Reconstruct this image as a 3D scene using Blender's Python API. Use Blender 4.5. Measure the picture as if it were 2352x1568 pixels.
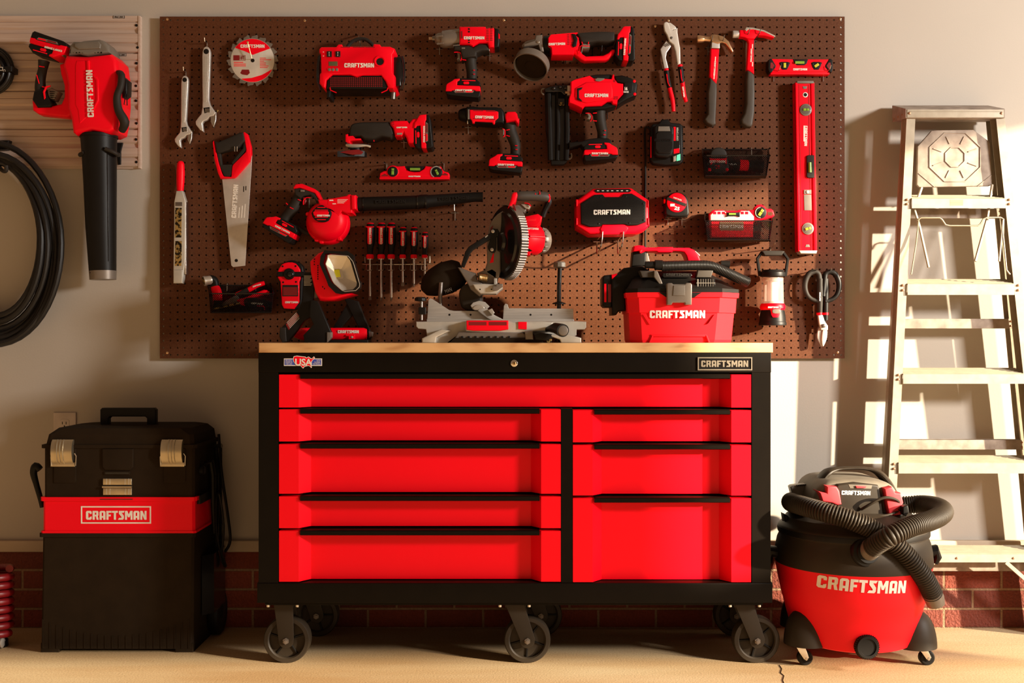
import bpy, math, random
from mathutils import Vector, Matrix
for o in list(bpy.data.objects): bpy.data.objects.remove(o)
C = bpy.context.scene.collection
sc = bpy.context.scene
F = 2572.0; CZ = 1.02; CD = 4.0          # focal length in pixels, camera height, camera distance from the wall
# ---- camera, exposure, world, sun, lamp ----
cam = bpy.data.objects.new('camera', bpy.data.cameras.new('camera')); C.objects.link(cam)
cam.location = (0, -CD, CZ); cam.rotation_euler = (math.pi/2, 0, 0)
cam.data.sensor_width = 36; cam.data.lens = F/2352*36; cam.data.clip_start = 0.05
sc.camera = cam
sc.view_settings.view_transform = 'Standard'; sc.view_settings.look = 'None'
sc.view_settings.exposure = 0.0; sc.view_settings.gamma = 1; sc.view_settings.use_curve_mapping = False
w = bpy.data.worlds.new('world'); sc.world = w; w.use_nodes = True
bg = w.node_tree.nodes['Background']
bg.inputs[0].default_value = (1.0, 0.60, 0.34, 1); bg.inputs[1].default_value = 0.235
def light(name, kind, loc, direction, energy, color, **k):
    l = bpy.data.lights.new(name, kind); l.energy = energy; l.color = color
    for a, b in k.items(): setattr(l, a, b)
    o = bpy.data.objects.new(name, l); C.objects.link(o); o.location = loc
    o.rotation_euler = Vector(direction).to_track_quat('-Z', 'Y').to_euler()
    return o
light('sun', 'SUN', (6, -3, 4), (-2.0, 1, -0.46), 22.0, (1, 0.85, 0.62), angle=math.radians(1.0))
lp = Vector((4.1, -2.7, 2.15))
light('softbox', 'AREA', lp, Vector((-0.3, -0.2, 1.0)) - lp, 260, (1, 0.94, 0.87), shape='RECTANGLE', size=0.5, size_y=0.5)
# ---- materials ----
MATS = {}
def mat(name, col, rough=0.5, metal=0.0, spec=0.5, noise=0, nscale=20, col2=None, bump=0, bscale=200, trans=0, coat=0, stretch=None, emit=0, alpha=1):
    m = bpy.data.materials.new(name); m.use_nodes = True; nt = m.node_tree; b = nt.nodes['Principled BSDF']
    I = b.inputs
    I['Base Color'].default_value = (*col, 1); I['Roughness'].default_value = rough; I['Metallic'].default_value = metal
    I['Specular IOR Level'].default_value = spec; I['Coat Weight'].default_value = coat
    I['Transmission Weight'].default_value = trans; I['Alpha'].default_value = alpha
    if emit: I['Emission Color'].default_value = (*col, 1); I['Emission Strength'].default_value = emit
    tc = nt.nodes.new('ShaderNodeTexCoord'); mp = nt.nodes.new('ShaderNodeMapping')
    nt.links.new(tc.outputs['Object'], mp.inputs[0])
    if stretch: mp.inputs['Scale'].default_value = stretch
    if col2 is None: col2 = tuple(min(1, c*0.86) for c in col); noise = noise or 0.6
    n = nt.nodes.new('ShaderNodeTexNoise'); n.inputs['Scale'].default_value = nscale; n.inputs['Detail'].default_value = 5
    nt.links.new(mp.outputs[0], n.inputs['Vector'])
    r = nt.nodes.new('ShaderNodeValToRGB'); r.color_ramp.elements[0].position = 0.5-0.5*max(.12, 1-noise)/1.6; r.color_ramp.elements[1].position = 0.5+0.5*max(.12, 1-noise)/1.6
    r.color_ramp.elements[0].color = (*col2, 1); r.color_ramp.elements[1].color = (*col, 1)
    nt.links.new(n.outputs[0], r.inputs[0]); nt.links.new(r.outputs[0], I['Base Color'])
    if bump:
        n2 = nt.nodes.new('ShaderNodeTexNoise'); n2.inputs['Scale'].default_value = bscale; n2.inputs['Detail'].default_value = 3
        nt.links.new(mp.outputs[0], n2.inputs['Vector'])
        bp = nt.nodes.new('ShaderNodeBump'); bp.inputs['Strength'].default_value = bump; bp.inputs['Distance'].default_value = 0.002
        nt.links.new(n2.outputs[0], bp.inputs['Height']); nt.links.new(bp.outputs[0], I['Normal'])
    MATS[name] = m
    return m
RC = (0.88, 0.0, 0.012)
mat('red', RC, 0.42, spec=0.18, col2=(0.84, 0.0, 0.010), nscale=6)
mat('red_paint', (0.93, 0.0, 0.010), 0.40, spec=0.20, col2=(0.90, 0.0, 0.008), nscale=3, bump=0.05, bscale=600)
mat('red_vac', (0.92, 0.004, 0.012), 0.55, spec=0.25, nscale=3, col2=(0.88, 0.003, 0.010))
mat('red_dusty', (0.72, 0.03, 0.04), 0.6)
mat('black', (0.008, 0.0065, 0.0055), 0.45, spec=0.18, bump=0.05, bscale=900)
mat('black_gloss', (0.008, 0.007, 0.007), 0.18)
mat('black_paint', (0.0055, 0.0035, 0.002), 0.42, spec=0.10, bump=0.04, bscale=900)
mat('black_matte', (0.020, 0.012, 0.006), 0.75, spec=0.08, bump=0.15, bscale=500)
mat("rubber", (0.023, 0.018, 0.014), 0.6, spec=0.2, bump=0.08, bscale=600)
mat('rubber_warm', (0.05, 0.038, 0.028), 0.55, spec=0.4)
mat('hose_black', (0.012, 0.010, 0.009), 0.38, spec=0.3)
mat('dusty_black', (0.034, 0.023, 0.013), 0.55, spec=0.25, col2=(0.018, 0.012, 0.007), nscale=9)
mat('dusty_grey', (0.20, 0.165, 0.12), 0.7, col2=(0.11, 0.09, 0.065), nscale=14)
mat('grey', (0.16, 0.135, 0.11), 0.45)
mat('grey_light', (0.42, 0.38, 0.33), 0.5)
mat('gunmetal', (0.20, 0.165, 0.135), 0.42, metal=0.35)
mat('bright_steel', (0.74, 0.69, 0.62), 0.33, metal=0.35)
mat('steel', (0.62, 0.58, 0.53), 0.28, metal=1)
mat('steel_satin', (0.66, 0.62, 0.58), 0.42, metal=0.6, spec=0.5)
mat('steel_dark', (0.22, 0.19, 0.17), 0.4, metal=0.9)
mat('chrome', (0.80, 0.77, 0.72), 0.14, metal=1)
mat('alu', (0.62, 0.58, 0.52), 0.38, metal=0.55, stretch=(1, 1, 30), nscale=12)
mat('cast_alu', (0.52, 0.48, 0.41), 0.5, metal=0.3)
mat('ladder_alu', (0.40, 0.345, 0.26), 0.5, metal=0.12, spec=0.4, nscale=30, col2=(0.31, 0.26, 0.19), noise=0.2)
mat('ladder_top', (0.36, 0.29, 0.23), 0.7, nscale=25, col2=(0.18, 0.13, 0.10), noise=0.3)
mat('ladder_tread', (0.30, 0.245, 0.16), 0.6, stretch=(1, 60, 60), nscale=8, col2=(0.20, 0.155, 0.09))
mat('rivet', (0.35, 0.18, 0.10), 0.45, metal=0.6)
mat('gold', (0.75, 0.50, 0.22), 0.3, metal=1)
mat('copper_steel', (0.72, 0.46, 0.26), 0.28, metal=0.9)
mat('nickel', (0.55, 0.47, 0.33), 0.32, metal=0.9)
mat('badge_metal', (0.42, 0.36, 0.28), 0.38, metal=0.75)
mat('white', (0.82, 0.76, 0.68), 0.5)
mat('white_tube', (0.90, 0.88, 0.82), 0.35)
mat('outlet_white', (0.55, 0.47, 0.42), 0.4)
mat('silver', (0.60, 0.54, 0.46), 0.35, metal=0.6)
mat('blue', (0.03, 0.07, 0.42), 0.5)
mat('green_vial', (0.16, 0.30, 0.03), 0.2, col2=(0.24, 0.42, 0.05), nscale=60)
mat('yellow_vial', (0.55, 0.50, 0.04), 0.2)
mat('led_green', (0.10, 0.75, 0.35), 0.4, emit=1.0)
mat('led_chip', (0.85, 0.85, 0.02), 0.5)
mat('lcd', (0.10, 0.09, 0.04), 0.25)
mat('dark_red', (0.20, 0.004, 0.006), 0.4)
mat('brass', (0.50, 0.34, 0.12), 0.4, metal=0.8, nscale=80, col2=(0.02, 0.015, 0.01), noise=0.9)
mat('lens_glass', (0.80, 0.74, 0.66), 0.06, trans=0.0, coat=1)
mat('reflector', (0.72, 0.66, 0.58), 0.22, metal=0.55)
mat('glass_smoke', (0.16, 0.13, 0.11), 0.12, alpha=0.80, coat=0.5)
mat('clear_globe', (0.75, 0.68, 0.60), 0.08, alpha=0.28, coat=1)
mat('tray_plastic', (0.85, 0.72, 0.66), 0.25, alpha=0.6)
mat('slat_wood', (0.54, 0.42, 0.35), 0.6, stretch=(0.6, 8, 14), nscale=7, col2=(0.44, 0.31, 0.24), noise=0.3, bump=0.1, bscale=60)
mat('wall_paint', (0.44, 0.395, 0.345), 0.75, spec=0.25, nscale=3, col2=(0.42, 0.375, 0.325), bump=0.12, bscale=160)
mat('ledge_paint', (0.46, 0.36, 0.26), 0.7, nscale=4)
mat('peg_brown', (0.110, 0.040, 0.017), 0.5, spec=0.15, nscale=260, col2=(0.072, 0.022, 0.009), noise=0.4)
mat('hole_edge', (0.16, 0.07, 0.035), 0.7)
def maple():
    m = bpy.data.materials.new('maple'); m.use_nodes = True; nt = m.node_tree; b = nt.nodes['Principled BSDF']; L = nt.links
    tc = nt.nodes.new('ShaderNodeTexCoord'); mp = nt.nodes.new('ShaderNodeMapping'); mp.inputs['Scale'].default_value = (1.4, 6, 9)
    L.new(tc.outputs['Object'], mp.inputs[0])
    n = nt.nodes.new('ShaderNodeTexNoise'); n.inputs['Scale'].default_value = 2.2; n.inputs['Detail'].default_value = 6; n.inputs['Distortion'].default_value = 1.6
    L.new(mp.outputs[0], n.inputs['Vector'])
    wv = nt.nodes.new('ShaderNodeTexWave'); wv.inputs['Scale'].default_value = 1.6; wv.inputs['Distortion'].default_value = 9; wv.inputs['Detail'].default_value = 3
    L.new(mp.outputs[0], wv.inputs['Vector'])
    mx = nt.nodes.new('ShaderNodeMix'); mx.data_type = 'FLOAT'; mx.inputs[0].default_value = 0.35
    L.new(n.outputs[0], mx.inputs[2]); L.new(wv.outputs[1], mx.inputs[3])
    r = nt.nodes.new('ShaderNodeValToRGB'); e = r.color_ramp.elements
    e[0].position = 0.2; e[0].color = (0.40, 0.19, 0.07, 1); e[1].position = 0.62; e[1].color = (0.66, 0.40, 0.18, 1)
    x = e.new(0.36); x.color = (0.58, 0.33, 0.14, 1)
    L.new(mx.outputs[0], r.inputs[0]); L.new(r.outputs[0], b.inputs['Base Color']); b.inputs['Roughness'].default_value = 0.45
    MATS['maple'] = m
maple()
def concrete():
    m = bpy.data.materials.new('concrete'); m.use_nodes = True; nt = m.node_tree; b = nt.nodes['Principled BSDF']; L = nt.links
    tc = nt.nodes.new('ShaderNodeTexCoord')
    def nz(s, d, sc_=(1, 1, 1)):
        mp = nt.nodes.new('ShaderNodeMapping'); mp.inputs['Scale'].default_value = sc_; L.new(tc.outputs['Object'], mp.inputs[0])
        n = nt.nodes.new('ShaderNodeTexNoise'); n.inputs['Scale'].default_value = s; n.inputs['Detail'].default_value = d; L.new(mp.outputs[0], n.inputs['Vector']); return n
    a = nz(1.6, 5, (0.5, 2.2, 1)); c = nz(160, 3)
    r1 = nt.nodes.new('ShaderNodeValToRGB'); e = r1.color_ramp.elements
    e[0].position = 0.34; e[0].color = (0.38, 0.235, 0.11, 1); e[1].position = 0.68; e[1].color = (0.50, 0.385, 0.235, 1)
    r2 = nt.nodes.new('ShaderNodeValToRGB'); e = r2.color_ramp.elements
    e[0].position = 0.3; e[0].color = (0.82, 0.80, 0.76, 1); e[1].position = 0.62; e[1].color = (1, 1, 1, 1)
    mx = nt.nodes.new('ShaderNodeMix'); mx.data_type = 'RGBA'; mx.blend_type = 'MULTIPLY'; mx.inputs[0].default_value = 1
    L.new(a.outputs[0], r1.inputs[0]); L.new(c.outputs[0], r2.inputs[0]); L.new(r1.outputs[0], mx.inputs[6]); L.new(r2.outputs[0], mx.inputs[7])
    L.new(mx.outputs[2], b.inputs['Base Color']); b.inputs['Roughness'].default_value = 0.75; b.inputs['Specular IOR Level'].default_value = 0.25
    bp = nt.nodes.new('ShaderNodeBump'); bp.inputs['Strength'].default_value = 0.25; bp.inputs['Distance'].default_value = 0.002
    L.new(c.outputs[0], bp.inputs['Height']); L.new(bp.outputs[0], b.inputs['Normal'])
    MATS['concrete'] = m
concrete()
def brick():
    m = bpy.data.materials.new('brick'); m.use_nodes = True; nt = m.node_tree; b = nt.nodes['Principled BSDF']; L = nt.links
    tc = nt.nodes.new('ShaderNodeTexCoord'); mp = nt.nodes.new('ShaderNodeMapping'); mp.inputs['Rotation'].default_value = (-math.pi/2, 0, 0)
    L.new(tc.outputs['Object'], mp.inputs[0])
    br = nt.nodes.new('ShaderNodeTexBrick'); L.new(mp.outputs[0], br.inputs['Vector'])
    I = br.inputs; I['Scale'].default_value = 1; I['Brick Width'].default_value = 0.205; I['Row Height'].default_value = 0.069; I['Mortar Size'].default_value = 0.005
    I['Mortar Smooth'].default_value = 0.3
    I['Color1'].default_value = (0.23, 0.035, 0.012, 1); I['Color2'].default_value = (0.15, 0.028, 0.014, 1); I['Mortar'].default_value = (0.30, 0.17, 0.09, 1)
    n = nt.nodes.new('ShaderNodeTexNoise'); n.inputs['Scale'].default_value = 120; n.inputs['Detail'].default_value = 4; L.new(tc.outputs['Object'], n.inputs['Vector'])
    mx = nt.nodes.new('ShaderNodeMix'); mx.data_type = 'RGBA'; mx.blend_type = 'MULTIPLY'; mx.inputs[0].default_value = 0.5
    L.new(br.outputs[0], mx.inputs[6]); L.new(n.outputs[0], mx.inputs[7]); L.new(mx.outputs[2], b.inputs['Base Color'])
    sb = nt.nodes.new('ShaderNodeMath'); sb.operation = 'MULTIPLY_ADD'; sb.inputs[1].default_value = -1.0
    L.new(br.outputs['Fac'], sb.inputs[0]); L.new(n.outputs[0], sb.inputs[2])
    bp = nt.nodes.new('ShaderNodeBump'); bp.inputs['Strength'].default_value = 0.9; bp.inputs['Distance'].default_value = 0.006
    L.new(sb.outputs[0], bp.inputs['Height']); L.new(bp.outputs[0], b.inputs['Normal']); b.inputs['Roughness'].default_value = 0.85
    MATS['brick'] = m
brick()
# ---- geometry helpers: x right, depth d towards the camera (y = -d), z up ----
def wx(px, d): return (px-1176)*(CD-d)/F
def wz(py, d): return CZ-(py-784)*(CD-d)/F
def smooth(pts, k=4, closed=True):
    n = len(pts); out = []
    rng = range(n) if closed else range(n-1)
    for i in rng:
        g = (lambda j: Vector(pts[j % n])) if closed else (lambda j: Vector(pts[max(0, min(n-1, j))]))
        a, b, c, e = g(i-1), g(i), g(i+1), g(i+2)
        for s in range(k):
            t = s/k
            out.append(tuple(0.5*((2*b)+(c-a)*t+(2*a-5*b+4*c-e)*t*t+(3*b-a-3*c+e)*t**3)))
    if not closed: out.append(tuple(pts[-1]))
    return out
def area2(p): return sum(p[i][0]*p[(i+1) % len(p)][1]-p[(i+1) % len(p)][0]*p[i][1] for i in range(len(p)))
def inset(p, r):
    n = len(p); out = []
    for i in range(n):
        a, b, c = Vector(p[i-1]), Vector(p[i]), Vector(p[(i+1) % n])
        u = (b-a); v = (c-b)
        if u.length < 1e-9 or v.length < 1e-9: out.append(tuple(b)); continue
        u.normalize(); v.normalize()
        n1 = Vector((-u.y, u.x)); n2 = Vector((-v.y, v.x)); s = n1+n2
        if s.length < 1e-6: s = n1.copy()
        s.normalize(); k = 1/max(0.45, s.dot(n1))
        out.append(tuple(b+s*r*k))
    return out
def crosses(p):
    n = len(p)
    for i in range(n):
        a, b = p[i], p[(i+1) % n]
        for j in range(i+2, n):
            if i == 0 and j == n-1: continue
            c, d = p[j], p[(j+1) % n]
            if max(a[0], b[0]) < min(c[0], d[0]) or max(c[0], d[0]) < min(a[0], b[0]) or max(a[1], b[1]) < min(c[1], d[1]) or max(c[1], d[1]) < min(a[1], b[1]): continue
            o = lambda u, v, w: (v[0]-u[0])*(w[1]-u[1])-(v[1]-u[1])*(w[0]-u[0])
            if o(a, b, c)*o(a, b, d) < 0 and o(c, d, a)*o(c, d, b) < 0: return True
    return False
def flips(p, q):
    n = len(p)
    return any((p[(i+1) % n][0]-p[i][0])*(q[(i+1) % n][0]-q[i][0])+(p[(i+1) % n][1]-p[i][1])*(q[(i+1) % n][1]-q[i][1]) < 0 for i in range(n))
class M:
    def __init__(s, d=0.06): s.v = []; s.f = []; s.d = d; s.fm = None
    def add(s, vs, fs):
        o = len(s.v); s.v += [Vector(v) for v in vs]; s.f += [[i+o for i in f] for f in fs]; return s
    def P(s, pts): return [(wx(a, s.d), wz(b, s.d)) for a, b in pts]
    # outline in world (x, z), extruded from depth d0 (back) to d1 (front), edges rounded by r
    def wslab(s, p, d0, d1, r=0, rb=None, taper=0):
        p = [q for i, q in enumerate(p) if (Vector(q)-Vector(p[i-1])).length > 1e-6]
        if area2(p) < 0: p = p[::-1]
        rb = r*0.5 if rb is None else rb; L = []
        if rb: L += [(rb, d0), (rb*0.3, d0+rb*0.3), (0, d0+rb)]
        else: L += [(0, d0)]
        if r: L += [(taper, d1-r), (taper+r*0.08, d1-r*0.62), (taper+r*0.3, d1-r*0.3), (taper+r*0.62, d1-r*0.08), (taper+r, d1)]
        else: L += [(taper, d1)]
        vs = []; n = len(p); mx = max(a for a, b in L); k_ = 1.0
        while mx > 0 and k_ > .02:
            q = inset(p, mx*k_)
            if not flips(p, q) and not crosses(q): break
            k_ *= .72
        for ins, dd in L:
            q = inset(p, ins*k_) if ins else p
            vs += [(x, -dd, z) for x, z in q]
        fs = []
        for k in range(len(L)-1):
            for i in range(n):
                j = (i+1) % n; fs.append([k*n+i, k*n+j, (k+1)*n+j, (k+1)*n+i])
        fs.append(list(range(n))[::-1]); fs.append([(len(L)-1)*n+i for i in range(n)])
        return s.add(vs, fs)
    def slab(s, pts, d0, d1, r=0.002, rb=None, taper=0): return s.wslab(s.P(pts), d0, d1, r, rb, taper)
    def rect(s, x0, y0, x1, y1, d0, d1, r=0.001): return s.slab([(x0, y0), (x1, y0), (x1, y1), (x0, y1)], d0, d1, r)
    def ring(s, outer, inner, d0, d1):        # flat ring between two px outlines of equal length
        o = s.P(outer); i_ = s.P(inner); n = len(o)
        if area2(o) < 0: o = o[::-1]; i_ = i_[::-1]
        vs = [(x, -d0, z) for x, z in o]+[(x, -d1, z) for x, z in o]+[(x, -d1, z) for x, z in i_]+[(x, -d0, z) for x, z in i_]
        fs = []
        for k in range(4):
            for a in range(n):
                b = (a+1) % n; k2 = (k+1) % 4; fs.append([k*n+a, k*n+b, k2*n+b, k2*n+a])
        return s.add(vs, fs)
    def box(s, x0, x1, d0, d1, z0, z1, r=0): return s.wslab([(x0, z0), (x1, z0), (x1, z1), (x0, z1)], d0, d1, r)
    def zprism(s, plan, z0, z1, scale1=None):   # plan: (x, d) outline extruded in z ; or two plans
        top = scale1 or plan; n = len(plan)
        a = sum(plan[i][0]*plan[(i+1) % n][1]-plan[(i+1) % n][0]*plan[i][1] for i in range(n))
        if a > 0: plan = plan[::-1]; top = top[::-1]
        vs = [(x, -d, z0) for x, d in plan]+[(x, -d, z1) for x, d in top]
        fs = [[i, (i+1) % n, n+(i+1) % n, n+i] for i in range(n)]+[list(range(n))[::-1], list(range(n, 2*n))]
        return s.add(vs, fs)
    def xprism(s, prof, x0, x1):                # prof: (d, z) outline extruded along x
        n = len(prof)
        a = sum(-prof[i][0]*prof[(i+1) % n][1]+prof[(i+1) % n][0]*prof[i][1] for i in range(n))
        if a < 0: prof = prof[::-1]
        vs = [(x0, -d, z) for d, z in prof]+[(x1, -d, z) for d, z in prof]
        fs = [[i, (i+1) % n, n+(i+1) % n, n+i] for i in range(n)]+[list(range(n))[::-1], list(range(n, 2*n))]
        return s.add(vs, fs)
    def wtube(s, pts, r, n=12, closed=False, sy=1.0, caps=True):   # pts world xyz
        P = [Vector(p) for p in pts]; k = len(P)
        R = r if isinstance(r, (list, tuple)) else [r]*k
        T = []
        for i in range(k):
            if closed: t = P[(i+1) % k]-P[i-1]
            else: t = P[min(k-1, i+1)]-P[max(0, i-1)]
            T.append(t.normalized() if t.length > 1e-9 else Vector((0, 0, 1)))
        up = Vector((0, 1, 0)) if abs(T[0].y) < 0.9 else Vector((1, 0, 0))
        nrm = (up-T[0]*up.dot(T[0])).normalized(); vs = []
        for i in range(k):
            nrm = nrm-T[i]*nrm.dot(T[i])
            nrm = nrm.normalized() if nrm.length > 1e-6 else Vector((1, 0, 0))
            bi = T[i].cross(nrm)
            for j in range(n):
                a = 2*math.pi*(j+0.5)/n
                vs.append(P[i]+(nrm*math.cos(a)*sy+bi*math.sin(a))*R[i])
        fs = []
        for i in range(k if closed else k-1):
            i2 = (i+1) % k
            for j in range(n):
                j2 = (j+1) % n; fs.append([i*n+j, i*n+j2, i2*n+j2, i2*n+j])
        if caps and not closed:
            fs.append([j for j in range(n)][::-1]); fs.append([(k-1)*n+j for j in range(n)])
        return s.add(vs, fs)
    def W(s, p):                                # px point (x, y[, depth]) to world
        d = p[2] if len(p) > 2 else s.d
        return Vector((wx(p[0], d), -d, wz(p[1], d)))
    def tube(s, pts, r, n=12, k=0, sy=1.0, closed=False):  # px points, radius in px
        Rr = list(r) if isinstance(r, (list, tuple)) else [r]*len(pts)
        pp = [tuple(p) if len(p) > 2 else (p[0], p[1], s.d) for p in pts]
        if k:
            full = smooth([(*p, q) if False else p for p in pp], k, closed)
            n0 = len(pp); rr = []
            for i in range(len(full)):
                t = i/k; a = int(t); b = a+1
                ra = Rr[a % n0]; rb_ = Rr[b % n0] if (closed or b < n0) else Rr[-1]
                rr.append(ra+(rb_-ra)*(t-a))
            pp = full; Rr = rr
        return s.wtube([s.W(p) for p in pp], [q*(CD-p[2])/F for q, p in zip(Rr, pp)], n, closed, sy)
    def lathe(s, prof, c, axis, n=32, roll=None):   # prof: (radius, h) in metres; h along axis from centre c
        ax = Vector(axis).normalized(); up = Vector((0, 0, 1)) if abs(ax.z) < 0.9 else Vector((1, 0, 0))
        u = (up-ax*up.dot(ax)).normalized(); v = ax.cross(u); c = Vector(c); vs = []; k = len(prof)
        for r, h in prof:
            for j in range(n):
                a = 2*math.pi*j/n; vs.append(c+ax*h+(u*math.cos(a)+v*math.sin(a))*max(r, 1e-5))
        fs = []
        for i in range(k-1):
            for j in range(n):
                j2 = (j+1) % n; fs.append([i*n+j, i*n+j2, (i+1)*n+j2, (i+1)*n+j])
        fs.append(list(range(n))[::-1]); fs.append([(k-1)*n+j for j in range(n)])
        return s.add(vs, fs)
    def disc(s, px, py, rpx, d0, d1, b=0.001, n=28):   # disc facing the camera
        r = rpx*(CD-s.d)/F; c = (wx(px, s.d), -d0, wz(py, s.d)); h = d1-d0; b = min(b, r*0.4, h*0.5)
        return s.lathe([(r, 0), (r, h-b), (r-b*0.4, h-b*0.3), (r-b, h)], c, (0, -1, 0), n)
    def ball(s, px, py, rpx, d=None, sy=1):
        d = s.d if d is None else d; r = rpx*(CD-d)/F
        return s.lathe([(r*math.sin(math.pi*i/8), -r*sy*math.cos(math.pi*i/8)) for i in range(9)], (wx(px, d), -d, wz(py, d)), (0, -1, 0), 14)
    def screw(s, px, py, rpx, d): return s.lathe([(rpx*(CD-d)/F, -0.001), (rpx*(CD-d)/F, 0.0006), (rpx*(CD-d)/F*0.6, 0.0016)], (wx(px, d), -d, wz(py, d)), (0, -1, 0), 12)
def link(name, m, material, parent=None, ang=35, loc=None):
    me = bpy.data.meshes.new(name)
    off = loc if loc is not None else (Vector(parent['_o']) if parent is not None and '_o' in parent.keys() else Vector((0, 0, 0)))
    me.from_pydata([tuple(v-off) for v in m.v], [], m.f); me.validate(); me.update()
    for p in me.polygons: p.use_smooth = True
    me.set_sharp_from_angle(angle=math.radians(ang))
    me.materials.append(MATS[material])
    o = bpy.data.objects.new(name, me); C.objects.link(o)
    if parent is not None: o.parent = parent; o['_o'] = parent['_o']
    elif loc is not None: o.location = loc; o['_o'] = tuple(loc)
    return o
def tag(o, label=None, cat=None, group=None, kind=None):
    if label: o['label'] = label
    if cat: o['category'] = cat
    if group: o['group'] = group
    if kind: o['kind'] = kind
    return o
class Thing:
    def __init__(s, name, label, cat, px, py, d=0.06, group=None, bd=None):
        s.d = d; s.o = bpy.data.objects.new(name, None); C.objects.link(s.o)
        bd = d if bd is None else bd
        s.o.location = (wx(px, d), -bd, wz(py, d)); s.o['_o'] = tuple(s.o.location); s.o.empty_display_size = 0.02
        tag(s.o, label, cat, group)
    def m(s, d=None): return M(s.d if d is None else d)
    def part(s, name, m, material, parent=None, label=None, ang=35):
        o = link(name, m, material, parent or s.o, ang)
        if label: o['label'] = label
        return o
    def slab(s, name, material, pts, d0, d1, r=0.002, parent=None, label=None, sm=0, **k):
        if sm: pts = smooth(pts, sm)
        return s.part(name, s.m().slab(pts, d0, d1, r, **k), material, parent, label)
    def tube(s, name, material, pts, r, n=14, k=4, sy=1.0, parent=None, label=None, closed=False):
        return s.part(name, s.m().tube(pts, r, n, k, sy, closed), material, parent, label)
    def disc(s, name, material, px, py, r, d0, d1, b=0.001, parent=None, n=28, label=None):
        return s.part(name, s.m().disc(px, py, r, d0, d1, b, n), material, parent, label)
    def rect(s, name, material, x0, y0, x1, y1, d0, d1, r=0.001, parent=None, label=None):
        return s.part(name, s.m().rect(x0, y0, x1, y1, d0, d1, r), material, parent, label)
def single(name, m, material, label=None, cat=None, group=None, kind=None, ang=35, base=None):
    lo = Vector((min(v.x for v in m.v), min(v.y for v in m.v), min(v.z for v in m.v))); hi = Vector((max(v.x for v in m.v), max(v.y for v in m.v), max(v.z for v in m.v)))
    c = Vector(((lo.x+hi.x)/2, (lo.y+hi.y)/2, lo.z)) if kind != 'structure' else Vector((0, 0, 0))
    o = link(name, m, material, None, ang, c)
    return tag(o, label, cat, group, kind)
# ---- block lettering ----
GL = {
 'C': (0.64, [[(.12, 1), (.52, 1), (.64, .9), (.64, .66), (.42, .66), (.42, .78), (.26, .78), (.26, .22), (.42, .22), (.42, .3), (.64, .38), (.64, .1), (.54, 0), (.12, 0), (0, .12), (0, .88)]]),
 'R': (0.68, [[(0, 0), (.24, 0), (.24, 1), (0, 1)], [(.24, .8), (.66, .8), (.66, .9), (.56, 1), (.24, 1)], [(.24, .38), (.42, .38), (.42, .56), (.24, .56)], [(.42, .8), (.42, .56), (.42, .38), (.38, .36), (.46, 0), (.70, 0), (.58, .42), (.66, .5), (.66, .8)]]),
 'A': (0.66, [[(0, 0), (.24, 0), (.24, .8), (0, .8)], [(.42, 0), (.66, 0), (.66, .8), (.42, .8)], [(0, .8), (.66, .8), (.66, .88), (.54, 1), (.12, 1), (0, .88)], [(.24, .22), (.42, .22), (.42, .42), (.24, .42)]]),
 'F': (0.56, [[(0, 0), (.24, 0), (.24, 1), (0, 1)], [(.24, .79), (.58, .79), (.58, 1), (.24, 1)], [(.24, .38), (.5, .38), (.5, .58), (.24, .58)]]),
 'T': (0.58, [[(-.04, .79), (.62, .79), (.62, 1), (-.04, 1)], [(.18, 0), (.42, 0), (.42, .79), (.18, .79)]]),
 'S': (0.64, [[(.06, 1), (.70, 1), (.60, .79), (.36, .79), (.62, .44), (.62, .14), (.52, 0), (-.04, 0), (.08, .21), (.36, .21), (.36, .32), (.06, .68)]]),
 'M': (0.86, [[(0, 0), (.22, 0), (.22, .6), (.34, .28), (.52, .28), (.64, .6), (.64, 0), (.86, 0), (.86, 1), (.60, 1), (.43, .58), (.26, 1), (0, 1)]]),
 'N': (0.70, [[(0, 0), (.22, 0), (.22, .55), (.46, 0), (.70, 0), (.70, 1), (.48, 1), (.48, .45), (.24, 1), (0, 1)]])}
def word_polys(word, gap=0.11):
    x = 0; out = []
    for ch in word:
        w_, ps = GL[ch]
        for p in ps: out.append([(a+x, b) for a, b in p])
        x += w_+gap
    return out, x-gap
def logo(t, cx, cy, width, d, ang=0, material='white', parent=None, hs=1.0, d2=None, th=0.0006, wrap=None, name='lettering', skew=0):
    ps, w_ = word_polys('CRAFTSMAN'); s = width/w_; m = t.m() if t else M(d)
    if t is None: m.d = d
    m.d = d; ca, sa = math.cos(math.radians(ang)), math.sin(math.radians(ang))
    for p in ps:
        q = []
        for a, b in p:
            u = (a-w_/2)*s; v = -(b-0.5)*s*hs; v += skew*u
            q.append((cx+u*ca-v*sa, cy+u*sa+v*ca))
        if wrap:
            o = len(m.v); wp = m.P(q)
            if area2(wp) < 0: wp = wp[::-1]
            n = len(wp); vs = [wrap(x, z, 0) for x, z in wp]+[wrap(x, z, th) for x, z in wp]
            m.add(vs, [[i, (i+1) % n, n+(i+1) % n, n+i] for i in range(n)]+[list(range(n))[::-1], list(range(n, 2*n))])
        else: m.slab(q, d-0.0002, d+th, 0, rb=0)
    return link(name, m, material, parent or t.o)
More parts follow.
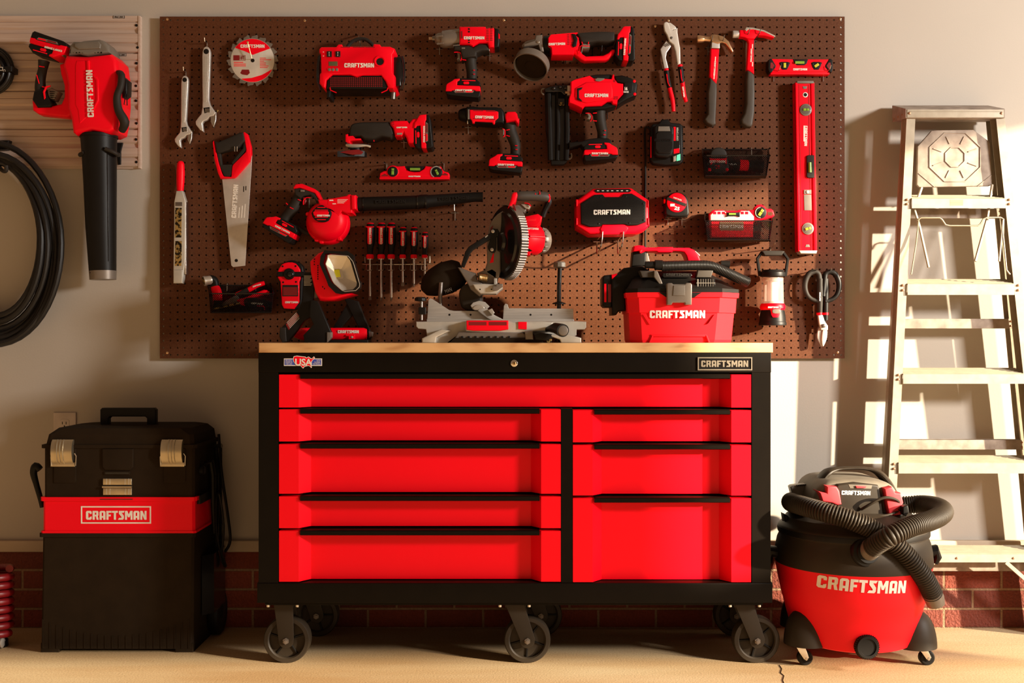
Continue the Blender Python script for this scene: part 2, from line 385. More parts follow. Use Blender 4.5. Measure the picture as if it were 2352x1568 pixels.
def text_mesh(body, cx, cy, h_px, d, ang=0, width_px=None, th=0.0006, bold=0):
    cu = bpy.data.curves.new('txt', 'FONT'); cu.body = body; cu.size = 1; cu.align_x = 'CENTER'; cu.align_y = 'CENTER'; cu.resolution_u = 3
    cu.offset = bold
    o = bpy.data.objects.new('txt', cu); C.objects.link(o); bpy.context.view_layer.update()
    me = o.to_mesh(); vs = [v.co.copy() for v in me.vertices]; fs = [list(p.vertices) for p in me.polygons]; o.to_mesh_clear()
    bpy.data.objects.remove(o); bpy.data.curves.remove(cu)
    x0, x1 = min(v.x for v in vs), max(v.x for v in vs); y0, y1 = min(v.y for v in vs), max(v.y for v in vs)
    k = (CD-d)/F; sy = h_px*k/(y1-y0); sx = width_px*k/(x1-x0) if width_px else sy
    ca, sa = math.cos(math.radians(-ang)), math.sin(math.radians(-ang)); X, Z = wx(cx, d), wz(cy, d); m = M(d)
    out = []
    for v in vs:
        a = (v.x-(x0+x1)/2)*sx; b = (v.y-(y0+y1)/2)*sy
        out.append((X+a*ca-b*sa, -d-th, Z+a*sa+b*ca))
    m.add(out, fs)
    return m
def text(t, body, cx, cy, h, d, ang=0, w=None, material='white', parent=None, bold=0, name='lettering'):
    return link(name, text_mesh(body, cx, cy, h, d, ang, w, bold=bold), material, parent or t.o)
def frame(ox, oy, s=1, ang=0, mir=1):
    ca, sa = math.cos(math.radians(ang)), math.sin(math.radians(ang))
    def f(pts): return [(ox+s*(mir*u*ca-v*sa), oy+s*(mir*u*sa+v*ca)) for u, v in pts]
    return f
# ================= the setting =================
m = M(0); m.add([(-7, 0.0, 0.0), (7, 0.0, 0.0), (7, 0.0, 4.2), (-7, 0.0, 4.2), (-7, 0.12, 0.0), (7, 0.12, 0.0), (7, 0.12, 4.2), (-7, 0.12, 4.2)],
    [[0, 1, 2, 3], [5, 4, 7, 6], [3, 2, 6, 7], [0, 4, 5, 1], [0, 3, 7, 4], [1, 5, 6, 2]])
single('wall_back', m, 'wall_paint', 'beige painted wall behind the perforated board', 'wall', kind='structure')
m = M(0); m.box(-7, 7, 0.0, 0.022, 0.272, 0.312, 0.003)
single('baseboard_back', m, 'ledge_paint', 'painted ledge board above the brick course', 'baseboard', kind='structure')
m = M(0); m.box(-7, 7, 0.0, 0.014, -0.005, 0.272)
single('trim_1', m, 'brick', 'exposed red brick footing along the base of the wall', 'brick wall', kind='structure')
m = M(0)
m.add([(-7, -7, 0), (7, -7, 0), (7, 0.1, 0), (-7, 0.1, 0), (-7, -7, -0.1), (7, -7, -0.1), (7, 0.1, -0.1), (-7, 0.1, -0.1)], [[0, 1, 2, 3], [7, 6, 5, 4], [0, 4, 5, 1], [1, 5, 6, 2], [2, 6, 7, 3], [3, 7, 4, 0]])
single('floor', m, 'concrete', 'tan concrete garage floor', 'floor', kind='structure')
# unseen right wall added as a sun mask, opening cut to shape the light
XR = 4.5
def yz_mask(poly, x0=XR, x1=XR+0.12):
    m = M(0); n = len(poly)
    m.add([(x0, y, z) for y, z in poly]+[(x1, y, z) for y, z in poly], [[i, (i+1) % n, n+(i+1) % n, n+i] for i in range(n)]+[list(range(n)), list(range(n, 2*n))[::-1]])
    return m
TOPZ = 2.42
JY = 2.52; sl_ = 0.46
m = yz_mask([(-0.2, TOPZ), (-JY, TOPZ), (-JY, 1.15), (-1.9, 1.15), (-1.9, sl_*1.5), (-JY, sl_*(JY-0.40)), (-4.6, sl_*(4.6-0.40)), (-4.6, 4.2), (-0.2, 4.2)])
single('sun_mask_wall_right', m, 'wall_paint', 'unseen side wall added as a sun mask with a shaped opening', 'wall', kind='structure')
# thin cracks in the concrete
m = M(0)
def crack(pts, w=1.3):
    k = [Vector((wx(a, CD-F*CZ/(b-784)), -(CD-F*CZ/(b-784)), 0.0004)) for a, b in pts]
    m.wtube(k, [0.0011]*len(k), 4, sy=1)
crack([(1790, 1527), (1796, 1536), (1793, 1545), (1801, 1552), (1798, 1562), (1803, 1575)])
single('trim_2', m, 'black_matte', 'hairline crack in the concrete floor', 'floor crack', kind='structure')
# ---- perforated hardboard ----
x0, x1, z0, z1 = wx(367, 0.022), wx(1940, 0.022), wz(823, 0.022), wz(38, 0.022)
nc, nr = 96, 48
def pegboard():
    m = M(0); cw = (x1-x0)/nc; ch = (z1-z0)/nr; r = 0.0034; K = 12
    vs = []; fs = []
    sq = []
    for j in range(K):
        a = 2*math.pi*(j+0.5)/K+math.pi/4; c_, s_ = math.cos(a), math.sin(a); k = max(abs(c_), abs(s_)); sq.append((c_/k*0.5, s_/k*0.5, c_, s_))
    for i in range(nc):
        for k in range(nr):
            cx, cz = x0+(i+0.5)*cw, z0+(k+0.5)*ch; o = len(vs)
            for qx, qz, c_, s_ in sq: vs.append((cx+qx*cw, -0.022, cz+qz*ch))
            for qx, qz, c_, s_ in sq: vs.append((cx+c_*r, -0.022, cz+s_*r))
            for qx, qz, c_, s_ in sq: vs.append((cx+c_*r, -0.017, cz+s_*r))
            vs += [(cx-cw/2, -0.022, cz-ch/2), (cx+cw/2, -0.022, cz-ch/2), (cx+cw/2, -0.022, cz+ch/2), (cx-cw/2, -0.022, cz+ch/2)]
            for j in range(K):
                j2 = (j+1) % K
                fs.append([o+j, o+K+j, o+K+j2, o+j2][::-1]); fs.append([o+K+j, o+2*K+j, o+2*K+j2, o+K+j2][::-1])
                a1 = 2*math.pi*(j+0.5)/K+math.pi/4; 
                p, q = sq[j], sq[j2]
                if abs(p[0]-q[0]) > 1e-6 and abs(p[1]-q[1]) > 1e-6:
                    sx = 1 if (p[0]+q[0]) > 0 else -1; sz = 1 if (p[1]+q[1]) > 0 else -1
                    ci = {(-1, -1): 0, (1, -1): 1, (1, 1): 2, (-1, 1): 3}[(sx, sz)]
                    fs.append([o+j, o+j2, o+3*K+ci][::-1])
    m.add(vs, fs)
    b = 0.017
    m.add([(x0, -0.022, z0), (x1, -0.022, z0), (x1, -0.022, z1), (x0, -0.022, z1), (x0, -b, z0), (x1, -b, z0), (x1, -b, z1), (x0, -b, z1)], [[0, 4, 5, 1], [1, 5, 6, 2], [2, 6, 7, 3], [3, 7, 4, 0]])
    return m
pb = Thing('pegboard', 'large dark brown perforated hardboard panel fixed to the beige wall', 'pegboard', 1153, 823, 0.022, bd=0.0)
pb.part('panel', pegboard(), 'peg_brown')
for a, b, c, e in ((x0+0.02, x1-0.02, z0+0.02, z0+0.05), (x0+0.02, x1-0.02, z1-0.05, z1-0.02), (x0+0.02, x0+0.05, z0+0.05, z1-0.05), (x1-0.05, x1-0.02, z0+0.05, z1-0.05)):
    pb.part('mounting_batten', M(0).box(a, b, 0.0, 0.0165, c, e), 'hole_edge')
for a, b in ((384, 44), (700, 47), (1157, 46), (1535, 47), (1930, 43), (384, 810), (1924, 809), (1505, 60)):
    pb.part('screw', pb.m(0.022).screw(a, b, 3, 0.0225), 'copper_steel')
# ---- pale slat wall panel ----
sp = Thing('slat_panel', 'pale wood-toned horizontal slat panel on the wall at left', 'wall panel', 140, 386, 0.02, bd=0.0)
prof = []
yy = 36.0; unit = 87.5
base = [(0, .018), (12, .018), (14, .014), (16, .018), (27, .018), (31, .012), (38, .014), (42, .019), (60, .019), (63, .012), (66, .017), (72, .019), (82, .019), (85.5, .009), (87.5, .009)]
fr = []
for u in range(4):
    for a, dd in base: fr.append((dd, wz(36+u*unit+a, 0.02)))
prof = [(0.0, wz(36, 0.02))]+fr+[(0.0, wz(386, 0.02))]
sp.part('panel', M(0.02).xprism(prof, wx(-60, 0.02), wx(317, 0.02)), 'slat_wood')
sp.part('end_strip', M(0.02).xprism([(0, wz(36, .02)), (.02, wz(36, .02)), (.02, wz(386, .02)), (0, wz(386, .02))], wx(317.5, 0.02), wx(322, 0.02)), 'slat_wood')
for a, b in ((313, 58), (316, 109), (313, 145), (312, 197), (312, 231), (313, 283), (312, 320), (313, 372)):
    sp.part('screw', sp.m().disc(a, b, 3, 0.016, 0.0205, 0.0005), 'black')
for a, b in ((273, 39), (277, 126)):
    st = sp.rect('label_sticker', 'black', a-13, b-3, a+13, b+3, 0.0185, 0.0198, 0)
    sp.rect('sticker_face', 'outlet_white', a-12, b-2.3, a+12, b+2.3, 0.0199, 0.0201, 0, parent=st)
    logo(sp, a, b, 20, 0.0204, 180, 'black', parent=st, th=0.0002)
# ---- wall outlet ----
t = Thing('wall_outlet', 'white duplex wall outlet behind the rolling tool box', 'outlet', 149, 1000, 0.004)
t.slab('cover_plate', 'outlet_white', [(123, 947), (175, 947), (175, 1020), (123, 1020)], 0.0, 0.007, 0.003)
for cy in (972, 1004):
    s_ = t.slab('socket', 'outlet_white', [(138, cy-7), (142, cy-10), (156, cy-10), (160, cy-7), (160, cy+7), (156, cy+10), (142, cy+10), (138, cy+7)], 0.006, 0.0085, 0.0008)
    for a in (144.5, 153): t.rect('slot', 'black', a-0.8, cy-4, a+0.8, cy+2, 0.0084, 0.0087, 0, parent=s_)
    t.disc('slot', 'black', 149, cy+6, 1.6, 0.0084, 0.0087, 0, parent=s_)
# ================= rolling cabinet =================
D = 0.5
cab = Thing('rolling_tool_cabinet', 'wide black rolling tool cabinet with eight bright red drawers', 'tool cabinet', 1182, 1384, D, bd=0.27)
cab.o.location.z = 0; cab.o['_o'] = tuple(cab.o.location)
def X5(p): return wx(p, D)
def Z5(p): return wz(p, D)
m = M(D)
m.box(X5(594), X5(1770), 0.05, 0.43, Z5(1384), Z5(812))
m.box(X5(594), X5(639), 0.43, D, Z5(1340), Z5(855)); m.box(X5(1727), X5(1770), 0.43, D, Z5(1340), Z5(855))
m.box(X5(1289), X5(1315), 0.43, D-0.001, Z5(1340), Z5(938))
cab.part('cabinet_body', m, 'black_paint')
cab.part('top_rail', M(D).box(X5(593.5), X5(1771), 0.05, D+0.002, Z5(855), Z5(810), 0.002), 'black_paint')
m = M(D); m.box(X5(591), X5(1774), 0.045, D+0.004, Z5(1384), Z5(1338), 0.003)
cab.part('base_skirt', m, 'black_paint')
cab.part('chassis_rail', M(D).box(X5(612), X5(1756), 0.08, D-0.02, Z5(1393), Z5(1384)-0.0005, 0.002), 'black_paint')
def drawer(xa, xb, ya, yb):
    fl, ch = 46, 69
    plan = [(X5(xa+1), 0.43), (X5(xa+1), D), (X5(xa+fl), D), (X5(xa+ch), D-0.042), (X5(xb-ch), D-0.042), (X5(xb-fl), D), (X5(xb-1), D), (X5(xb-1), 0.43)]
    dr = cab.part('drawer', M(D).zprism(plan, Z5(yb-1.5), Z5(ya+1)), 'red_paint')
    m = M(D); zt = Z5(ya-1); zb = Z5(ya+11)
    prof = [(D-0.05, zt), (D+0.002, zt), (D+0.006, zt-0.003), (D+0.006, zb+0.002), (D+0.002, zb), (D-0.003, zb), (D-0.003, zt-0.004), (D-0.05, zt-0.004)]
    m.xprism(prof, X5(xa+50), X5(xb-50))
    cab.part('drawer_handle', m, 'black_paint', dr)
drawer(640, 1726, 859, 937)
for a, b in ((939, 1015), (1019, 1135), (1139, 1214), (1218, 1337)): drawer(640, 1289, a, b)
for a, b in ((941, 1017), (1021, 1139), (1143, 1338)): drawer(1315, 1726, a, b)
lk = cab.disc('lock', 'chrome', 1181, 834, 8.5, D, D+0.006, 0.002)
cab.disc('lock_core', 'gold', 1181, 834, 4.2, D+0.005, D+0.0075, 0.001, parent=lk)
cab.rect('keyhole', 'black', 1180, 831, 1182, 837, D+0.007, D+0.008, 0, parent=lk)
bd = cab.rect('badge', 'black_gloss', 1602, 820, 1727, 850, D+0.001, D+0.004, 0)
cab.part('badge_frame', cab.m().ring([(1602, 820), (1727, 820), (1727, 850), (1602, 850)], [(1604.5, 822.5), (1724.5, 822.5), (1724.5, 847.5), (1604.5, 847.5)], D+0.003, D+0.006), 'badge_metal', bd)
logo(cab, 1664.5, 835, 108, D+0.0045, 0, 'badge_metal', parent=bd, hs=0.93)
def usa(ins):
    pts = [(-21, -13), (-14, -14.5), (-2, -13), (6, -12.3), (8, -10), (13, -12.5), (17, -10), (19, -8), (23, -10), (25, -13), (28, -10), (25, -6), (22, -3), (20, 1), (21, 4), (19, 8), (21, 12), (19, 14), (16, 10), (13, 9), (8, 10), (4, 11), (1, 15), (-2, 13), (-5, 9), (-12, 8), (-18, 5), (-22, -2), (-22.5, -8)]
    return [(696+a, 831+b) for a, b in pts]
st = cab.rect('sticker', 'white', 652.5, 823, 740, 840, D+0.0018, D+0.0024, 0)
cab.rect('sticker_field', 'blue', 654, 824.7, 738, 838, D+0.0024, D+0.0027, 0, parent=st)
cab.slab('map_outline', 'white', usa(0), D+0.0027, D+0.0032, 0, parent=st)
mm = cab.m(); q = mm.P(usa(0)); 
if area2(q) < 0: q = q[::-1]
cab.part('map_shape', mm.wslab(inset(q, 0.0019), D+0.0032, D+0.0035, 0), 'red', st)
text(cab, 'USA', 697.5, 831.5, 16.5, D+0.0036, 0, 39, 'white', st, bold=0.03)
for i, s_ in enumerate(('PROUDLY', 'MADE IN', 'THE USA')): text(cab, s_, 663.5, 827.3+i*4, 3.2, D+0.0028, 0, 15.5, 'white', st)
for i, (s_, w_) in enumerate((('WITH', 9), ('GLOBAL', 14), ('MATERIALS', 17))): text(cab, s_, 736-w_/2, 827.5+i*4, 3.2, D+0.0028, 0, w_, 'white', st)
cab.part('side_handle', M(D).wtube([(X5(1770), -0.3, Z5(985)), (X5(1776), -0.3, Z5(983)), (X5(1779), -0.3, Z5(973)), (X5(1776), -0.3, Z5(963)), (X5(1770), -0.3, Z5(961))], 0.004, 8), 'steel')
def caster(x, d, fx, rot=0.0, r=0.0735):
    # x wheel centre, fx swivel top, d wheel centre depth
    zc = r; cs = cab.part('caster', M(0).lathe([(r, -0.019), (r, 0.016), (r-0.003, 0.021), (r-0.014, 0.022), (r-0.018, 0.018), (r-0.018, 0.008), (0.02, 0.008), (0.018, 0.02), (0.0, 0.02)], (x, -d, zc), (0, -1, 0), 48), 'dusty_black', label='black rubber caster wheel')
    m = M(0)
    for k in range(5):
        a = 2*math.pi*k/5+rot; u = Vector((math.cos(a), 0, math.sin(a)))
        m.wtube([Vector((x, -d-0.009, zc))+u*0.015, Vector((x, -d-0.009, zc))+u*(r-0.017)], 0.0035, 6)
    cab.part('wheel_spokes', m, 'black', cs)
    zt = Z5(1393)-0.001
    m = M(0)
    for dd in (d+0.026, d-0.030):
        w0, w1 = 0.030, 0.024
        pts = [(fx-w0, zt), (fx+w0, zt), (x+w1, zc+0.006)]+[(x+w1*math.cos(a), zc+w1*math.sin(a)-0.0) for a in [-math.pi*k/8 for k in range(1, 8)]]+[(x-w1, zc+0.006)]
        m.wslab(pts, dd-0.003, dd+0.003, 0.001)
    m.wslab([(fx-0.032, zt), (fx+0.032, zt), (fx+0.03, zt-0.012), (fx-0.03, zt-0.012)], d-0.03, d+0.026, 0.001)
    cab.part('caster_fork', m, 'dusty_black', cs)
    cab.part('mounting_plate', M(0).box(fx-0.055, fx+0.055, d-0.045, d+0.045, zt, zt+0.006, 0.001), 'black', cs)
    for s_ in (-0.046, 0.046): cab.part('bolt', M(0).lathe([(0.006, 0), (0.006, 0.007), (0.004, 0.009)], (fx+s_, -d-0.035, zt), (0, 0, -1), 8), 'steel', cs)
    cab.part('axle_nut', M(0).lathe([(0.010, 0), (0.010, 0.006), (0.006, 0.006), (0.006, 0.010), (0, 0.011)], (x, -d-0.029, zc), (0, -1, 0), 6), 'gunmetal', cs)
def xw(p, d): return wx(p, d)
caster(xw(661, .43), .43, xw(655, .43), 0.3); caster(xw(1211, .43), .43, xw(1182, .43), 0.9); caster(xw(1735, .43), .43, xw(1705, .43), 0.7)
caster(xw(730, .11), .11, xw(705, .11)); caster(xw(1242, .11), .11, xw(1215, .11)); caster(xw(1688, .11), .11, xw(1700, .11))
m = M(D); m.box(X5(595), X5(1774.5), 0.04, D+0.006, Z5(810)+0.0005, CZ-0.004, 0.003)
single('wooden_worktop', m, 'maple', 'long pale maple worktop slab lying on the rolling tool cabinet', 'worktop')
# ================= rolling tool box, left =================
B = 0.326
bx = Thing('rolling_tool_box', 'upright dark rolling tool box with a red middle drawer', 'tool box', 270, 1498, B, bd=0.19)
bx.o.location.z = 0; bx.o['_o'] = tuple(bx.o.location)
def XB(p): return wx(p, B)
def ZB(p): return wz(p, B)
m = M(B); z0b, z1b = 0.0, ZB(1232)
plan = lambda a, b, c0, c1: [(a, c0), (a, c1-0.008), (a+0.008, c1), (b-0.008, c1), (b, c1-0.008), (b, c0)]
m.zprism(plan(XB(93), XB(443), .06, B), 0.012, z1b, plan(XB(97), XB(445), .05, B))
m.box(XB(93), XB(135), .06, B-0.001, 0, 0.03, 0.002); m.box(XB(402), XB(443), .06, B-0.001, 0, 0.03, 0.002)
for k in range(22): m.box(XB(97)+k*0.0228, XB(97)+k*0.0228+0.004, B-0.004, B+0.0015, 0.014, 0.055+0.00035*(abs(k-10.5)**2)*1.4)
bn = bx.part('bin', m, 'black_matte')
bx.part('rim', M(B).zprism(plan(XB(90), XB(449), .045, B+0.004), ZB(1233), ZB(1224)), 'black_matte', bn)
rd = bx.part('red_drawer', M(B).zprism(plan(XB(98), XB(447), .05, B), ZB(1223), ZB(1150)), 'red')
bx.part('drawer_lip', M(B).zprism(plan(XB(93), XB(452), .045, B+0.005), ZB(1150), ZB(1141)), 'red', rd)
bx.part('drawer_lip', M(B).zprism(plan(XB(93), XB(450), .048, B+0.003), ZB(1224), ZB(1219)), 'red', rd)
bx.rect('finger_slot', 'dark_red', 231, 1144.5, 306, 1147, B+0.005, B+0.0055, 0, parent=rd)
logo(bx, 267, 1183, 139, B+0.0006, 0, 'white', parent=rd)
bx.part('logo_frame', bx.m().ring([(186, 1162), (347, 1162), (347, 1202), (186, 1202)], [(189, 1165), (344, 1165), (344, 1199), (189, 1199)], B, B+0.001), 'white', rd)
tb = bx.part('upper_bin', M(B).zprism(plan(XB(101), XB(446), .05, B), ZB(1141), ZB(1029)), 'black_matte')
m = bx.m(); m.slab([(236, 1030), (307, 1030), (307, 1072), (300, 1079), (243, 1079), (236, 1072)], B-0.002, B+0.006, 0.003); m.rect(240, 1082, 299, 1090, B-.002, B+.004, .001)
bx.part('latch_panel', m, 'black_matte', tb)
bx.rect('slot', 'black_gloss', 243, 1084, 297, 1088, B+.004, B+.0045, 0, parent=tb)
for a in (118, 370): bx.slab('latch_recess', 'black_matte', [(a+6, 1030), (a+57, 1030), (a+57, 1105), (a+52, 1109), (a+6, 1109)], B-.002, B+.003, .002, parent=tb)
# lid
m = M(B)
lidp = lambda a, b, c0, c1, k: [(a, c0+k), (a+k, c0), (b-k, c0), (b, c0+k), (b, c1-k), (b-k, c1), (a+k, c1), (a, c1-k)]
m.zprism(lidp(XB(94), XB(452), .03, B+.004, .01), ZB(1029), ZB(1021))
m.zprism(lidp(XB(103), XB(445), .04, B, .012), ZB(1021), ZB(998), lidp(XB(108), XB(442), .045, B-.004, .012))
m.zprism(lidp(XB(108), XB(442), .045, B-.004, .012), ZB(998), ZB(984), lidp(XB(124), XB(432), .06, B-.012, .03))
m.zprism(lidp(XB(124), XB(432), .06, B-.012, .03), ZB(984), ZB(981), lidp(XB(150), XB(420), .075, B-.03, .03))
ld = bx.part('lid', m, 'black_matte')
m = M(B); zl = ZB(981)-0.003
dh = 0.19
def zh(p): return wz(p, dh)
def xh(p): return wx(p, dh)
m.wslab([(xh(233), zl), (xh(233), zh(940)), (xh(237), zh(936)), (xh(356), zh(936)), (xh(360), zh(940)), (xh(360), zl), (xh(340), zl), (xh(340), zh(960)), (xh(336), zh(956)), (xh(256), zh(956)), (xh(252), zh(960)), (xh(252), zl)], dh-.014, dh+.014, .004)
bx.part('carry_handle', m, 'black', ld)
def big_latch(a, sk):
    m = bx.m(); top = 1009
    for k in range(8):
        pass
    pr = []
    for k in range(13):
        t_ = k/12; pr.append((B+0.006+0.016*math.sin(math.pi*min(1, t_*1.02))**0.6, ZB(top+t_*55)))
    prof = [(B-0.001, ZB(top))]+pr+[(B-0.001, ZB(top+55))]
    m.xprism(prof, XB(a), XB(a+48))
    lt = bx.part('latch', m, 'nickel', label='nickel draw latch')
    for j in (-9, -2, 5):
        c = a+24+j+sk
        mm = bx.m(); mm.wtube([Vector((XB(c), -(dd+0.0006), z)) for dd, z in pr], 0.0022, 6); bx.part('latch_rib', mm, 'nickel', lt)
    bx.rect('latch_base', 'nickel', a-4, top+52, a+52, top+62, B, B+.008, .002, parent=lt)
    bx.part('latch_wire', bx.m().tube([(a-4, top+60, B+.008), (a-5, top+40, B+.012), (a-1, top+34, B+.012)], 1.3, 6), 'steel', lt)
    bx.part('latch_wire', bx.m().tube([(a+52, top+60, B+.008), (a+53, top+38, B+.012), (a+49, top+32, B+.012)], 1.3, 6), 'steel', lt)
big_latch(122, -2); big_latch(373, 2)
lt = bx.rect('latch', 'nickel', 238, 1098, 304, 1113, B, B+.008, .002, label='small nickel centre latch')
bx.rect('latch_tab', 'nickel', 238, 1120, 304, 1136, B, B+.007, .002, parent=lt)
bx.part('latch_pin', bx.m().tube([(235, 1118, B+.008), (303, 1118, B+.008)], 2.6, 8), 'nickel', lt)
for j in (246, 254, 289, 297): bx.rect('latch_rib', 'steel', j-1, 1098, j+1, 1112, B+.007, B+.0095, .0005, parent=lt); bx.rect('latch_rib', 'steel', j-1, 1121, j+1, 1135, B+.006, B+.0085, .0005, parent=lt)
# side bail handle with round pivots
bx.tube('side_handle', 'black', [(92, 1078, .26), (82, 1070, .26), (77, 1085, .26), (83, 1110, .26), (93, 1145, .26), (97, 1165, .26)], [8, 9, 8, 6.5, 6, 5], 12, 4)
bx.part('pivot_knob', M(0).lathe([(.016, 0), (.016, .012), (.012, .016)], (XB(101), -.26, ZB(1085)), (-1, 0, 0), 20), 'black')
xr_ = XB(447)
bx.part('side_handle', M(0).wtube([(xr_, -.2, ZB(1075)), (xr_+.02, -.2, ZB(1070)), (xr_+.024, -.19, ZB(1100)), (xr_+.02, -.17, ZB(1180)), (xr_+.016, -.14, ZB(1245))], [.011, .012, .010, .009, .008], 10), 'black')
bx.part('pivot_knob', M(0).lathe([(.016, 0), (.016, .012), (.012, .016)], (xr_, -.26, ZB(1085)), (1, 0, 0), 20), 'black')
bx.part('side_clip', M(0).box(xr_, xr_+.012, .14, .30, ZB(1160), ZB(1140), .002), 'black')
m = M(0)
for dd in (.075, .12): m.wtube([(xr_+.018, -dd, .06), (xr_+.018, -dd, ZB(1040))], .008, 10)
m.wtube([(xr_+.018, -.075, ZB(1040)), (xr_+.018, -.12, ZB(1040))], .010, 10)
bx.part('pull_handle', m, 'black_gloss', label='black tubular pull handle folded down the side')
for dd in (.09, ):
    wl = bx.part('wheel', M(0).lathe([(.075, -.0), (.078, .006), (.078, .026), (.07, .032), (.03, .030), (.02, .036), (0, .036)], (xr_-.002, -dd, .0785), (1, 0, 0), 40), 'black', label='large black wheel on the side')
bx.part('side_bracket', M(0).zprism([(xr_, .05), (xr_+.03, .05), (xr_+.03, .2), (xr_, .24)], .10, .30), 'black_gloss')
cd = bx.m(); cd.wtube(smooth([(xr_+.04, -.17, ZB(1150)), (xr_+.05, -.15, ZB(1230)), (xr_+.035, -.12, ZB(1310)), (xr_+.045, -.1, ZB(1330)), (xr_+.03, -.16, ZB(1260)), (xr_+.03, -.18, ZB(1170))], 5), .004, 6, True)
cd.wtube(smooth([(xr_+.02, -.1, ZB(1010)), (xr_+.035, -.12, ZB(1100)), (xr_+.05, -.10, ZB(1200)), (xr_+.055, -.08, ZB(1270)), (xr_+.035, -.07, ZB(1300))], 5, False), .005, 6)
single('power_cord', cd, 'black', 'thin black cord hanging down the right side of the rolling tool box', 'cord')
# ================= red coiled hose, far left floor =================
m = M(.25); xc = wx(-14, .25)
pts = []
for k in range(0, 8*16+1):
    a = 2*math.pi*k/16; pts.append((xc+.052*math.cos(a), -.25-.052*math.sin(a), .045+.0268*k/16))
m.wtube(pts, .0125, 12)
t = Thing('coiled_hose', 'red coiled hose standing on the floor at the far left edge', 'hose', -14, 1470, .25); t.o.location.z = 0; t.o['_o'] = tuple(t.o.location)
t.part('hose', m, 'dark_red')
t.part('fitting', M(.25).lathe([(.018, 0), (.018, .03), (.012, .034)], (wx(-8, .25), -.27, .018), (1, 0, 0), 16), 'silver', label='pale round end fitting')
t.part('fitting', M(.25).lathe([(.045, 0.0), (.045, .02), (.03, .03)], (xc, -.25, 0.0), (0, 0, 1), 20), 'black')
# ================= shared tool pieces =================
def battery(t, ox, oy, s=1.0, ang=0, mir=1, d0=.035, d1=.105, d=None, small=True):
    f = frame(ox, oy, s, ang, mir); d = t.d if d is None else d
    def sl(name, material, pts, a, b, r=.002, parent=None):
        return t.part(name, t.m(d).slab(f(pts), a, b, r), material, parent)
    b = sl('battery', 'red', [(-39, 0), (-37, -4), (-25, -11), (-20, -15), (-8, -16), (-8, -12), (-13, -9), (-14, -1), (37, 1), (39, 4), (39, 13), (28, 13), (26, 11), (-24, 11), (-27, 13), (-40, 13)], d0, d1, .004)
    sl('battery_pack', 'black', [(-40, 13), (-27, 13), (-23, 10), (26, 10), (29, 13), (39, 13), (38, 24), (34, 28), (-30, 22), (-38, 19)], d0+.004, d1-.001, .004, b)
    sl('battery_label', 'grey', [(-22, 12), (25, 12), (22, 17), (-18, 17)], d1-.003, d1+.0002, 0, b)
    sl('battery_label', 'red', [(4, 12.6), (23, 12.6), (20, 16), (7, 16)], d1, d1+.0006, 0, b)
    sl('battery_label', 'dark_red', [(-17, 13), (2, 13), (2, 16), (-17, 16)], d1, d1+.0006, 0, b)
    sl('release_button', 'grey', [(-37, -4), (-33, -8), (-27, -7), (-26, -3)], d0+.01, d1-.012, .001, b)
    ft = sl('tool_foot', 'black', [(-14, -2), (-13, -10), (-8, -17), (28, -17), (33, -12), (39, -7), (39, 0), (34, 1.5)], d0+.004, d1-.004, .003, b)
    sl('foot_badge', 'red', [(2, -9), (12, -9), (14, -6), (12, -3), (2, -3), (0, -6)], d1-.005, d1-.002, .0005, b)
    sl('foot_stripe', 'red', [(-3, -13), (28, -12), (28, -10), (-3, -11)], d1-.005, d1-.0025, .0003, b)
    c = f([(0 if mir == 1 else 0, 5.2)])[0]
    logo(t, c[0], c[1], 38*s, d1+.0004, ang if mir == 1 else ang, parent=b, hs=0.75)
    return b
def grip(t, pts, radii, marks=(), name='handle_grip', sy=1.0):
    g = t.part(name, t.m().tube(pts, radii, 14, 4, sy), 'rubber')
    for a, b, c, e in marks: t.part('grip_accent', t.m().tube([(a, b, t.d+.021), (c, e, t.d+.021)], 1.1, 6), 'red', g)
    return g
def vents(t, lst, d, w=1.6, h=4, parent=None, material='black', ang=0):
    m = t.m()
    for a, b in lst: m.slab(frame(a, b, 1, ang)([(-w, -h/2), (w, -h/2), (w, h/2), (-w, h/2)]), d-.003, d+.0004, 0)
    return t.part('vent_slots', m, material, parent)
def hook(px, py, label, dx=0, up=8, arm=.05, material='steel', stem=15, bar=7, lift=0):
    # wire peg hook: stem and crossbar against the board, arm coming out of it with a small upturned tip
    m = M(.026); r = .0016
    if stem: m.wtube([m.W((px, py-2)), m.W((px, py+stem))], r, 6)
    if bar: m.wtube([m.W((px-bar, py+2)), m.W((px+bar, py+2))], r, 6)
    a = m.W((px, py)); e = Vector((a.x+dx*.0015, -(.026+arm), a.z+lift*.0015)); tip = e+Vector((dx*.0005, -.004, up*.0015))
    m.wtube([Vector((a.x, -.018, a.z)), a, e, tip], r, 7)
    m.lathe([(0, -r*1.4), (r*1.4, 0), (0, r*1.4)], tip, (0, 0, 1), 8)
    single('peg_hook', m, material, label, 'hook', 'wire hooks in the perforated board')
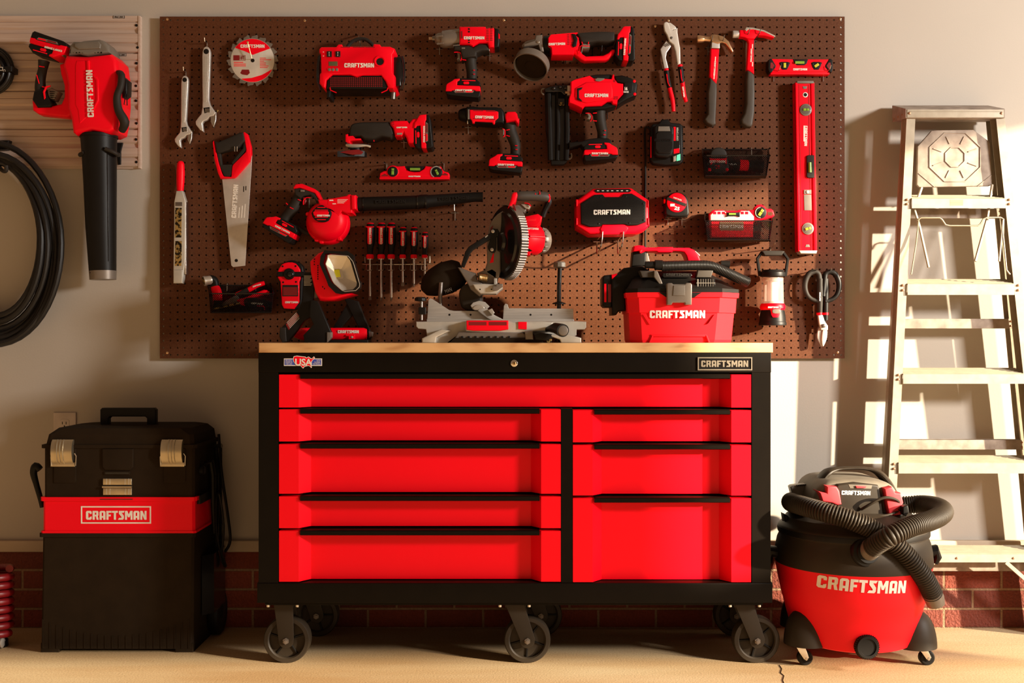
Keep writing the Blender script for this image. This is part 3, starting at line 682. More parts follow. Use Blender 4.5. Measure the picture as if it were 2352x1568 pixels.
# ================= large leaf blower on the slat panel =================
t = Thing('leaf_blower', 'large red leaf blower with long black tube hanging nose down on the slat panel', 'leaf blower', 228, 642, .10)
hs = t.slab('motor_housing', 'red', [(165, 135), (161, 147), (157, 160), (164, 180), (168, 204), (168, 257), (176, 281), (180, 312), (188, 318), (225, 309), (264, 315), (279, 308), (284, 285), (288, 240), (287, 178), (283, 146), (269, 131), (215, 137)], .035, .165, .026, taper=.004)
t.slab('housing_rib', 'red', [(216, 150), (222, 150), (226, 240), (232, 278), (226, 276), (221, 240)], .16, .171, .003, parent=hs)
t.slab('housing_rib', 'red', [(193, 150), (213, 150), (219, 275), (200, 292), (196, 262), (190, 250), (190, 160)], .16, .167, .003, parent=hs)
t.slab('housing_rib', 'red', [(225, 180), (232, 180), (242, 192), (243, 240), (232, 262), (229, 262), (238, 238), (237, 195)], .16, .169, .002, parent=hs)
t.slab('housing_rib', 'red', [(258, 158), (266, 164), (268, 200), (268, 270), (260, 282), (260, 220)], .150, .163, .003, parent=hs)
cap = t.slab('intake_cap', 'grey', [(170, 136), (173, 113), (182, 104), (198, 104), (206, 102), (240, 99), (252, 103), (262, 115), (267, 132), (240, 133), (215, 138), (195, 133)], .05, .155, .012)
t.slab('intake_cap_ridge', 'grey', [(186, 110), (200, 107), (240, 105), (246, 112), (244, 122), (196, 124), (186, 118)], .15, .160, .004, parent=cap)
vents(t, [(176+k*7.0, 126+(0 if k % 2 else .6)) for k in range(11)], .1535, 1.5, 9, cap, 'black', 12)
logo(t, 206.5, 215, 108, .1715, -92, parent=hs, hs=.92)
fr_ = t.slab('handle_frame', 'red', [(77, 232), (79, 255), (92, 264), (130, 268), (158, 271), (172, 262), (172, 170), (163, 158), (158, 160), (152, 146), (140, 150), (143, 172), (151, 198), (151, 225), (144, 240), (127, 244), (108, 244), (96, 236)], .065, .115, .008)
g = grip(t, [(101, 140), (98, 160), (93, 185), (94, 210), (103, 236)], [13, 10, 11, 13, 17], [(90, 152, 102, 154), (84, 172, 90, 192), (97, 199, 105, 201)])
t.slab('grip_base', 'black', [(84, 212), (107, 205), (118, 226), (127, 241), (122, 249), (92, 250), (80, 232)], .07, .125, .008, parent=g)
t.slab('grip_outline', 'red', [(109, 232), (106, 215), (112, 202), (123, 200), (121, 203), (114, 205), (110, 214), (112, 228)], .12, .128, .001, parent=g)
tr = t.slab('trigger', 'grey', [(112, 208), (122, 203), (139, 212), (128, 232), (113, 229)], .075, .115, .006)
for k in range(5): t.part('trigger_rib', t.m().tube([(114+k*.6, 210+k*4.5, .117), (134-k*2, 211+k*4.5, .112)], 1.0, 6), 'black', tr)
battery(t, 121, 118, 1.08, 194, 1, .055, .15)
hd = t.tube('side_handle', 'rubber', [(270, 166, .15), (279, 172, .17), (277, 198, .178), (269, 222, .178), (272, 252, .178), (286, 280, .17), (280, 300, .15)], [5, 8, 8, 8.5, 9.5, 11, 8], 12, 4)
t.slab('side_lock', 'black', [(288, 178), (299, 188), (298, 220), (288, 228)], .08, .13, .006)
t.part('side_spring', t.m().tube([(289, 210, .14), (285, 240, .14), (292, 242, .135), (291, 215, .135)], 1.2, 6), 'black_gloss')
tb_ = t.part('blower_tube', t.m().tube([(227, 310, .1), (227, 322, .1), (228, 350, .1), (230, 420, .1), (232, 520, .1), (235, 600, .1), (236, 625, .1)], [41, 40, 38.5, 36.5, 34, 31, 30], 36), 'black')
t.part('tube_collar', t.m().tube([(227, 311, .1), (227, 317, .1)], [42.5, 42.5], 36), 'black', tb_)
t.part('tube_seam', t.m().tube([(246, 352, .1405), (247, 420, .139), (248, 520, .136), (249, 600, .133)], 1.2, 6), 'black_gloss', tb_)
nz_ = t.part('nozzle_tip', t.m().tube([(236, 622, .1), (236.5, 642, .1)], [30.5, 29.3], 36), 'gunmetal', tb_)
t.slab('nozzle_notch', 'black_gloss', [(214, 628), (218, 622), (238, 622), (247, 629), (237, 631), (222, 631)], .127, .1345, .0005, parent=nz_)
# bracket holding it
b = Thing('wall_bracket', 'black slat wall bracket with two curved prongs around the blower tube', 'bracket', 230, 376, .05)
b.slab('bracket_plate', 'black', [(192, 325), (277, 325), (272, 345), (272, 375), (266, 376), (262, 345), (200, 345)], .02, .028, .002)
for a in ((190, 1), (272, -1)):
    s_ = a[1]; b.part('prong', b.m().tube([(228-s_*30, 350, .03), (a[0]-s_*2, 354, .07), (a[0]-s_*2, 356, .12), (a[0]+s_*9, 350, .150), (a[0]+s_*20, 342, .158), (a[0]+s_*26, 339, .158)] if s_ < 0 else [(198, 350, .03), (186, 354, .07), (184, 355, .12), (190, 353, .145), (197, 343, .150)], 5, 10, 5) if False else b.m().tube([(228-s_*32, 350, .03), (228-s_*43, 354, .07), (228-s_*43, 356, .12), (228-s_*34, 350, .143)]+([(237+4, 341, .152)] if s_ < 0 else []), 4.6, 10, 4), 'rubber')
# ================= black hoses and cable, far left =================
m = M(.05)
random.seed(3)
loops = [(-20, 548, 112, 178, .075), (-22, 555, 118, 186, .085), (-20, 560, 130, 196, .08), (-24, 565, 139, 205, .07), (-22, 566, 148, 212, .08), (-26, 572, 156, 219, .085), (-24, 575, 147, 215, .07), (-24, 560, 165, 232, .08)]
def loop_pts(cx, cy, rx, ry, dd, wob):
    out = []
    for k in range(48):
        a = 2*math.pi*k/48; sx = math.cos(a); sy_ = math.sin(a)
        ex = abs(sx)**0.9*(1 if sx >= 0 else -1)
        out.append((cx+rx*ex*(1-.10*max(0, -sy_)**2), cy+ry*sy_, dd+.012*math.sin(a*2+wob)))
    return out
for i, (cx, cy, rx, ry, dd) in enumerate(loops): m.tube(loop_pts(cx, cy, rx, ry, dd, i), 7.2, 10, 0, closed=True)
single('garden_hose', m, 'hose_black', 'thick coil of black hose hanging on the left of the wall', 'hose')
b = Thing('hose_bracket', 'black wall bracket holding the coil of hose at the left edge', 'bracket', 0, 350, .03)
pl = b.slab('bracket_plate', 'black', [(-40, 324), (26, 324), (20, 345), (-40, 345)], .021, .05, .003)
b.part('plate_frame', b.m().ring([(-22, 327), (9, 327), (9, 333), (-22, 333)], [(-21, 328), (8, 328), (8, 332), (-21, 332)], .05, .0505), 'white', pl)
logo(b, -6, 330, 26, .0503, 0, parent=pl, hs=.6)
b.part('hook_arm', b.m().tube([(-8, 345, .04), (-2, 380, .06), (6, 392, .10), (14, 392, .128), (14, 380, .133)], 4.5, 10, 4), 'rubber', label='rubber coated arm')
t = Thing('extension_cord', 'round bundle of black cable with a printed strap at the upper left edge', 'cord', -20, 215, .05)
m = t.m()
for i in range(6):
    m.tube([(-20+(50-i*4.5)*math.cos(a), 162+(54-i*4.5)*math.sin(a), .035+.012*(i % 3)) for a in [2*math.pi*k/36 for k in range(36)]], 3.6, 8, 0, closed=True)
t.part('cable', m, 'hose_black')
st = t.slab('strap', 'black', [(-4, 157), (34, 155), (34, 168), (-4, 170)], .022, .075, .004)
text(t, 'U', 10, 162, 5, .0755, 180, 5, parent=st); t.part('strap_mark', t.m().ring([(6, 158), (14, 158), (14, 166), (6, 166)], [(7, 159), (13, 159), (13, 165), (7, 165)], .0752, .0758), 'white', st)
# ================= wrenches =================
def wrench(lab, ax, ay, s, ang):
    t = Thing('adjustable_wrench', lab, 'wrench', ax, ay+s*120, .045)
    f = frame(ax, ay, s, ang)
    m = t.m(.045)
    body = smooth([(-9, 0), (-6, -9), (0, -12), (6, -9), (9, 0), (9.5, 10)], 3, False)+[(9, 60), (8.5, 112), (12, 124), (20, 135), (26, 142), (22, 150), (12, 152), (6, 160), (-2, 163), (-5, 168), (-2, 188), (-10, 184), (-20, 172), (-21, 164), (-16, 156), (-8, 146), (-6, 132), (-6, 112), (-8, 60), (-9.5, 10)]
    m.slab(f(body), .032, .05, .0035)
    bd_ = t.part('wrench_body', m, 'steel_satin')
    t.part('hanging_hole', t.m(.045).disc(*f([(0, 0)])[0], 6.2*s, .0495, .0503, .0002), 'black', bd_)
    t.part('handle_recess', t.m(.045).slab(f([(-4.5, 12), (4.5, 12), (4.8, 60), (4.2, 118), (-2.5, 118), (-4.5, 60)]), .0492, .0505, .0005), 'alu', bd_)
    logo(t, *f([(0.5, 68)])[0], 44*s, .0508, ang-90, 'steel_satin', parent=bd_, hs=.8, th=.0003)
    jw = t.part('movable_jaw', t.m(.045).slab(f([(14, 151), (27, 140), (27, 160), (22, 178), (14, 164)]), .034, .049, .003), 'steel')
    t.part('adjusting_pin', t.m(.045).tube([(*f([(22, 143)])[0], .042), (*f([(31, 136)])[0], .042)], 2.3*s, 8), 'brass', jw)
    kn = t.part('thumbwheel_slot', t.m(.045).slab(f([(-3, 132), (11, 130), (14, 140), (0, 145)]), .049, .0506, .0004), 'black', bd_)
    for k in range(4): t.part('thumbwheel', t.m(.045).tube([(*f([(1+k*3.2, 133)])[0], .0505), (*f([(2+k*3.2, 142)])[0], .0505)], 1.1*s, 6), 'chrome', kn)
wrench('larger chrome adjustable wrench with open jaw, above and right of the smaller one', 474.5, 119, .98, 1.5)
wrench('smaller chrome adjustable wrench with open jaw, lower left of the larger one', 425, 184, .83, 2.5)
hook(427, 166, 'chrome hook at the top of the smaller wrench', 0, 8, .03, stem=12, bar=0); hook(475.5, 100, 'chrome hook at the top of the larger wrench', 0, 8, .03, stem=12, bar=0)
# ================= circular saw blade =================
t = Thing('circular_saw_blade', 'round toothed circular saw blade with red and silver printed face', 'saw blade', 580, 199, .045)
R = 60; pts = []; nt_ = 18
for k in range(nt_):
    a0 = 2*math.pi*k/nt_
    for da, rr in ((0, R), (.035, R-2.5), (.05, R-7), (.08, R-9), (.12, R-7.5), (.15, R-4), (.26, R-3)):
        pts.append((580+rr*math.cos(a0+da), 139+rr*math.sin(a0+da)))
bl = t.slab('blade', 'gunmetal', pts, .0435, .0455, .0004)
circ = lambda r, a0, a1, n=24: [(580+r*math.cos(math.radians(a0+(a1-a0)*k/n)), 139+r*math.sin(math.radians(a0+(a1-a0)*k/n))) for k in range(n+1)]
fc = t.disc('printed_face', 'bright_steel', 580, 139, 50, .0455, .0459, .0001, parent=bl, n=48)
t.slab('print', 'red', circ(49.5, 216, 326)+[(581, 126), (560, 117)], .0459, .0462, 0, parent=fc)
t.slab('print', 'red', circ(49.5, 24, 122, 18)+[(578, 179), (602, 172)], .0459, .0462, 0, parent=fc)
logo(t, 580, 106, 55, .0464, 0, parent=fc, hs=.95)
t.rect('print', 'dark_red', 536, 127, 549, 139, .0459, .0462, 0, parent=fc); t.part('print', t.m().ring([(549, 127), (564, 127), (564, 139), (549, 139)], [(550, 128), (563, 128), (563, 138), (550, 138)], .0459, .0462), 'dark_red', fc)
text(t, '18T', 556.5, 133, 8, .0463, 0, 11, 'dark_red', fc, bold=.03)
for i, w_ in enumerate((22, 28, 28)): t.rect('print', 'red', 537, 142.5+i*4, 537+w_, 144.2+i*4, .0459, .0461, 0, parent=fc)
for i, w_ in enumerate((14, 26, 10, 14, 14, 20, 18)): t.rect('print', 'red', 597, 133+i*3.6, 597+w_, 134.4+i*3.6, .0459, .0461, 0, parent=fc)
t.slab('print', 'dark_red', [(552, 168), (556, 160), (572, 160), (574, 168), (568, 173), (556, 171)], .0459, .0462, 0, parent=fc)
t.disc('arbor_hole', 'black', 580.5, 139, 4.3, .0459, .0466, 0, parent=bl)
m = M(.026); m.tube([(581, 139, .03), (578, 134, .06), (569, 98, .07)], 1.2, 7); m.tube([(581, 139, .018), (581, 139, .035)], 1.4, 7); m.ball(569, 97, 2.6, .07)
single('peg_hook', m, 'gold', 'long slanting wire hook across the face of the circular saw blade', 'hook', 'wire hooks in the perforated board')
# ================= hand saw =================
t = Thing('hand_saw', 'hand saw with red and black handle and tapering grey blade hanging point down', 'hand saw', 545, 613, .05)
bl = t.slab('blade', 'steel_satin', [(578, 352), (579, 360), (563, 610), (535, 613), (531, 609), (510, 410), (560, 380)], .047, .0488, .0003)
logo(t, 539, 462, 76, .0492, -86, 'white', parent=bl, hs=.95)
for a, b_, w_ in ((549, 488, 24), (555.5, 486, 28), (562, 484, 32)): t.part('print', t.m().slab(frame(a, b_, 1, -86)([(-w_/2, -1), (w_/2, -1), (w_/2, 1), (-w_/2, 1)]), .0488, .0491, 0), 'white', bl)
for a, b_, w_ in ((559.5, 434, 13), (564.5, 432, 10)): t.part('print', t.m().slab(frame(a, b_, 1, -88)([(-w_/2, -1), (w_/2, -1), (w_/2, 1), (-w_/2, 1)]), .0488, .0491, 0), 'black', bl)
t.disc('hanging_hole', 'black', 542.5, 598, 3.7, .0488, .0492, 0, parent=bl)
hn = t.slab('handle', 'red', [(490, 328), (492, 324), (494, 325), (497, 345), (505, 378), (512, 400), (516, 406), (533, 407), (535, 384), (537, 379), (566, 350), (567, 344), (562, 315), (560, 306), (563, 304), (570, 309), (578, 338), (578.5, 356), (575, 372), (545, 406), (540, 410), (508, 411.5), (502, 398), (494, 366)], .038, .062, .005)
gr = t.slab('grip', 'rubber', [(494, 325), (503, 328), (530, 315), (552, 306), (561, 305), (565, 325), (567, 344), (560, 353), (543, 371), (536, 378), (534, 400), (530, 406), (517, 406), (509, 385), (505, 378), (498, 350)], .041, .058, .004)
t.slab('grip_opening', 'peg_brown', [(505, 356), (520, 350), (545, 343), (552, 334), (561, 325), (565, 338), (562, 343), (542, 364), (535, 378), (512, 381), (508, 374)], .057, .0590, 0, parent=gr) if False else None
# real opening: rebuild grip as loop pieces
bpy.data.objects.remove(gr)
gr = t.slab('grip', 'rubber', [(494, 325), (503, 328), (530, 316), (552, 306), (561, 305), (566, 326), (560, 329), (553, 338), (545, 343), (520, 349), (506, 354), (499, 352)], .036, .066, .007)
t.slab('grip_spine', 'rubber', [(494, 325), (500, 330), (508, 355), (511, 379), (536, 378), (534, 400), (530, 406), (517, 406), (509, 390), (503, 373)], .040, .060, .003, parent=gr)
t.slab('grip_spine', 'rubber', [(566, 326), (567, 344), (562, 351), (543, 372), (536, 379), (533, 374), (541, 364), (560, 341), (561, 328)], .040, .060, .002, parent=gr)
m = M(.03)
for a in (539, 544.5): m.tube([(a, 336, .02), (a, 337, .072), (a, 348, .074)], 1.2, 7)
single('peg_hook', m, 'chrome', 'chrome double hook inside the hand saw handle', 'hook', 'wire hooks in the perforated board')
# ================= rasp plane =================
t = Thing('surface_rasp', 'long narrow rasp plane with smooth red handle and perforated metal body', 'rasp', 412, 652, .05)
t.tube('handle', 'red', [(415, 370), (415, 376), (415, 395), (414.5, 420), (414, 436), (414, 439)], [4, 8, 9.5, 9, 7.5, 7.5], 20, 4)
bd_ = t.slab('rasp_body', 'cast_alu', [(407, 439), (421, 439), (428, 462), (428.5, 510), (427, 600), (424, 626), (421, 651), (400, 651), (400, 618), (402, 500), (402, 464)], .035, .062, .003)
t.rect('side_flange', 'steel', 424.5, 464, 429, 630, .03, .058, .002, parent=bd_)
for a, b_ in ((478, 546), (554, 611)): t.part('rasp_blade', t.m().slab([(405, a), (420, a), (419, b_), (404, b_)], .058, .0625, .0005), 'brass', bd_, label='perforated blade showing through the frame')
t.rect('adjuster_recess', 'steel_dark', 405, 465, 421, 474, .058, .0625, .0005, parent=bd_); t.rect('toe_plate', 'cast_alu', 401, 620, 422, 651, .058, .066, .003, parent=bd_)
hook(428, 457, 'small hook at the neck of the red handled rasp', 0, 3, .02, stem=0, bar=0)
# ================= inflator =================
t = Thing('air_inflator', 'boxy red portable inflator with a small display and carrying strap', 'inflator', 830, 212, .10)
hs = t.slab('housing', 'red', [(740, 122), (745, 118), (778, 118), (783, 112), (791, 112), (793, 117), (861, 117), (863, 111), (877, 112), (880, 117), (900, 117), (911, 122), (910, 132), (906, 136), (906, 176), (911, 183), (911, 206), (914, 208), (907, 213), (896, 212), (890, 197), (880, 183), (838, 183), (825, 187), (811, 182), (770, 182), (757, 194), (755, 213), (749, 211), (740, 200), (741, 180), (744, 176), (743, 134), (740, 131)], .03, .165, .012)
t.slab('grille', 'black', [(755, 213), (757, 193), (770, 182), (811, 182), (825, 187), (838, 182), (880, 182), (892, 196), (896, 213)], .04, .160, .006)
m = t.m()
for r_ in range(5):
    for k in range(26):
        px_ = 765+k*4.6; py_ = 187+r_*4.6
        if px_ > 760+max(0, (190-py_)) and px_ < 886-max(0, (190-py_)): m.rect(px_, py_, px_+2.9, py_+2.9, .160, .1606, 0)
t.part('grille_mesh', m, 'dark_red')
t.part('grille_edge', t.m().tube([(758, 201, .160), (759, 207, .161), (773, 213, .161)], 1.2, 6), 'red'); t.part('grille_edge', t.m().tube([(891, 201, .160), (889, 207, .161), (876, 213, .161)], 1.2, 6), 'red')
for a, s_ in ((763.5, 'I O'), (783, 'I O')):
    sw = t.rect('rocker_switch', 'black_gloss', a-5.5, 129, a+5.5, 142, .16, .169, .002)
    for j in (131.5, 135, 138.5): t.rect('switch_mark', 'white', a-1, j, a+1, j+1.4, .169, .1693, 0, parent=sw)
t.rect('display', 'lcd', 762, 152, 782, 162, .16, .1662, .0005)
t.slab('button_surround', 'red', [(758, 167), (762, 166), (784, 166), (785, 171), (784, 175), (762, 175), (758, 171)], .16, .167, .001)
for a in (764, 772, 780.5): t.disc('button', 'grey', a, 170.6, 3.4, .166, .1685, .0008)
for a in (792, 820, 848): t.part('panel_gap', t.m().rect(a-3, 119, a+(18 if a != 820 else 23), 120.4, .16, .1655, 0), 'dark_red')
for a in (130, 139): t.rect('light_mark', 'white', 749, a, 751.5, a+1.2, .165, .1655, 0)
logo(t, 825, 150, 68, .1657, 0)
pt = t.part('gauge_port', t.m().lathe([(.018, 0), (.018, .004), (.0145, .0035), (.0135, .0008)], (wx(877.5, .1), -.1648, wz(151.5, .1)), (0, -1, 0), 28), 'red')
t.disc('port_hole', 'black_gloss', 878, 152.5, 8.2, .165, .1662, 0, parent=pt)
t.tube('carry_strap', 'rubber', [(795, 118, .09), (799, 106, .09), (810, 95, .09), (823, 90, .09), (838, 90, .09), (851, 98, .09), (858, 107, .09), (863, 118, .09)], 4.2, 10, 3)
m = t.m()
for i in range(4):
    m.tube([(733+(i % 2)*3, 128, .05+i*.025), (730+(i % 2)*3, 150, .05+i*.025), (730+(i % 2)*3, 185, .05+i*.025), (737, 207, .05+i*.025)], 2.6, 8, 4)
t.part('left_cord_wrap', m, 'black_gloss'); m = t.m()
for i in range(5):
    m.tube([(910+i*3.6, 130, .04+.022*i), (914+i*3.6, 150, .05+.022*i), (914+i*3.6, 185, .05+.022*i), (909+i*3.6, 203, .04+.022*i)], 2.4, 8, 4)
m.rect(905, 134, 922, 200, .04, .12, .004)
t.part('hose_wrap', m, 'black_gloss', label='black hose wound on the right side')
t.tube('hose_end', 'steel_dark', [(902, 196, .10), (903, 210, .10), (902, 228, .10)], [4, 6.5, 6.5], 14, 3)
t.slab('foot', 'black', [(754, 212), (764, 212), (762, 229), (755, 229)], .05, .14, .003)
m = M(.03); m.tube([(823, 80, .02), (824, 84, .06), (829, 108, .10), (831, 116, .12)], 1.3, 7); m.tube([(822, 112, .10), (839, 111, .10)], 1.2, 7)
single('peg_hook', m, 'steel', 'slanting wire hook in front of the inflator strap', 'hook', 'wire hooks in the perforated board')
# ================= impact wrench =================
t = Thing('impact_wrench', 'red pistol-grip impact wrench with taupe metal nose at top of board', 'power tool', 1065, 230, .075)
t.tube('nose', 'gunmetal', [(999, 90), (1004, 90), (1012, 90), (1016, 90.5), (1035, 89.5), (1056, 88.5)], [9, 13, 15, 19, 21, 21.5], 28, 2)
t.part('nose_collar', t.m().tube([(1014, 90), (1017, 90)], [16, 18], 28), 'gunmetal')
for a, b_ in ((1008, 82), (1010, 99), (1047, 71), (1047, 103)): t.part('nose_rib', t.m().tube([(a-6, b_+2, .115 if a < 1020 else .10), (a+9, b_, .120 if a < 1020 else .104)], 2, 8), 'gunmetal')
an = t.tube('square_drive', 'copper_steel', [(985, 89), (998, 89)], 4.5, 4, 0); t.part('drive_shaft', t.m().tube([(993, 89), (1001, 89)], 6, 14), 'steel_dark', an)
hs = t.slab('motor_housing', 'red', [(1056, 67), (1115, 67), (1117, 70), (1134, 69.5), (1136, 74), (1136, 116), (1123, 115), (1120, 105), (1102, 104.5), (1087, 113), (1079, 109), (1056, 108)], .035, .115, .012)
logo(t, 1089, 87, 47, .1156, 0, parent=hs)
vents(t, [(1120.5, 73+k*3.8) for k in range(8)]+[(1129, 73+k*3.8) for k in range(8)], .1153, 2.8, 1.8, hs, 'dark_red')
for a, b_ in ((72, 76), (78, 82), (93, 101), (103, 106)): t.rect('vent', 'black', 1076, a, 1080, b_, .112, .1154, 0, parent=hs)
t.slab('side_recess', 'dark_red', [(1059, 80), (1063, 78), (1064, 95), (1060, 96)], .112, .1154, 0, parent=hs)
ec = t.slab('end_cap', 'black', [(1136, 70), (1145, 72), (1148, 78), (1148, 104), (1146, 114), (1134, 116)], .04, .11, .006)
t.slab('end_cap_inlay', 'red', [(1145, 82), (1148, 86), (1148, 95), (1145, 95)], .07, .111, .001, parent=ec)
g = t.slab('upper_grip', 'rubber', [(1043, 110), (1079, 109), (1087, 114), (1102, 105), (1121, 107), (1124, 122), (1108, 122), (1096, 127), (1094, 136), (1062, 138), (1058, 122), (1043, 120)], .04, .108, .010)
grip(t, [(1080, 120), (1081, 145), (1084, 165), (1083, 186)], [14, 13, 12.5, 11.5], [(1062, 122, 1071, 121), (1062, 137, 1071, 138), (1087, 161, 1091, 161.5), (1087, 170, 1091, 170.5)])
t.slab('trigger', 'grey', [(1050, 122), (1058, 121), (1058, 136), (1056, 139), (1050, 139), (1052, 132)], .055, .095, .004)
t.part('trigger_guard', t.m().tube([(1043, 120, .098), (1055, 120, .098), (1060, 126, .098), (1060, 134, .098), (1058, 140, .098)], 1.1, 6, 3), 'red')
t.rect('forward_button', 'grey', 1061, 115, 1069, 118, .1, .111, .001)
battery(t, 1065, 202, 1.0, 0, 1, .035, .115)
hook(1009.5, 111, 'steel hook under the taupe nose of the impact wrench', 0, 6, .06); hook(1124.5, 126, 'steel hook under the rear end of the impact wrench', 0, 6, .06)
# ================= cut-off tool =================
t = Thing('cut_off_tool', 'long red and black cordless cut-off tool with grey disc guard lying sideways', 'power tool', 1320, 168, .08)
t.tube('gear_head', 'gunmetal', [(1200, 108), (1210, 103), (1228, 100), (1240, 101)], [3, 8, 10, 15], 18, 3)
m = t.m(); m.slab([(1230, 86), (1245, 84), (1249, 124), (1240, 124), (1236, 108), (1203, 112), (1202, 106), (1228, 97)], .05, .11, .006)
hd = t.part('gear_case', m, 'gunmetal'); t.disc('gear_bolt', 'steel', 1235.5, 101.5, 3.5, .11, .113, .001, parent=hd)
hs = t.tube('collar', 'black', [(1248, 104), (1252, 104), (1262, 104), (1266, 105)], [20, 21, 21, 22], 26, 0)
bh = t.slab('motor_housing', 'red', [(1258, 94), (1264, 86), (1325, 81), (1326, 84), (1320, 87), (1328, 94), (1330, 108), (1326, 120), (1318, 124), (1316, 134), (1266, 134), (1265, 118), (1258, 112)], .045, .125, .014)
logo(t, 1279, 101, 38, .1256, -2, parent=bh)
vents(t, [(1304, 88+k*3.6) for k in range(7)]+[(1312, 88+k*3.4) for k in range(6)], .1253, 2.4, 1.6, bh, 'dark_red', -3)
t.slab('side_switch', 'black', [(1312, 86), (1320, 87), (1325, 98), (1322, 114), (1315, 117), (1312, 112), (1316, 102)], .12, .130, .003, parent=bh)
gr = t.slab('rubber_grip', 'rubber', [(1321, 84), (1330, 82), (1352, 80), (1372, 79), (1390, 79), (1410, 80), (1410, 100), (1395, 104), (1372, 103), (1354, 105), (1350, 107), (1333, 106), (1329, 94)], .045, .122, .012)
for a in (1380.5, 1389.5): t.part('grip_accent', t.m().tube([(a-1, 78, .10), (a, 82, .115)], 1, 6), 'red', gr)
for a in (1336.5, 1352): t.part('grip_accent', t.m().tube([(a, 96, .122), (a+(2 if a < 1340 else -1), 102, .122)], 1, 6), 'red', gr)
t.slab('trigger', 'grey', [(1334, 108), (1338, 106), (1353, 107), (1353, 116), (1344, 118), (1338, 118), (1334, 123)], .055, .12, .006)
t.part('trigger_guard', t.m().tube([(1332, 124, .115), (1332, 107, .118), (1335, 105, .12), (1355, 106, .12)], 1, 6), 'red')
t.slab('guard_bar', 'red', [(1316, 118), (1328, 112), (1332, 122), (1337, 129), (1345, 134), (1384, 132), (1396, 126), (1404, 118), (1411, 118), (1411, 124), (1396, 140), (1390, 143), (1342, 145), (1334, 142), (1316, 127)], .07, .11, .006)
battery(t, 1430, 107, 1.0, -86, -1, .035, .125)
dg = t.part('disc_guard', M(.09).lathe([(.0, .012), (.058, .012), (.062, .008), (.062, -.022), (.058, -.022), (.058, .006), (0, .006)], (wx(1222, .09), -.09, wz(146, .09)), (.30, .55, .80), 40), 'gunmetal', label='grey guard shell over the disc')
t.part('cutting_disc', M(.09).lathe([(0, -.016), (.020, -.016), (.022, -.013), (.054, -.012), (.056, -.009), (0, -.009)], (wx(1222, .09), -.09, wz(146, .09)), (.30, .55, .80), 40), 'black_matte', dg)
hook(1299, 132, 'black hook under the motor of the cut-off tool', 1, 10, .08, 'black', 14, 0); hook(1377, 130, 'black hook under the guard bar of the cut-off tool', 1, 12, .08, 'black', 14, 0); hook(1361, 112, 'black hook with bright tip inside the guard of the cut-off tool', 0, 6, .07, 'black', 18, 0)
# ================= nailer =================
t = Thing('nail_gun', 'red cordless nail gun with upright black magazine and a 16 marked on its rear cap', 'nailer', 1340, 378, .08)
mg = t.slab('magazine', 'black', [(1252, 209), (1304, 205), (1305, 360), (1302, 372), (1295, 377), (1266, 378), (1262, 340), (1254, 300)], .045, .075, .004)
for a, b_, c_ in ((1260, 215, 6), (1280, 213, 4.5), (1301, 213, 6)):
    t.part('magazine_rail', t.m().tube([(a, b_, .08), (a+2, 300, .08), (a+(4 if a < 1270 else 0), 368, .08)], c_, 8), 'black', mg)
t.rect('magazine_slot', 'black_gloss', 1267, 218, 1275, 366, .074, .079, .001, parent=mg); t.rect('magazine_slot', 'black_gloss', 1286, 240, 1296, 366, .074, .0765, .001, parent=mg)
t.rect('pusher', 'black_gloss', 1281, 228, 1297, 244, .075, .098, .003); t.rect('latch', 'brass', 1285, 237.5, 1294.5, 245, .095, .101, .001, label='small brass latch')
for a, b_ in ((1249, 204), (1313, 352)): t.part('belt_hook', t.m().tube([(a, b_+(14 if a < 1300 else -2)), (a-5 if a < 1300 else a, b_+8), (a-4 if a < 1300 else a, b_+1), (a+4 if a < 1300 else a-2, b_-0), ] if a < 1300 else [(1312, 352), (1313, 360), (1309, 365), (1306, 364)], 2, 8, 4), 'gunmetal')
m = t.m(); m.slab([(1250, 206), (1262, 202), (1275, 199), (1290, 197), (1306, 197), (1307, 212), (1296, 222), (1288, 214), (1262, 214), (1252, 214)], .045, .10, .004)
for a in ((1272, 203), (1287, 200), (1299, 202)): m.ball(a[0], a[1], 5, .10)
t.part('nose_assembly', m, 'black_gloss'); t.rect('nose_lever', 'silver', 1302, 200, 1310, 222, .07, .108, .003); t.rect('nose_screw', 'copper_steel', 1297, 214, 1308, 219, .10, .112, .002)
hs = t.slab('motor_housing', 'red', [(1309, 194), (1318, 189), (1352, 180), (1362, 187), (1365, 186), (1401, 188), (1404, 178), (1408, 177), (1409, 188), (1416, 197), (1429, 199), (1429, 222), (1416, 236), (1415, 248), (1404, 246), (1402, 240), (1393, 240), (1380, 249), (1341, 251), (1336, 257), (1322, 250), (1305, 243), (1305, 232), (1309, 220)], .035, .13, .016)
t.slab('housing_panel', 'red', [(1330, 205), (1345, 197), (1400, 196), (1404, 214), (1404, 232), (1395, 236), (1345, 244), (1330, 240), (1319, 230), (1320, 210)], .126, .134, .003, parent=hs)
t.slab('nose_inset', 'black', [(1323, 211), (1336, 208), (1334, 213), (1328, 216), (1328, 232), (1334, 238), (1335, 241), (1323, 236)], .13, .136, .002, parent=hs)
logo(t, 1370, 219, 54, .1346, 0, parent=hs)
rc = t.slab('rear_cap', 'black', [(1409, 180), (1427, 178), (1448, 185), (1459, 192), (1462, 200), (1459, 225), (1438, 234), (1418, 247), (1410, 246), (1416, 235), (1428, 222), (1429, 199), (1415, 196), (1409, 188)], .04, .122, .012)
tc_ = t.slab('top_cover', 'black', [(1345, 181), (1368, 177), (1398, 176.5), (1403, 178), (1403, 188), (1364, 187), (1355, 190)], .045, .122, .005)
t.slab('rear_panel', 'black', [(1431, 196), (1448, 195), (1451, 200), (1450, 214), (1446, 219), (1430, 219)], .12, .126, .002, parent=rc)
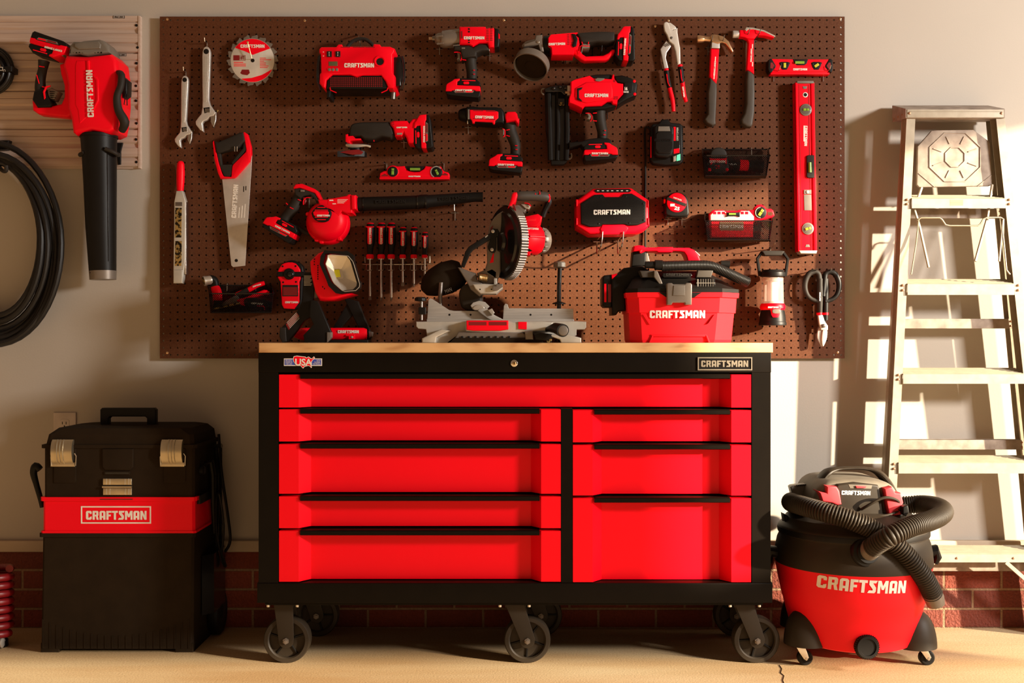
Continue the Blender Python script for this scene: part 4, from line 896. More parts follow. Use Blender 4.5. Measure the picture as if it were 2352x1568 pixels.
text(t, '16', 1438, 203.5, 8, .1264, 0, 6.5, parent=rc, bold=.05); text(t, 'GAUGE', 1438, 211, 4.5, .1264, 0, 12, parent=rc, bold=.03)
for a, b_ in ((1454, 193), (1455, 222)): t.disc('corner_bolt', 'red', a, b_, 3.4, .115, .123, .001, parent=rc)
vents(t, [(1408, 192), (1408, 195), (1409, 230), (1414, 230), (1408, 234), (1414, 234)], .1305, 2.4, 1.2, hs, 'black')
t.slab('depth_dial', 'grey', [(1364, 190), (1370, 187), (1386, 188), (1384, 191), (1374, 195), (1366, 194)], .128, .134, .001)
t.slab('under_housing', 'black', [(1341, 250), (1380, 248), (1393, 240), (1404, 244), (1414, 248), (1400, 253), (1386, 256), (1344, 258), (1338, 256)], .04, .12, .008)
grip(t, [(1376, 250), (1377, 270), (1381, 290), (1384, 305), (1383, 322)], [15, 14, 12.5, 12, 11.5], [(1362, 260, 1371, 259), (1362, 277, 1371, 278), (1388, 299.5, 1392, 300), (1386, 309, 1391, 309.5)])
t.slab('trigger', 'grey', [(1347, 262), (1355, 262), (1357, 270), (1354, 277), (1347, 276), (1350, 270)], .06, .10, .003)
t.part('trigger_guard', t.m().tube([(1345, 260, .10), (1354, 260, .10), (1359, 266, .10), (1359, 274, .10), (1356, 279, .10)], 1, 6, 3), 'red')
t.slab('lower_frame', 'black', [(1305, 330), (1335, 328), (1350, 323), (1372, 320), (1395, 321), (1402, 326), (1404, 342), (1338, 342), (1333, 336), (1306, 344)], .05, .115, .006)
battery(t, 1378, 347, .98, 0, -1, .035, .12)
hook(1333, 262, 'thin steel hook under the nail gun housing', 0, 4, .05, stem=6, bar=0); hook(1395, 255, 'black hook behind the nail gun grip', 0, 8, .08, 'black', 18, 0)
# ================= oscillating tool =================
t = Thing('oscillating_tool', 'black and red oscillating sander with triangular pad pointing left', 'power tool', 890, 362, .075)
bd_ = t.slab('rubber_body', 'rubber', smooth([(806, 318), (806, 300), (812, 289), (830, 285), (860, 284), (896, 284)], 3, False)+[(905, 300), (909, 316), (900, 322), (880, 318), (862, 325), (840, 325), (832, 318)], .04, .115, .014)
for a in (881, 887): t.part('grip_accent', t.m().tube([(a, 285, .10), (a, 290, .113)], 1, 6), 'red', bd_)
t.part('grip_accent', t.m().tube([(857, 305, .112), (859, 325, .10)], 1.1, 6), 'red', bd_)
hs = t.slab('motor_housing', 'red', [(899, 285), (908, 282), (937, 282), (942, 288), (950, 278), (962, 276), (964, 336), (940, 334), (936, 322), (930, 310), (925, 318), (910, 318), (906, 300), (899, 291)], .04, .12, .010)
logo(t, 923, 292.6, 24, .1206, -1, parent=hs)
vents(t, [(902.5, 288), (907, 288), (902.5, 291.5), (907, 291.5)], .1202, 1.6, 1.4, hs, 'dark_red')
t.tube('speed_dial', 'silver', [(912, 307.5, .122), (924, 307, .122)], 2.4, 8, 0)
battery(t, 969, 308, .98, -90, -1, .035, .125)
nb = t.slab('nose_bracket', 'red', [(797, 313), (803, 312), (803, 317), (814, 316), (820, 322), (832, 322), (833, 326), (822, 327), (808, 328), (808, 334), (797, 332)], .05, .115, .005)
t.tube('clamp_lever', 'silver', [(797, 332, .10), (805, 335, .105), (820, 335, .108), (840, 334, .105), (851, 337, .10)], [5, 5, 4.5, 2.5, 3], 10, 3)
t.disc('clamp_pivot', 'black', 798.5, 333, 2.4, .113, .1165, .0005)
t.tube('tool_mount', 'black', [(817, 338), (817, 350)], [14, 12], 18, 0)
pd = M(.07); pz = wz(358, .07)
pl_ = [(wx(782, .07), .14), (wx(806, .07), .055), (wx(836, .07), .035), (wx(841, .07), .05), (wx(840, .07), .10), (wx(828, .07), .115)]
pd.add([(x, -d, pz+(.005 if i < 1 else .012)-(.14-d)*.0) for i, (x, d) in enumerate(pl_)]+[(x, -d, pz-.004+(0 if i < 1 else .004)-(d-.03)*.10) for i, (x, d) in enumerate(pl_)], [[0, 1, 2, 3, 4, 5], [11, 10, 9, 8, 7, 6]]+[[i, 6+i, 6+(i+1) % 6, (i+1) % 6] for i in range(6)])
sdp = t.part('sanding_pad', pd, 'black', label='pointed sanding pad')
t.slab('sandpaper', 'dark_red', [(786, 356.5), (804, 352), (830, 350), (840, 356), (835, 361), (815, 362), (795, 358)], .135, .137, .0005, parent=sdp)
hook(847, 325, 'steel hook under the black body of the oscillating sander', 0, 18, .06, stem=9); hook(928, 325, 'steel hook under the red end of the oscillating sander', 0, 14, .06, stem=15)
# ================= pistol grip tool =================
t = Thing('pistol_grip_tool', 'red and black cordless pistol-grip tool with rounded black snout facing left', 'power tool', 1150, 400, .075)
t.tube('barrel', 'black', [(1053, 264), (1056, 264), (1063, 264), (1072, 264.5)], [8, 12, 15, 17], 26, 2)
bh = t.slab('barrel_housing', 'black', [(1069, 256), (1073, 249), (1085, 248), (1100, 250), (1140, 250), (1152, 252), (1159, 262), (1160, 282), (1156, 288), (1144, 287), (1136, 290), (1086, 286), (1078, 281), (1072, 278), (1069, 270)], .035, .112, .012)
pn = t.slab('side_panel', 'red', [(1080, 257), (1137, 259), (1145, 262), (1145, 276), (1138, 282), (1137, 290), (1133, 290), (1131, 286), (1092, 284), (1090, 288), (1086, 288), (1084, 281), (1080, 277)], .10, .1155, .003)
logo(t, 1112.5, 269, 42, .1160, 1.5, parent=pn)
for x_, y_ in ((1099, 259.8), (1128, 261), (1098, 278), (1127, 279)): t.part('panel_slot', t.m().slab(frame(x_, y_, 1, 2)([(-11, -.8), (11, -.8), (11, .8), (-11, .8)]), .114, .1158, 0), 'dark_red', pn)
t.rect('end_collar', 'grey', 1075, 256, 1079, 279, .09, .115, .002, parent=bh)
t.slab('rear_housing', 'red', [(1161, 266), (1166, 261), (1183, 261), (1188, 266), (1190, 276), (1193, 277), (1190, 288), (1186, 286), (1183, 282), (1163, 285), (1160, 275)], .04, .115, .008)
grip(t, [(1170, 282), (1172, 300), (1179, 318), (1184, 335), (1183, 358)], [15, 14, 13, 12, 11], [(1163, 299, 1171, 297), (1163, 311, 1171, 313), (1183, 334, 1189, 334.5), (1184, 343, 1189, 343.5)])
t.part('trigger_guard', t.m().tube([(1154, 296, .098), (1159, 298, .098), (1160, 305, .098), (1159, 312, .098), (1156, 314, .098)], 1.2, 6, 3), 'red'); t.rect('trigger', 'grey', 1155, 299, 1158.5, 313, .06, .1, .002)
battery(t, 1162, 373, .98, 1, 1, .035, .115)
hook(1075.5, 291, 'steel hook under the black snout of the pistol-grip tool', 0, 10, .06, stem=16); hook(1151, 291, 'short steel hook beside the trigger of the pistol-grip tool', 0, 5, .05, stem=3, bar=4)
# ================= small torpedo level =================
def vial(t, px, py, r, d, rot=0, material='green_vial', ringm='black', mir=1):
    h = t.disc('vial_housing', ringm, px, py, r, d-.006, d+.001, .001)
    f = frame(px, py, 1, rot)
    t.part('vial', t.m().slab(f([(-r*.26, -r*.62), (r*.26, -r*.62), (r*.26, r*.62), (-r*.26, r*.62)]), d+.0005, d+.004, .002), material, h)
    t.part('vial_mark', t.m().slab(f([(-r*.26, -r*.18), (r*.26, -r*.18), (r*.26, -r*.10), (-r*.26, -r*.10)]), d+.004, d+.0045, 0), 'black', h)
    return h
t = Thing('torpedo_level', 'small red torpedo level with two round vials resting below the oscillating sander', 'level', 953, 414, .045)
hs = t.slab('level_body', 'red', [(873, 402), (874, 398), (882, 394), (890, 393), (889, 388), (893, 384), (903, 381), (914, 383), (930, 382), (933, 388), (940, 394), (952, 396), (964, 395), (974, 389), (978, 382), (991, 384), (1000, 385), (1013, 383), (1018, 392), (1022, 395), (1030, 397), (1033, 401), (1033, 412), (873, 412)], .03, .058, .004)
t.slab('base_flange', 'red', [(873, 408), (1033, 408), (1033, 413), (873, 413)], .026, .062, .001, parent=hs)
for a in ((877, 402, 893, 406), (1016, 400, 1030, 404)): t.slab('hand_hole', 'dark_red', [(a[0], a[1]+2), ((a[0]+a[2])/2, a[1]-2), (a[2], a[1]+3), (a[2]-2, a[3]), (a[0], a[3])], .056, .0585, 0, parent=hs)
t.part('vial_ring', t.m(.045).disc(903, 395.5, 14.5, .03, .060, .003), 'red'); vial(t, 903, 395.5, 12, .060, 2)
t.part('vial_ring', t.m(.045).disc(1003, 396.5, 14, .03, .061, .003), 'black', label='black angle dial'); vial(t, 1004, 397, 10.5, .061, -25)
m = t.m()
for k in range(26):
    a = math.radians(120+k*8); m.slab(frame(1003+12.6*math.cos(a), 396.5+12.6*math.sin(a), 1, math.degrees(a))([(-1.2, -.3), (1.2, -.3), (1.2, .3), (-1.2, .3)]), .0605, .0615, 0)
t.part('dial_marks', m, 'white')
t.slab('vial_seat', 'black', [(932, 383), (976, 383), (972, 389), (964, 394), (952, 395), (941, 393), (935, 388)], .04, .0595, .002)
t.tube('vial', 'green_vial', [(942, 388.5, .062), (965, 388.5, .062)], 3.2, 12, 0)
logo(t, 952, 405.5, 27, .0585, 0, parent=hs)
hook(888, 378, 'steel hook at the left end of the small torpedo level', -4, 0, .035, stem=10, bar=0); hook(1019.5, 377, 'steel hook at the right end of the small torpedo level', -2, 0, .035, stem=14, bar=0)
# ================= hand held blower =================
t = Thing('shop_blower', 'red hand-held blower with round fan body and long black nozzle pointing right', 'blower', 752, 556, .08)
fan = t.part('fan_housing', t.m(.08).disc(753, 509, 46, .035, .13, .03, 48), 'red')
t.part('fan_rim', t.m(.08).disc(753, 512, 49, .05, .10, .012, 48), 'red', fan)
for a, b_ in ((709, 492), (729, 551), (781, 549), (740, 556)): t.part('bolt_boss', t.m().slab(smooth([(a-4, b_-3), (a+4, b_-3), (a+4, b_+4), (a-4, b_+4)], 2), .055, .10, .003), 'red', fan)
t.slab('outlet_housing', 'red', [(735, 462), (752, 462), (801, 453), (804, 450), (809, 450), (812, 457), (814, 493), (800, 494), (790, 489), (783, 500), (770, 494), (740, 478)], .035, .13, .006)
t.rect('warning_label', 'red_paint', 759, 461, 806, 474, .1305, .1309, 0)
for i in range(4): t.rect('label_print', 'white', 780, 462+i*2.6, 780+(24-i*3), 463+i*2.6, .131, .1312, 0)
t.rect('label_print', 'white', 762, 463, 771, 465.5, .131, .1312, 0); t.rect('label_print', 'white', 769, 471, 777, 473, .131, .1312, 0)
t.slab('nozzle_collar', 'red', [(811, 452), (822, 452), (823, 485), (812, 486)], .035, .135, .006)
nz_ = t.part('nozzle', t.m().tube([(823, 469), (838, 468.5), (900, 466.5), (958, 464.5), (968, 463), (982, 462.5), (985, 462), (1090, 452.5), (1106, 452.5), (1109, 452.5)], [16, 16, 16, 15.5, 16, 16, 14.5, 11, 11.2, 12], 28), 'black')
for a, r_ in ((836, 17), (960, 16.6), (979, 16.6)): t.part('nozzle_ring', t.m().tube([(a-1.5, 468.7-(a-836)*.034), (a+1.5, 468.6-(a-836)*.034)], r_, 28), 'black_gloss', nz_)
logo(t, 897, 463, 70, .1058, -1, 'black_gloss', parent=nz_, th=.002, hs=.8); logo(t, 1042, 455.5, 70, .101, -3, 'black_gloss', parent=nz_, th=.002, hs=.8)
oc = t.slab('intake_grille', 'black', smooth([(722, 494), (733, 480), (746, 475), (752, 479), (765, 487), (767, 497), (760, 511), (745, 514), (730, 509)], 2), .128, .140, .003)
for y_, w_ in ((481, 9), (487, 15), (503, 15), (508.5, 10)): t.rect('grille_slot', 'red', 745-w_, y_-.9, 745+w_, y_+.9, .138, .1408, 0, parent=oc)
t.slab('name_plate', 'red', [(726, 492), (730, 489), (759, 489), (762, 492), (760, 500), (756, 501), (732, 501), (728, 499)], .138, .142, .001, parent=oc); logo(t, 743, 495, 29, .1423, 0, parent=oc)
hn = t.slab('handle_top', 'red', [(677, 432), (683, 425), (697, 424), (726, 436), (733, 441), (742, 460), (748, 468), (742, 474), (736, 462), (726, 446), (712, 441), (692, 434), (678, 436)], .06, .11, .006)
t.slab('handle_liner', 'rubber', [(679, 435), (692, 434), (712, 440), (727, 447), (735, 462), (742, 474), (734, 476), (726, 460), (716, 450), (700, 452), (693, 458), (681, 450)], .063, .108, .006, parent=hn)
grip(t, [(688, 443), (683, 460), (672, 480), (660, 495), (650, 508)], [11, 13, 14, 12, 13], [(691, 445, 697, 449), (684, 458, 692, 461), (657, 466, 661, 470), (666, 476, 674, 480)])
t.part('trigger', t.m().slab([(697, 455), (702, 454), (706, 462), (704, 470), (698, 471), (700, 463)], .06, .10, .003), 'dark_red')
t.part('trigger_guard', t.m().tube([(697, 470, .10), (697, 461, .10), (703, 454, .10), (714, 454, .10)], 1.2, 6, 3), 'red')
t.rect('speed_button', 'grey', 694, 438.5, 703, 443, .09, .112, .001)
t.tube('lower_arm', 'rubber', [(680, 520), (700, 533), (712, 535), (730, 527)], 5, 10, 3)
battery(t, 651, 522, .98, 27, 1, .035, .13)
hook(710, 455, 'steel hook through the trigger opening of the red blower', 0, 8, .06, stem=22); hook(1045, 487, 'long steel hook under the black nozzle tip of the red blower', 0, 26, .05, stem=19, bar=9)
# ================= screwdrivers and their rack =================
def driver(px, y0, y1, y2, s, kind, lab, grp='screwdrivers in the wire rack'):
    t = Thing('screwdriver', lab, 'screwdriver', px, y2, .055, grp)
    L = y1-y0; h = t.part('handle', t.m().tube([(px, y0+2), (px, y0+4), (px, y0+9), (px, y0+9.5), (px, y0+L*.55), (px-.5, y0+L*.68), (px-1, y0+L*.82), (px-1, y0+L*.87)], [8*s, 9*s, 9.6*s, 9.8*s, 10*s, 7.5*s, 6.5*s, 7*s], 20), 'black')
    t.part('end_cap', t.m().tube([(px, y0), (px, y0+2.4)], [7*s, 8.6*s], 18), 'red', h)
    k = .004
    c = t.part('handle_inlay', t.m().slab([(px-10*s, y0+8.5), (px+9*s, y0+8.5), (px+9*s, y0+10.5), (px+4*s, y0+12), (px+4.3*s, y0+L*.57), (px+1.5*s, y0+L*.6), (px-3.5*s, y0+L*.6), (px-5.8*s, y0+L*.57), (px-5.5*s, y0+12), (px-10*s, y0+10.5)], .06, .0715 if s > .9 else .069, .002), 'red', h)
    logo(t, px-.8*s, y0+12+(L*.57-12)/2, L*.45, .0718 if s > .9 else .0693, -90, parent=h, hs=.9)
    t.part('ferrule', t.m().tube([(px-1, y0+L*.87), (px-1, y0+L*.9), (px-1, y0+L*.96), (px-1, y1)], [7.5*s, 8.8*s, 8.8*s, 7.5*s], 18), 'red', h)
    t.part('collar', t.m().tube([(px-1, y1-.5), (px-1, y1+.8)], [7.8*s, 7.6*s], 18), 'steel', h)
    t.part('shaft', t.m().tube([(px-1, y1), (px-1.2, (y1+y2)/2), (px-1.2, y2-9)], 2.5*s, 12), 'chrome')
    if kind: t.part('tip', t.m().slab([(px-3, y2-10), (px+1, y2-10), (px+2.2, y2-4), (px+2, y2), (px-4.5, y2), (px-4.7, y2-4)], .0535, .0565, .0007), 'steel_dark', label='flat blade tip')
    else: t.part('tip', t.m().tube([(px-1.2, y2-10), (px-1.2, y2-4), (px-1.2, y2)], [2.3*s, 2*s, .4], 8), 'steel_dark', label='pointed tip')
for i, a in enumerate(((851, 512, 595, 689, 1.0, 1, 'first screwdriver from the left in the rack, large with a flat blade tip'), (876.5, 512, 595, 692, 1.0, 0, 'second screwdriver from the left in the rack, large with a pointed tip'),
          (899.5, 512, 595, 692, 1.0, 0, 'third screwdriver from the left in the rack, large with a pointed tip'), (926, 522, 594, 657, .88, 1, 'fourth screwdriver from the left in the rack, medium with a flat tip'),
          (951.5, 522, 594, 660, .88, 0, 'fifth screwdriver from the left in the rack, medium with a pointed tip'), (976.5, 533, 593, 656, .76, 0, 'smallest screwdriver at the right end of the rack'))): driver(*a)
t = Thing('screwdriver_rack', 'thin steel wire rack holding the six red and black screwdrivers', 'rack', 912, 622, .04)
t.part('rack_wire', t.m().tube([(839, 590, .03), (839, 604, .032), (842, 607, .033), (983, 606.5, .033), (987, 604, .033), (987, 588, .03)], 1.3, 7, 2), 'steel')
for a in (849, 874.5, 898, 925, 950, 975):
    t.part('rack_loop', t.m().tube([(a-7, 607, .033), (a-8, 620, .05), (a-5, 620.5, .066), (a+4, 620.5, .066), (a+7, 620, .05), (a+6, 607, .033)], 1.1, 6), 'steel')
t.part('rack_peg', t.m().tube([(850, 606, .018), (850, 606, .034)], 1.3, 6), 'steel'); t.part('rack_peg', t.m().tube([(965, 606, .018), (965, 606, .034)], 1.3, 6), 'steel')
# ================= stud finder / laser =================
t = Thing('stud_finder', 'red and black wall sensor with a round lens, right of the tool basket', 'wall scanner', 672, 712, .05)
bk = t.slab('back_shell', 'black', smooth([(641, 625), (650, 606), (672, 598), (692, 606), (699, 622), (697, 650), (694, 700), (680, 711), (652, 710), (647, 690), (643, 650)], 3), .028, .065, .006)
fc = t.slab('front_shell', 'red', smooth([(641, 624), (650, 608), (666, 603), (682, 606), (692, 620)], 2, False)+[(693, 640), (690, 648), (690, 694), (678, 710), (655, 709), (650, 700), (647, 648), (641, 638)], .06, .075, .004)
t.rect('cross_band', 'black', 640, 625, 704, 636, .062, .079, .003)
l_ = t.disc('lens', 'black', 667.5, 630, 13, .075, .083, .004); t.part('lens_glass', t.m().ball(667.5, 630, 8, .083, .6), 'black_gloss', l_)
for a, b_ in ((652.5, 612.5), (682, 612), (653.5, 649), (683, 648)): t.disc('hole', 'black', a, b_, 2.2, .0745, .0756, 0, parent=fc)
t.rect('screen', 'black_gloss', 652, 655, 688, 681, .074, .0765, .001)
t.rect('screen_glass', 'dark_red', 654, 660, 686, 679, .0765, .0768, 0)
logo(t, 670, 694, 30, .0755, 0, parent=fc)
# ================= speaker =================
t = Thing('jobsite_speaker', 'octagonal red speaker with black perforated grille on the board', 'speaker', 1405, 548, .10)
of = [(1321, 465), (1360, 437), (1444, 435), (1449, 437), (1482, 460), (1487, 464), (1487, 510), (1489, 520), (1480, 530), (1456, 540), (1353, 542), (1322, 525), (1321, 515)]
hs = t.slab('outer_frame', 'red', of, .035, .150, .012)
gf = [(1331, 472), (1363, 452), (1381, 451), (1386, 457), (1423, 457), (1428, 450), (1447, 449), (1479, 468), (1479, 514), (1461, 521), (1438, 522), (1432, 519), (1382, 519), (1376, 524), (1352, 525), (1332, 518)]
gl = t.slab('grille', 'black', gf, .14, .158, .004)
def inside(p, x, y):
    c = False
    for i in range(len(p)):
        (x1_, y1_), (x2_, y2_) = p[i], p[i-1]
        if (y1_ > y) != (y2_ > y) and x < (x2_-x1_)*(y-y1_)/(y2_-y1_)+x1_: c = not c
    return c
m = t.m(); gi = [(1336, 474), (1364, 456), (1446, 456), (1474, 471), (1474, 510), (1460, 517), (1353, 518), (1337, 512)]
for r_ in range(20):
    for k in range(50):
        a = 1334+k*3.0+(r_ % 2)*1.5; b_ = 455+r_*3.3
        if inside(gi, a, b_) and not (1362 < a < 1449 and 481 < b_ < 494):
            o = len(m.v); m.add([(wx(a+1.05*math.cos(math.pi*j/3), .1), -.1583, wz(b_+1.15*math.sin(math.pi*j/3), .1)) for j in range(6)], [[0, 1, 2, 3, 4, 5]])
t.part('grille_holes', m, 'black_gloss', gl)
logo(t, 1405.5, 487, 84, .1588, -.5, parent=gl, hs=.92)
for a, b_ in ((1376, 457.5), (1434, 456), (1472.5, 472), (1473.5, 509.5), (1372, 517.5), (1441.5, 516)): t.disc('screw', 'black_gloss', a, b_, 2.4, .157, .1592, .0008, parent=gl)
t.slab('handle_recess', 'red', [(1381, 520), (1432, 519), (1440, 527), (1432, 541), (1382, 542), (1376, 530)], .14, .154, .003, parent=hs)
cp = t.slab('control_strip', 'black_gloss', [(1362, 442), (1367, 439), (1442, 438), (1447, 442), (1442, 446), (1367, 447)], .148, .1525, .001)
for k, a in enumerate((1371, 1382, 1393, 1403, 1415, 1425, 1437)): t.rect('control_mark', 'white', a-2.4, 441.8, a+2.4, 443.4, .1525, .1528, 0, parent=cp)
for a, b_ in ((1321, 470), (1321, 512), (1482, 472), (1483, 512)): t.rect('corner_bumper', 'red', a, b_-8, a+4, b_+8, .10, .152, .003, parent=hs)
for a in (1371, 1419):
    m = M(.026); m.tube([(a, 552, .02), (a, 558, .03), (a, 580, .10), (a+2, 583, .115), (a+9, 566, .155), (a+12, 548, .158), (a+13, 532, .158)], 1.7, 8, 2); m.tube([(a-8, 555, .028), (a+7, 555, .028)], 1.4, 6); m.tube([(a, 552, .03), (a+8, 543, .06)], 1.2, 6)
    single('peg_hook', m, 'chrome', 'large chrome hook under the speaker, '+('left' if a < 1400 else 'right')+' one of the two', 'hook', 'wire hooks in the perforated board')
# ================= tape measure =================
t = Thing('tape_measure', 'red and black tape measure marked 25 resting on two hooks beside the speaker', 'tape measure', 1552, 500, .06)
bk = t.slab('case', 'black', smooth([(1527, 462), (1534, 449), (1550, 443), (1567, 447), (1577, 458), (1580, 480), (1580, 494), (1570, 499), (1530, 497), (1526, 480)], 3), .028, .085, .007)
fc = t.part('face', t.m().disc(1552, 467, 22.5, .08, .088, .003), 'red', label='round red face')
t.part('face_band', t.m().slab(frame(1551, 466, 1, 20)([(-23, -4), (23, -4), (23, 3), (-23, 3)]), .087, .0895, .0008), 'rubber', fc)
t.part('case_trim', t.m().slab([(1525, 458), (1530, 460), (1536, 480), (1530, 478), (1525, 465)], .05, .08, .003), 'red')
logo(t, 1556, 456.5, 20, .0886, 20, parent=fc); text(t, '25', 1555, 478.5, 8.5, .0886, 15, 12, parent=fc, bold=.04)
t.rect('face_print', 'white', 1537, 470, 1547, 476, .0881, .0885, 0, parent=fc)
t.rect('tape_mouth', 'black_gloss', 1528, 492, 1578, 500, .03, .075, .002)
hook(1534, 502, 'steel hook under the left side of the tape measure', 5, 7, .045, stem=14, bar=8); hook(1566, 502, 'steel hook under the right side of the tape measure', 5, 7, .045, stem=16, bar=8)
# ================= charger with battery =================
t = Thing('battery_charger', 'black battery charger with docked battery and glowing green light on the board', 'charger', 1530, 382, .06)
cs_ = t.slab('charger_case', 'black', [(1494, 292), (1500, 284), (1513, 283), (1520, 274), (1535, 273), (1541, 281), (1562, 283), (1568, 288), (1569, 372), (1561, 377), (1530, 380), (1500, 376), (1494, 368)], .025, .06, .006)
for k in range(18): pass
m = t.m()
for k in range(17): m.rect(1566.5, 288+k*5, 1570, 290.6+k*5, .03, .055, .001)
t.part('cooling_ribs', m, 'black', cs_)
bt = t.slab('docked_battery', 'black', [(1499, 296), (1506, 290), (1538, 290), (1545, 298), (1545, 312), (1544, 350), (1541, 360), (1530, 366), (1507, 364), (1500, 358)], .055, .098, .008)
t.slab('battery_face', 'black', [(1503, 313), (1509, 307), (1536, 307), (1543, 314), (1542, 348), (1536, 357), (1509, 357), (1502, 348)], .095, .102, .003, parent=bt)
logo(t, 1522, 321.5, 37, .1024, 0, 'black_gloss', parent=bt, th=.001)
t.slab('battery_recess', 'black_gloss', [(1503, 331), (1541, 330), (1541, 346), (1533, 355), (1511, 355), (1503, 346)], .1015, .1028, .0005, parent=bt)
t.slab('battery_button', 'grey', [(1509, 295), (1534, 295), (1536, 306), (1508, 306)], .097, .1, .001, parent=bt)
pn = t.rect('status_panel', 'black_gloss', 1543, 290, 1561, 362, .055, .066, .002)
t.rect('panel_stripe', 'red', 1546.5, 292, 1551.5, 324, .066, .0665, 0, parent=pn); logo(t, 1556, 308, 30, .0667, -90, 'grey_light', parent=pn)
t.slab('panel_flag', 'red', [(1547, 343), (1560, 341), (1560, 351), (1547, 354)], .066, .0666, 0, parent=pn)
t.slab('status_light', 'silver', [(1546, 360), (1552, 358), (1552, 370), (1546, 372)], .06, .0672, .0005); t.slab('status_light', 'led_green', [(1554, 357), (1562, 354), (1562, 368), (1554, 370)], .06, .0675, .0005, label='lit green light')
t.part('side_accent', t.m().rect(1494, 314, 1496, 362, .05, .0625, 0), 'red', cs_)
m = M(.03); m.tube([(1497, 300, .04), (1484, 292, .034), (1481, 305, .03), (1481.5, 340, .03), (1482.5, 400, .028), (1482, 480, .027), (1482, 560, .03), (1482, 620, .035)], 2.2, 8, 4)
single('charger_cord', m, 'black', 'straight black cord running down the board from the battery charger', 'cord')
# ================= tongue and groove pliers =================
t = Thing('groove_pliers', 'slip-joint pliers with polished jaws and red and black grips hanging jaws up', 'pliers', 1550, 259, .05)
t.slab('main_jaw', 'bright_steel', smooth([(1524, 60), (1525, 53), (1532, 50.5), (1536, 56)], 2, False)+[(1540, 68), (1545, 70), (1556, 64), (1556, 75), (1559, 95), (1562, 110), (1563, 147), (1556, 149), (1551, 118), (1547, 104), (1537, 96), (1532, 82), (1526, 72)], .04, .055, .004)
t.slab('upper_jaw', 'bright_steel', [(1527, 51), (1540, 52), (1551, 60), (1555, 66), (1545, 70), (1541, 71)], .036, .052, .004)
t.slab('grooved_arm', 'steel_satin', [(1531, 92), (1541, 100), (1542, 106), (1532, 120), (1530, 132), (1536, 155), (1526, 157), (1517, 112)], .034, .046, .003)
for k in range(4): t.part('groove', t.m().tube([(1523+k*3.6, 103-k*1.5, .047), (1530+k*3.6, 107-k*1.3, .047)], .8, 6), 'steel_dark')
t.disc('pivot', 'steel_dark', 1542, 88, 3.2, .054, .057, .001)
def plier_grip(pts, acc, lab=None):
    h = t.part('grip', t.m().tube(pts, [5.5, 5.6, 5.2, 5.2, 4.2], 14, 4), 'red')
    t.part('grip_band', t.m().tube([(pts[0][0]+.6, pts[0][1]+5, .05), (pts[1][0], pts[1][1], .05), (pts[2][0]-1, pts[2][1]-4, .05)], [6.4, 6.1, 5.6], 14), 'black', h)
    t.part('grip_line', t.m().tube([(p[0]+1.2, p[1], .0595) for p in acc], 1.2, 6), 'red', h)
    return h
plier_grip([(1530, 158), (1533, 180), (1539, 206), (1545, 232), (1547, 256)], [(1530, 170), (1533, 190), (1537, 198)])
g2 = plier_grip([(1562, 149), (1565, 170), (1568, 195), (1571, 217), (1576, 234)], [(1562, 160), (1564, 180), (1566, 187)])
logo(t, 1570, 211, 24, .0597, 82, parent=g2)
# ================= hammers =================
t = Thing('claw_hammer', 'claw hammer with copper-toned head, red shaft and black grip', 'hammer', 1635, 291, .05)
hd = t.tube('striking_face', 'copper_steel', [(1601, 90), (1604, 90), (1613, 90), (1620, 90), (1632, 91)], [8, 9, 8, 6, 7], 24, 2)
t.slab('head', 'copper_steel', [(1630, 86), (1634, 81), (1645, 82), (1660, 86), (1672, 97), (1678, 108), (1683, 121), (1680, 123), (1672, 112), (1665, 103), (1656, 100), (1648, 103), (1634, 99)], .036, .066, .005)
t.slab('neck', 'steel_satin', [(1634, 93), (1652, 97), (1652, 113), (1633, 112)], .038, .062, .002)
sh = t.slab('shaft', 'red', [(1632, 113), (1651, 114), (1647, 180), (1644, 195), (1630, 180), (1629, 175)], .038, .060, .004)
logo(t, 1641.5, 157, 32, .0604, 94, parent=sh, hs=.8)
for b_ in (137, 178): t.part('shaft_mark', t.m().slab(frame(1642-(b_-137)*.07, b_, 1, 94)([(-5, -1), (5, -1), (5, 1), (-5, 1)]), .06, .0603, 0), 'white', sh)
t.slab('grip', 'rubber_warm', [(1629, 180), (1645, 195), (1645, 215), (1643, 260), (1642, 278), (1643, 287), (1635, 291), (1622, 285), (1616, 276), (1624, 264), (1624, 215), (1628, 190)], .030, .068, .008)
t = Thing('rip_hammer', 'red straight-claw hammer with red head and shaft and black grip', 'hammer', 1715, 294, .05)
hd = t.tube('striking_face', 'steel_satin', [(1683, 79), (1685, 79), (1696, 79), (1698, 79)], [8, 8.5, 8.5, 8], 24, 0)
t.slab('head', 'red', [(1697, 71), (1709, 71), (1712, 66), (1728, 67), (1752, 73), (1778, 86), (1775, 90), (1755, 85), (1738, 83), (1731, 92), (1716, 92), (1708, 88), (1697, 87)], .034, .066, .006)
t.slab('head_edge', 'silver', [(1709, 71), (1712, 65.5), (1728, 66.5), (1752, 72), (1778, 85), (1778, 88), (1752, 76), (1728, 70.5), (1716, 71), (1712, 75)], .040, .0675, .001)
sh = t.slab('shaft', 'red', [(1715, 91), (1731, 92), (1730, 110), (1731, 173), (1727, 170), (1714, 162), (1718, 100)], .038, .060, .005)
logo(t, 1727-1.5, 127, 30, .0604, 92, parent=sh, hs=.8)
for b_ in (108, 149): t.part('shaft_mark', t.m().slab(frame(1727, b_, 1, 92)([(-5, -1), (5, -1), (5, 1), (-5, 1)]), .06, .0603, 0), 'white', sh)
t.slab('grip', 'rubber_warm', [(1714, 164), (1722, 166), (1731, 174), (1732, 215), (1731, 260), (1727, 287), (1724, 293), (1714, 293), (1702, 286), (1700, 277), (1708, 262), (1712, 240), (1712, 190)], .030, .068, .008)
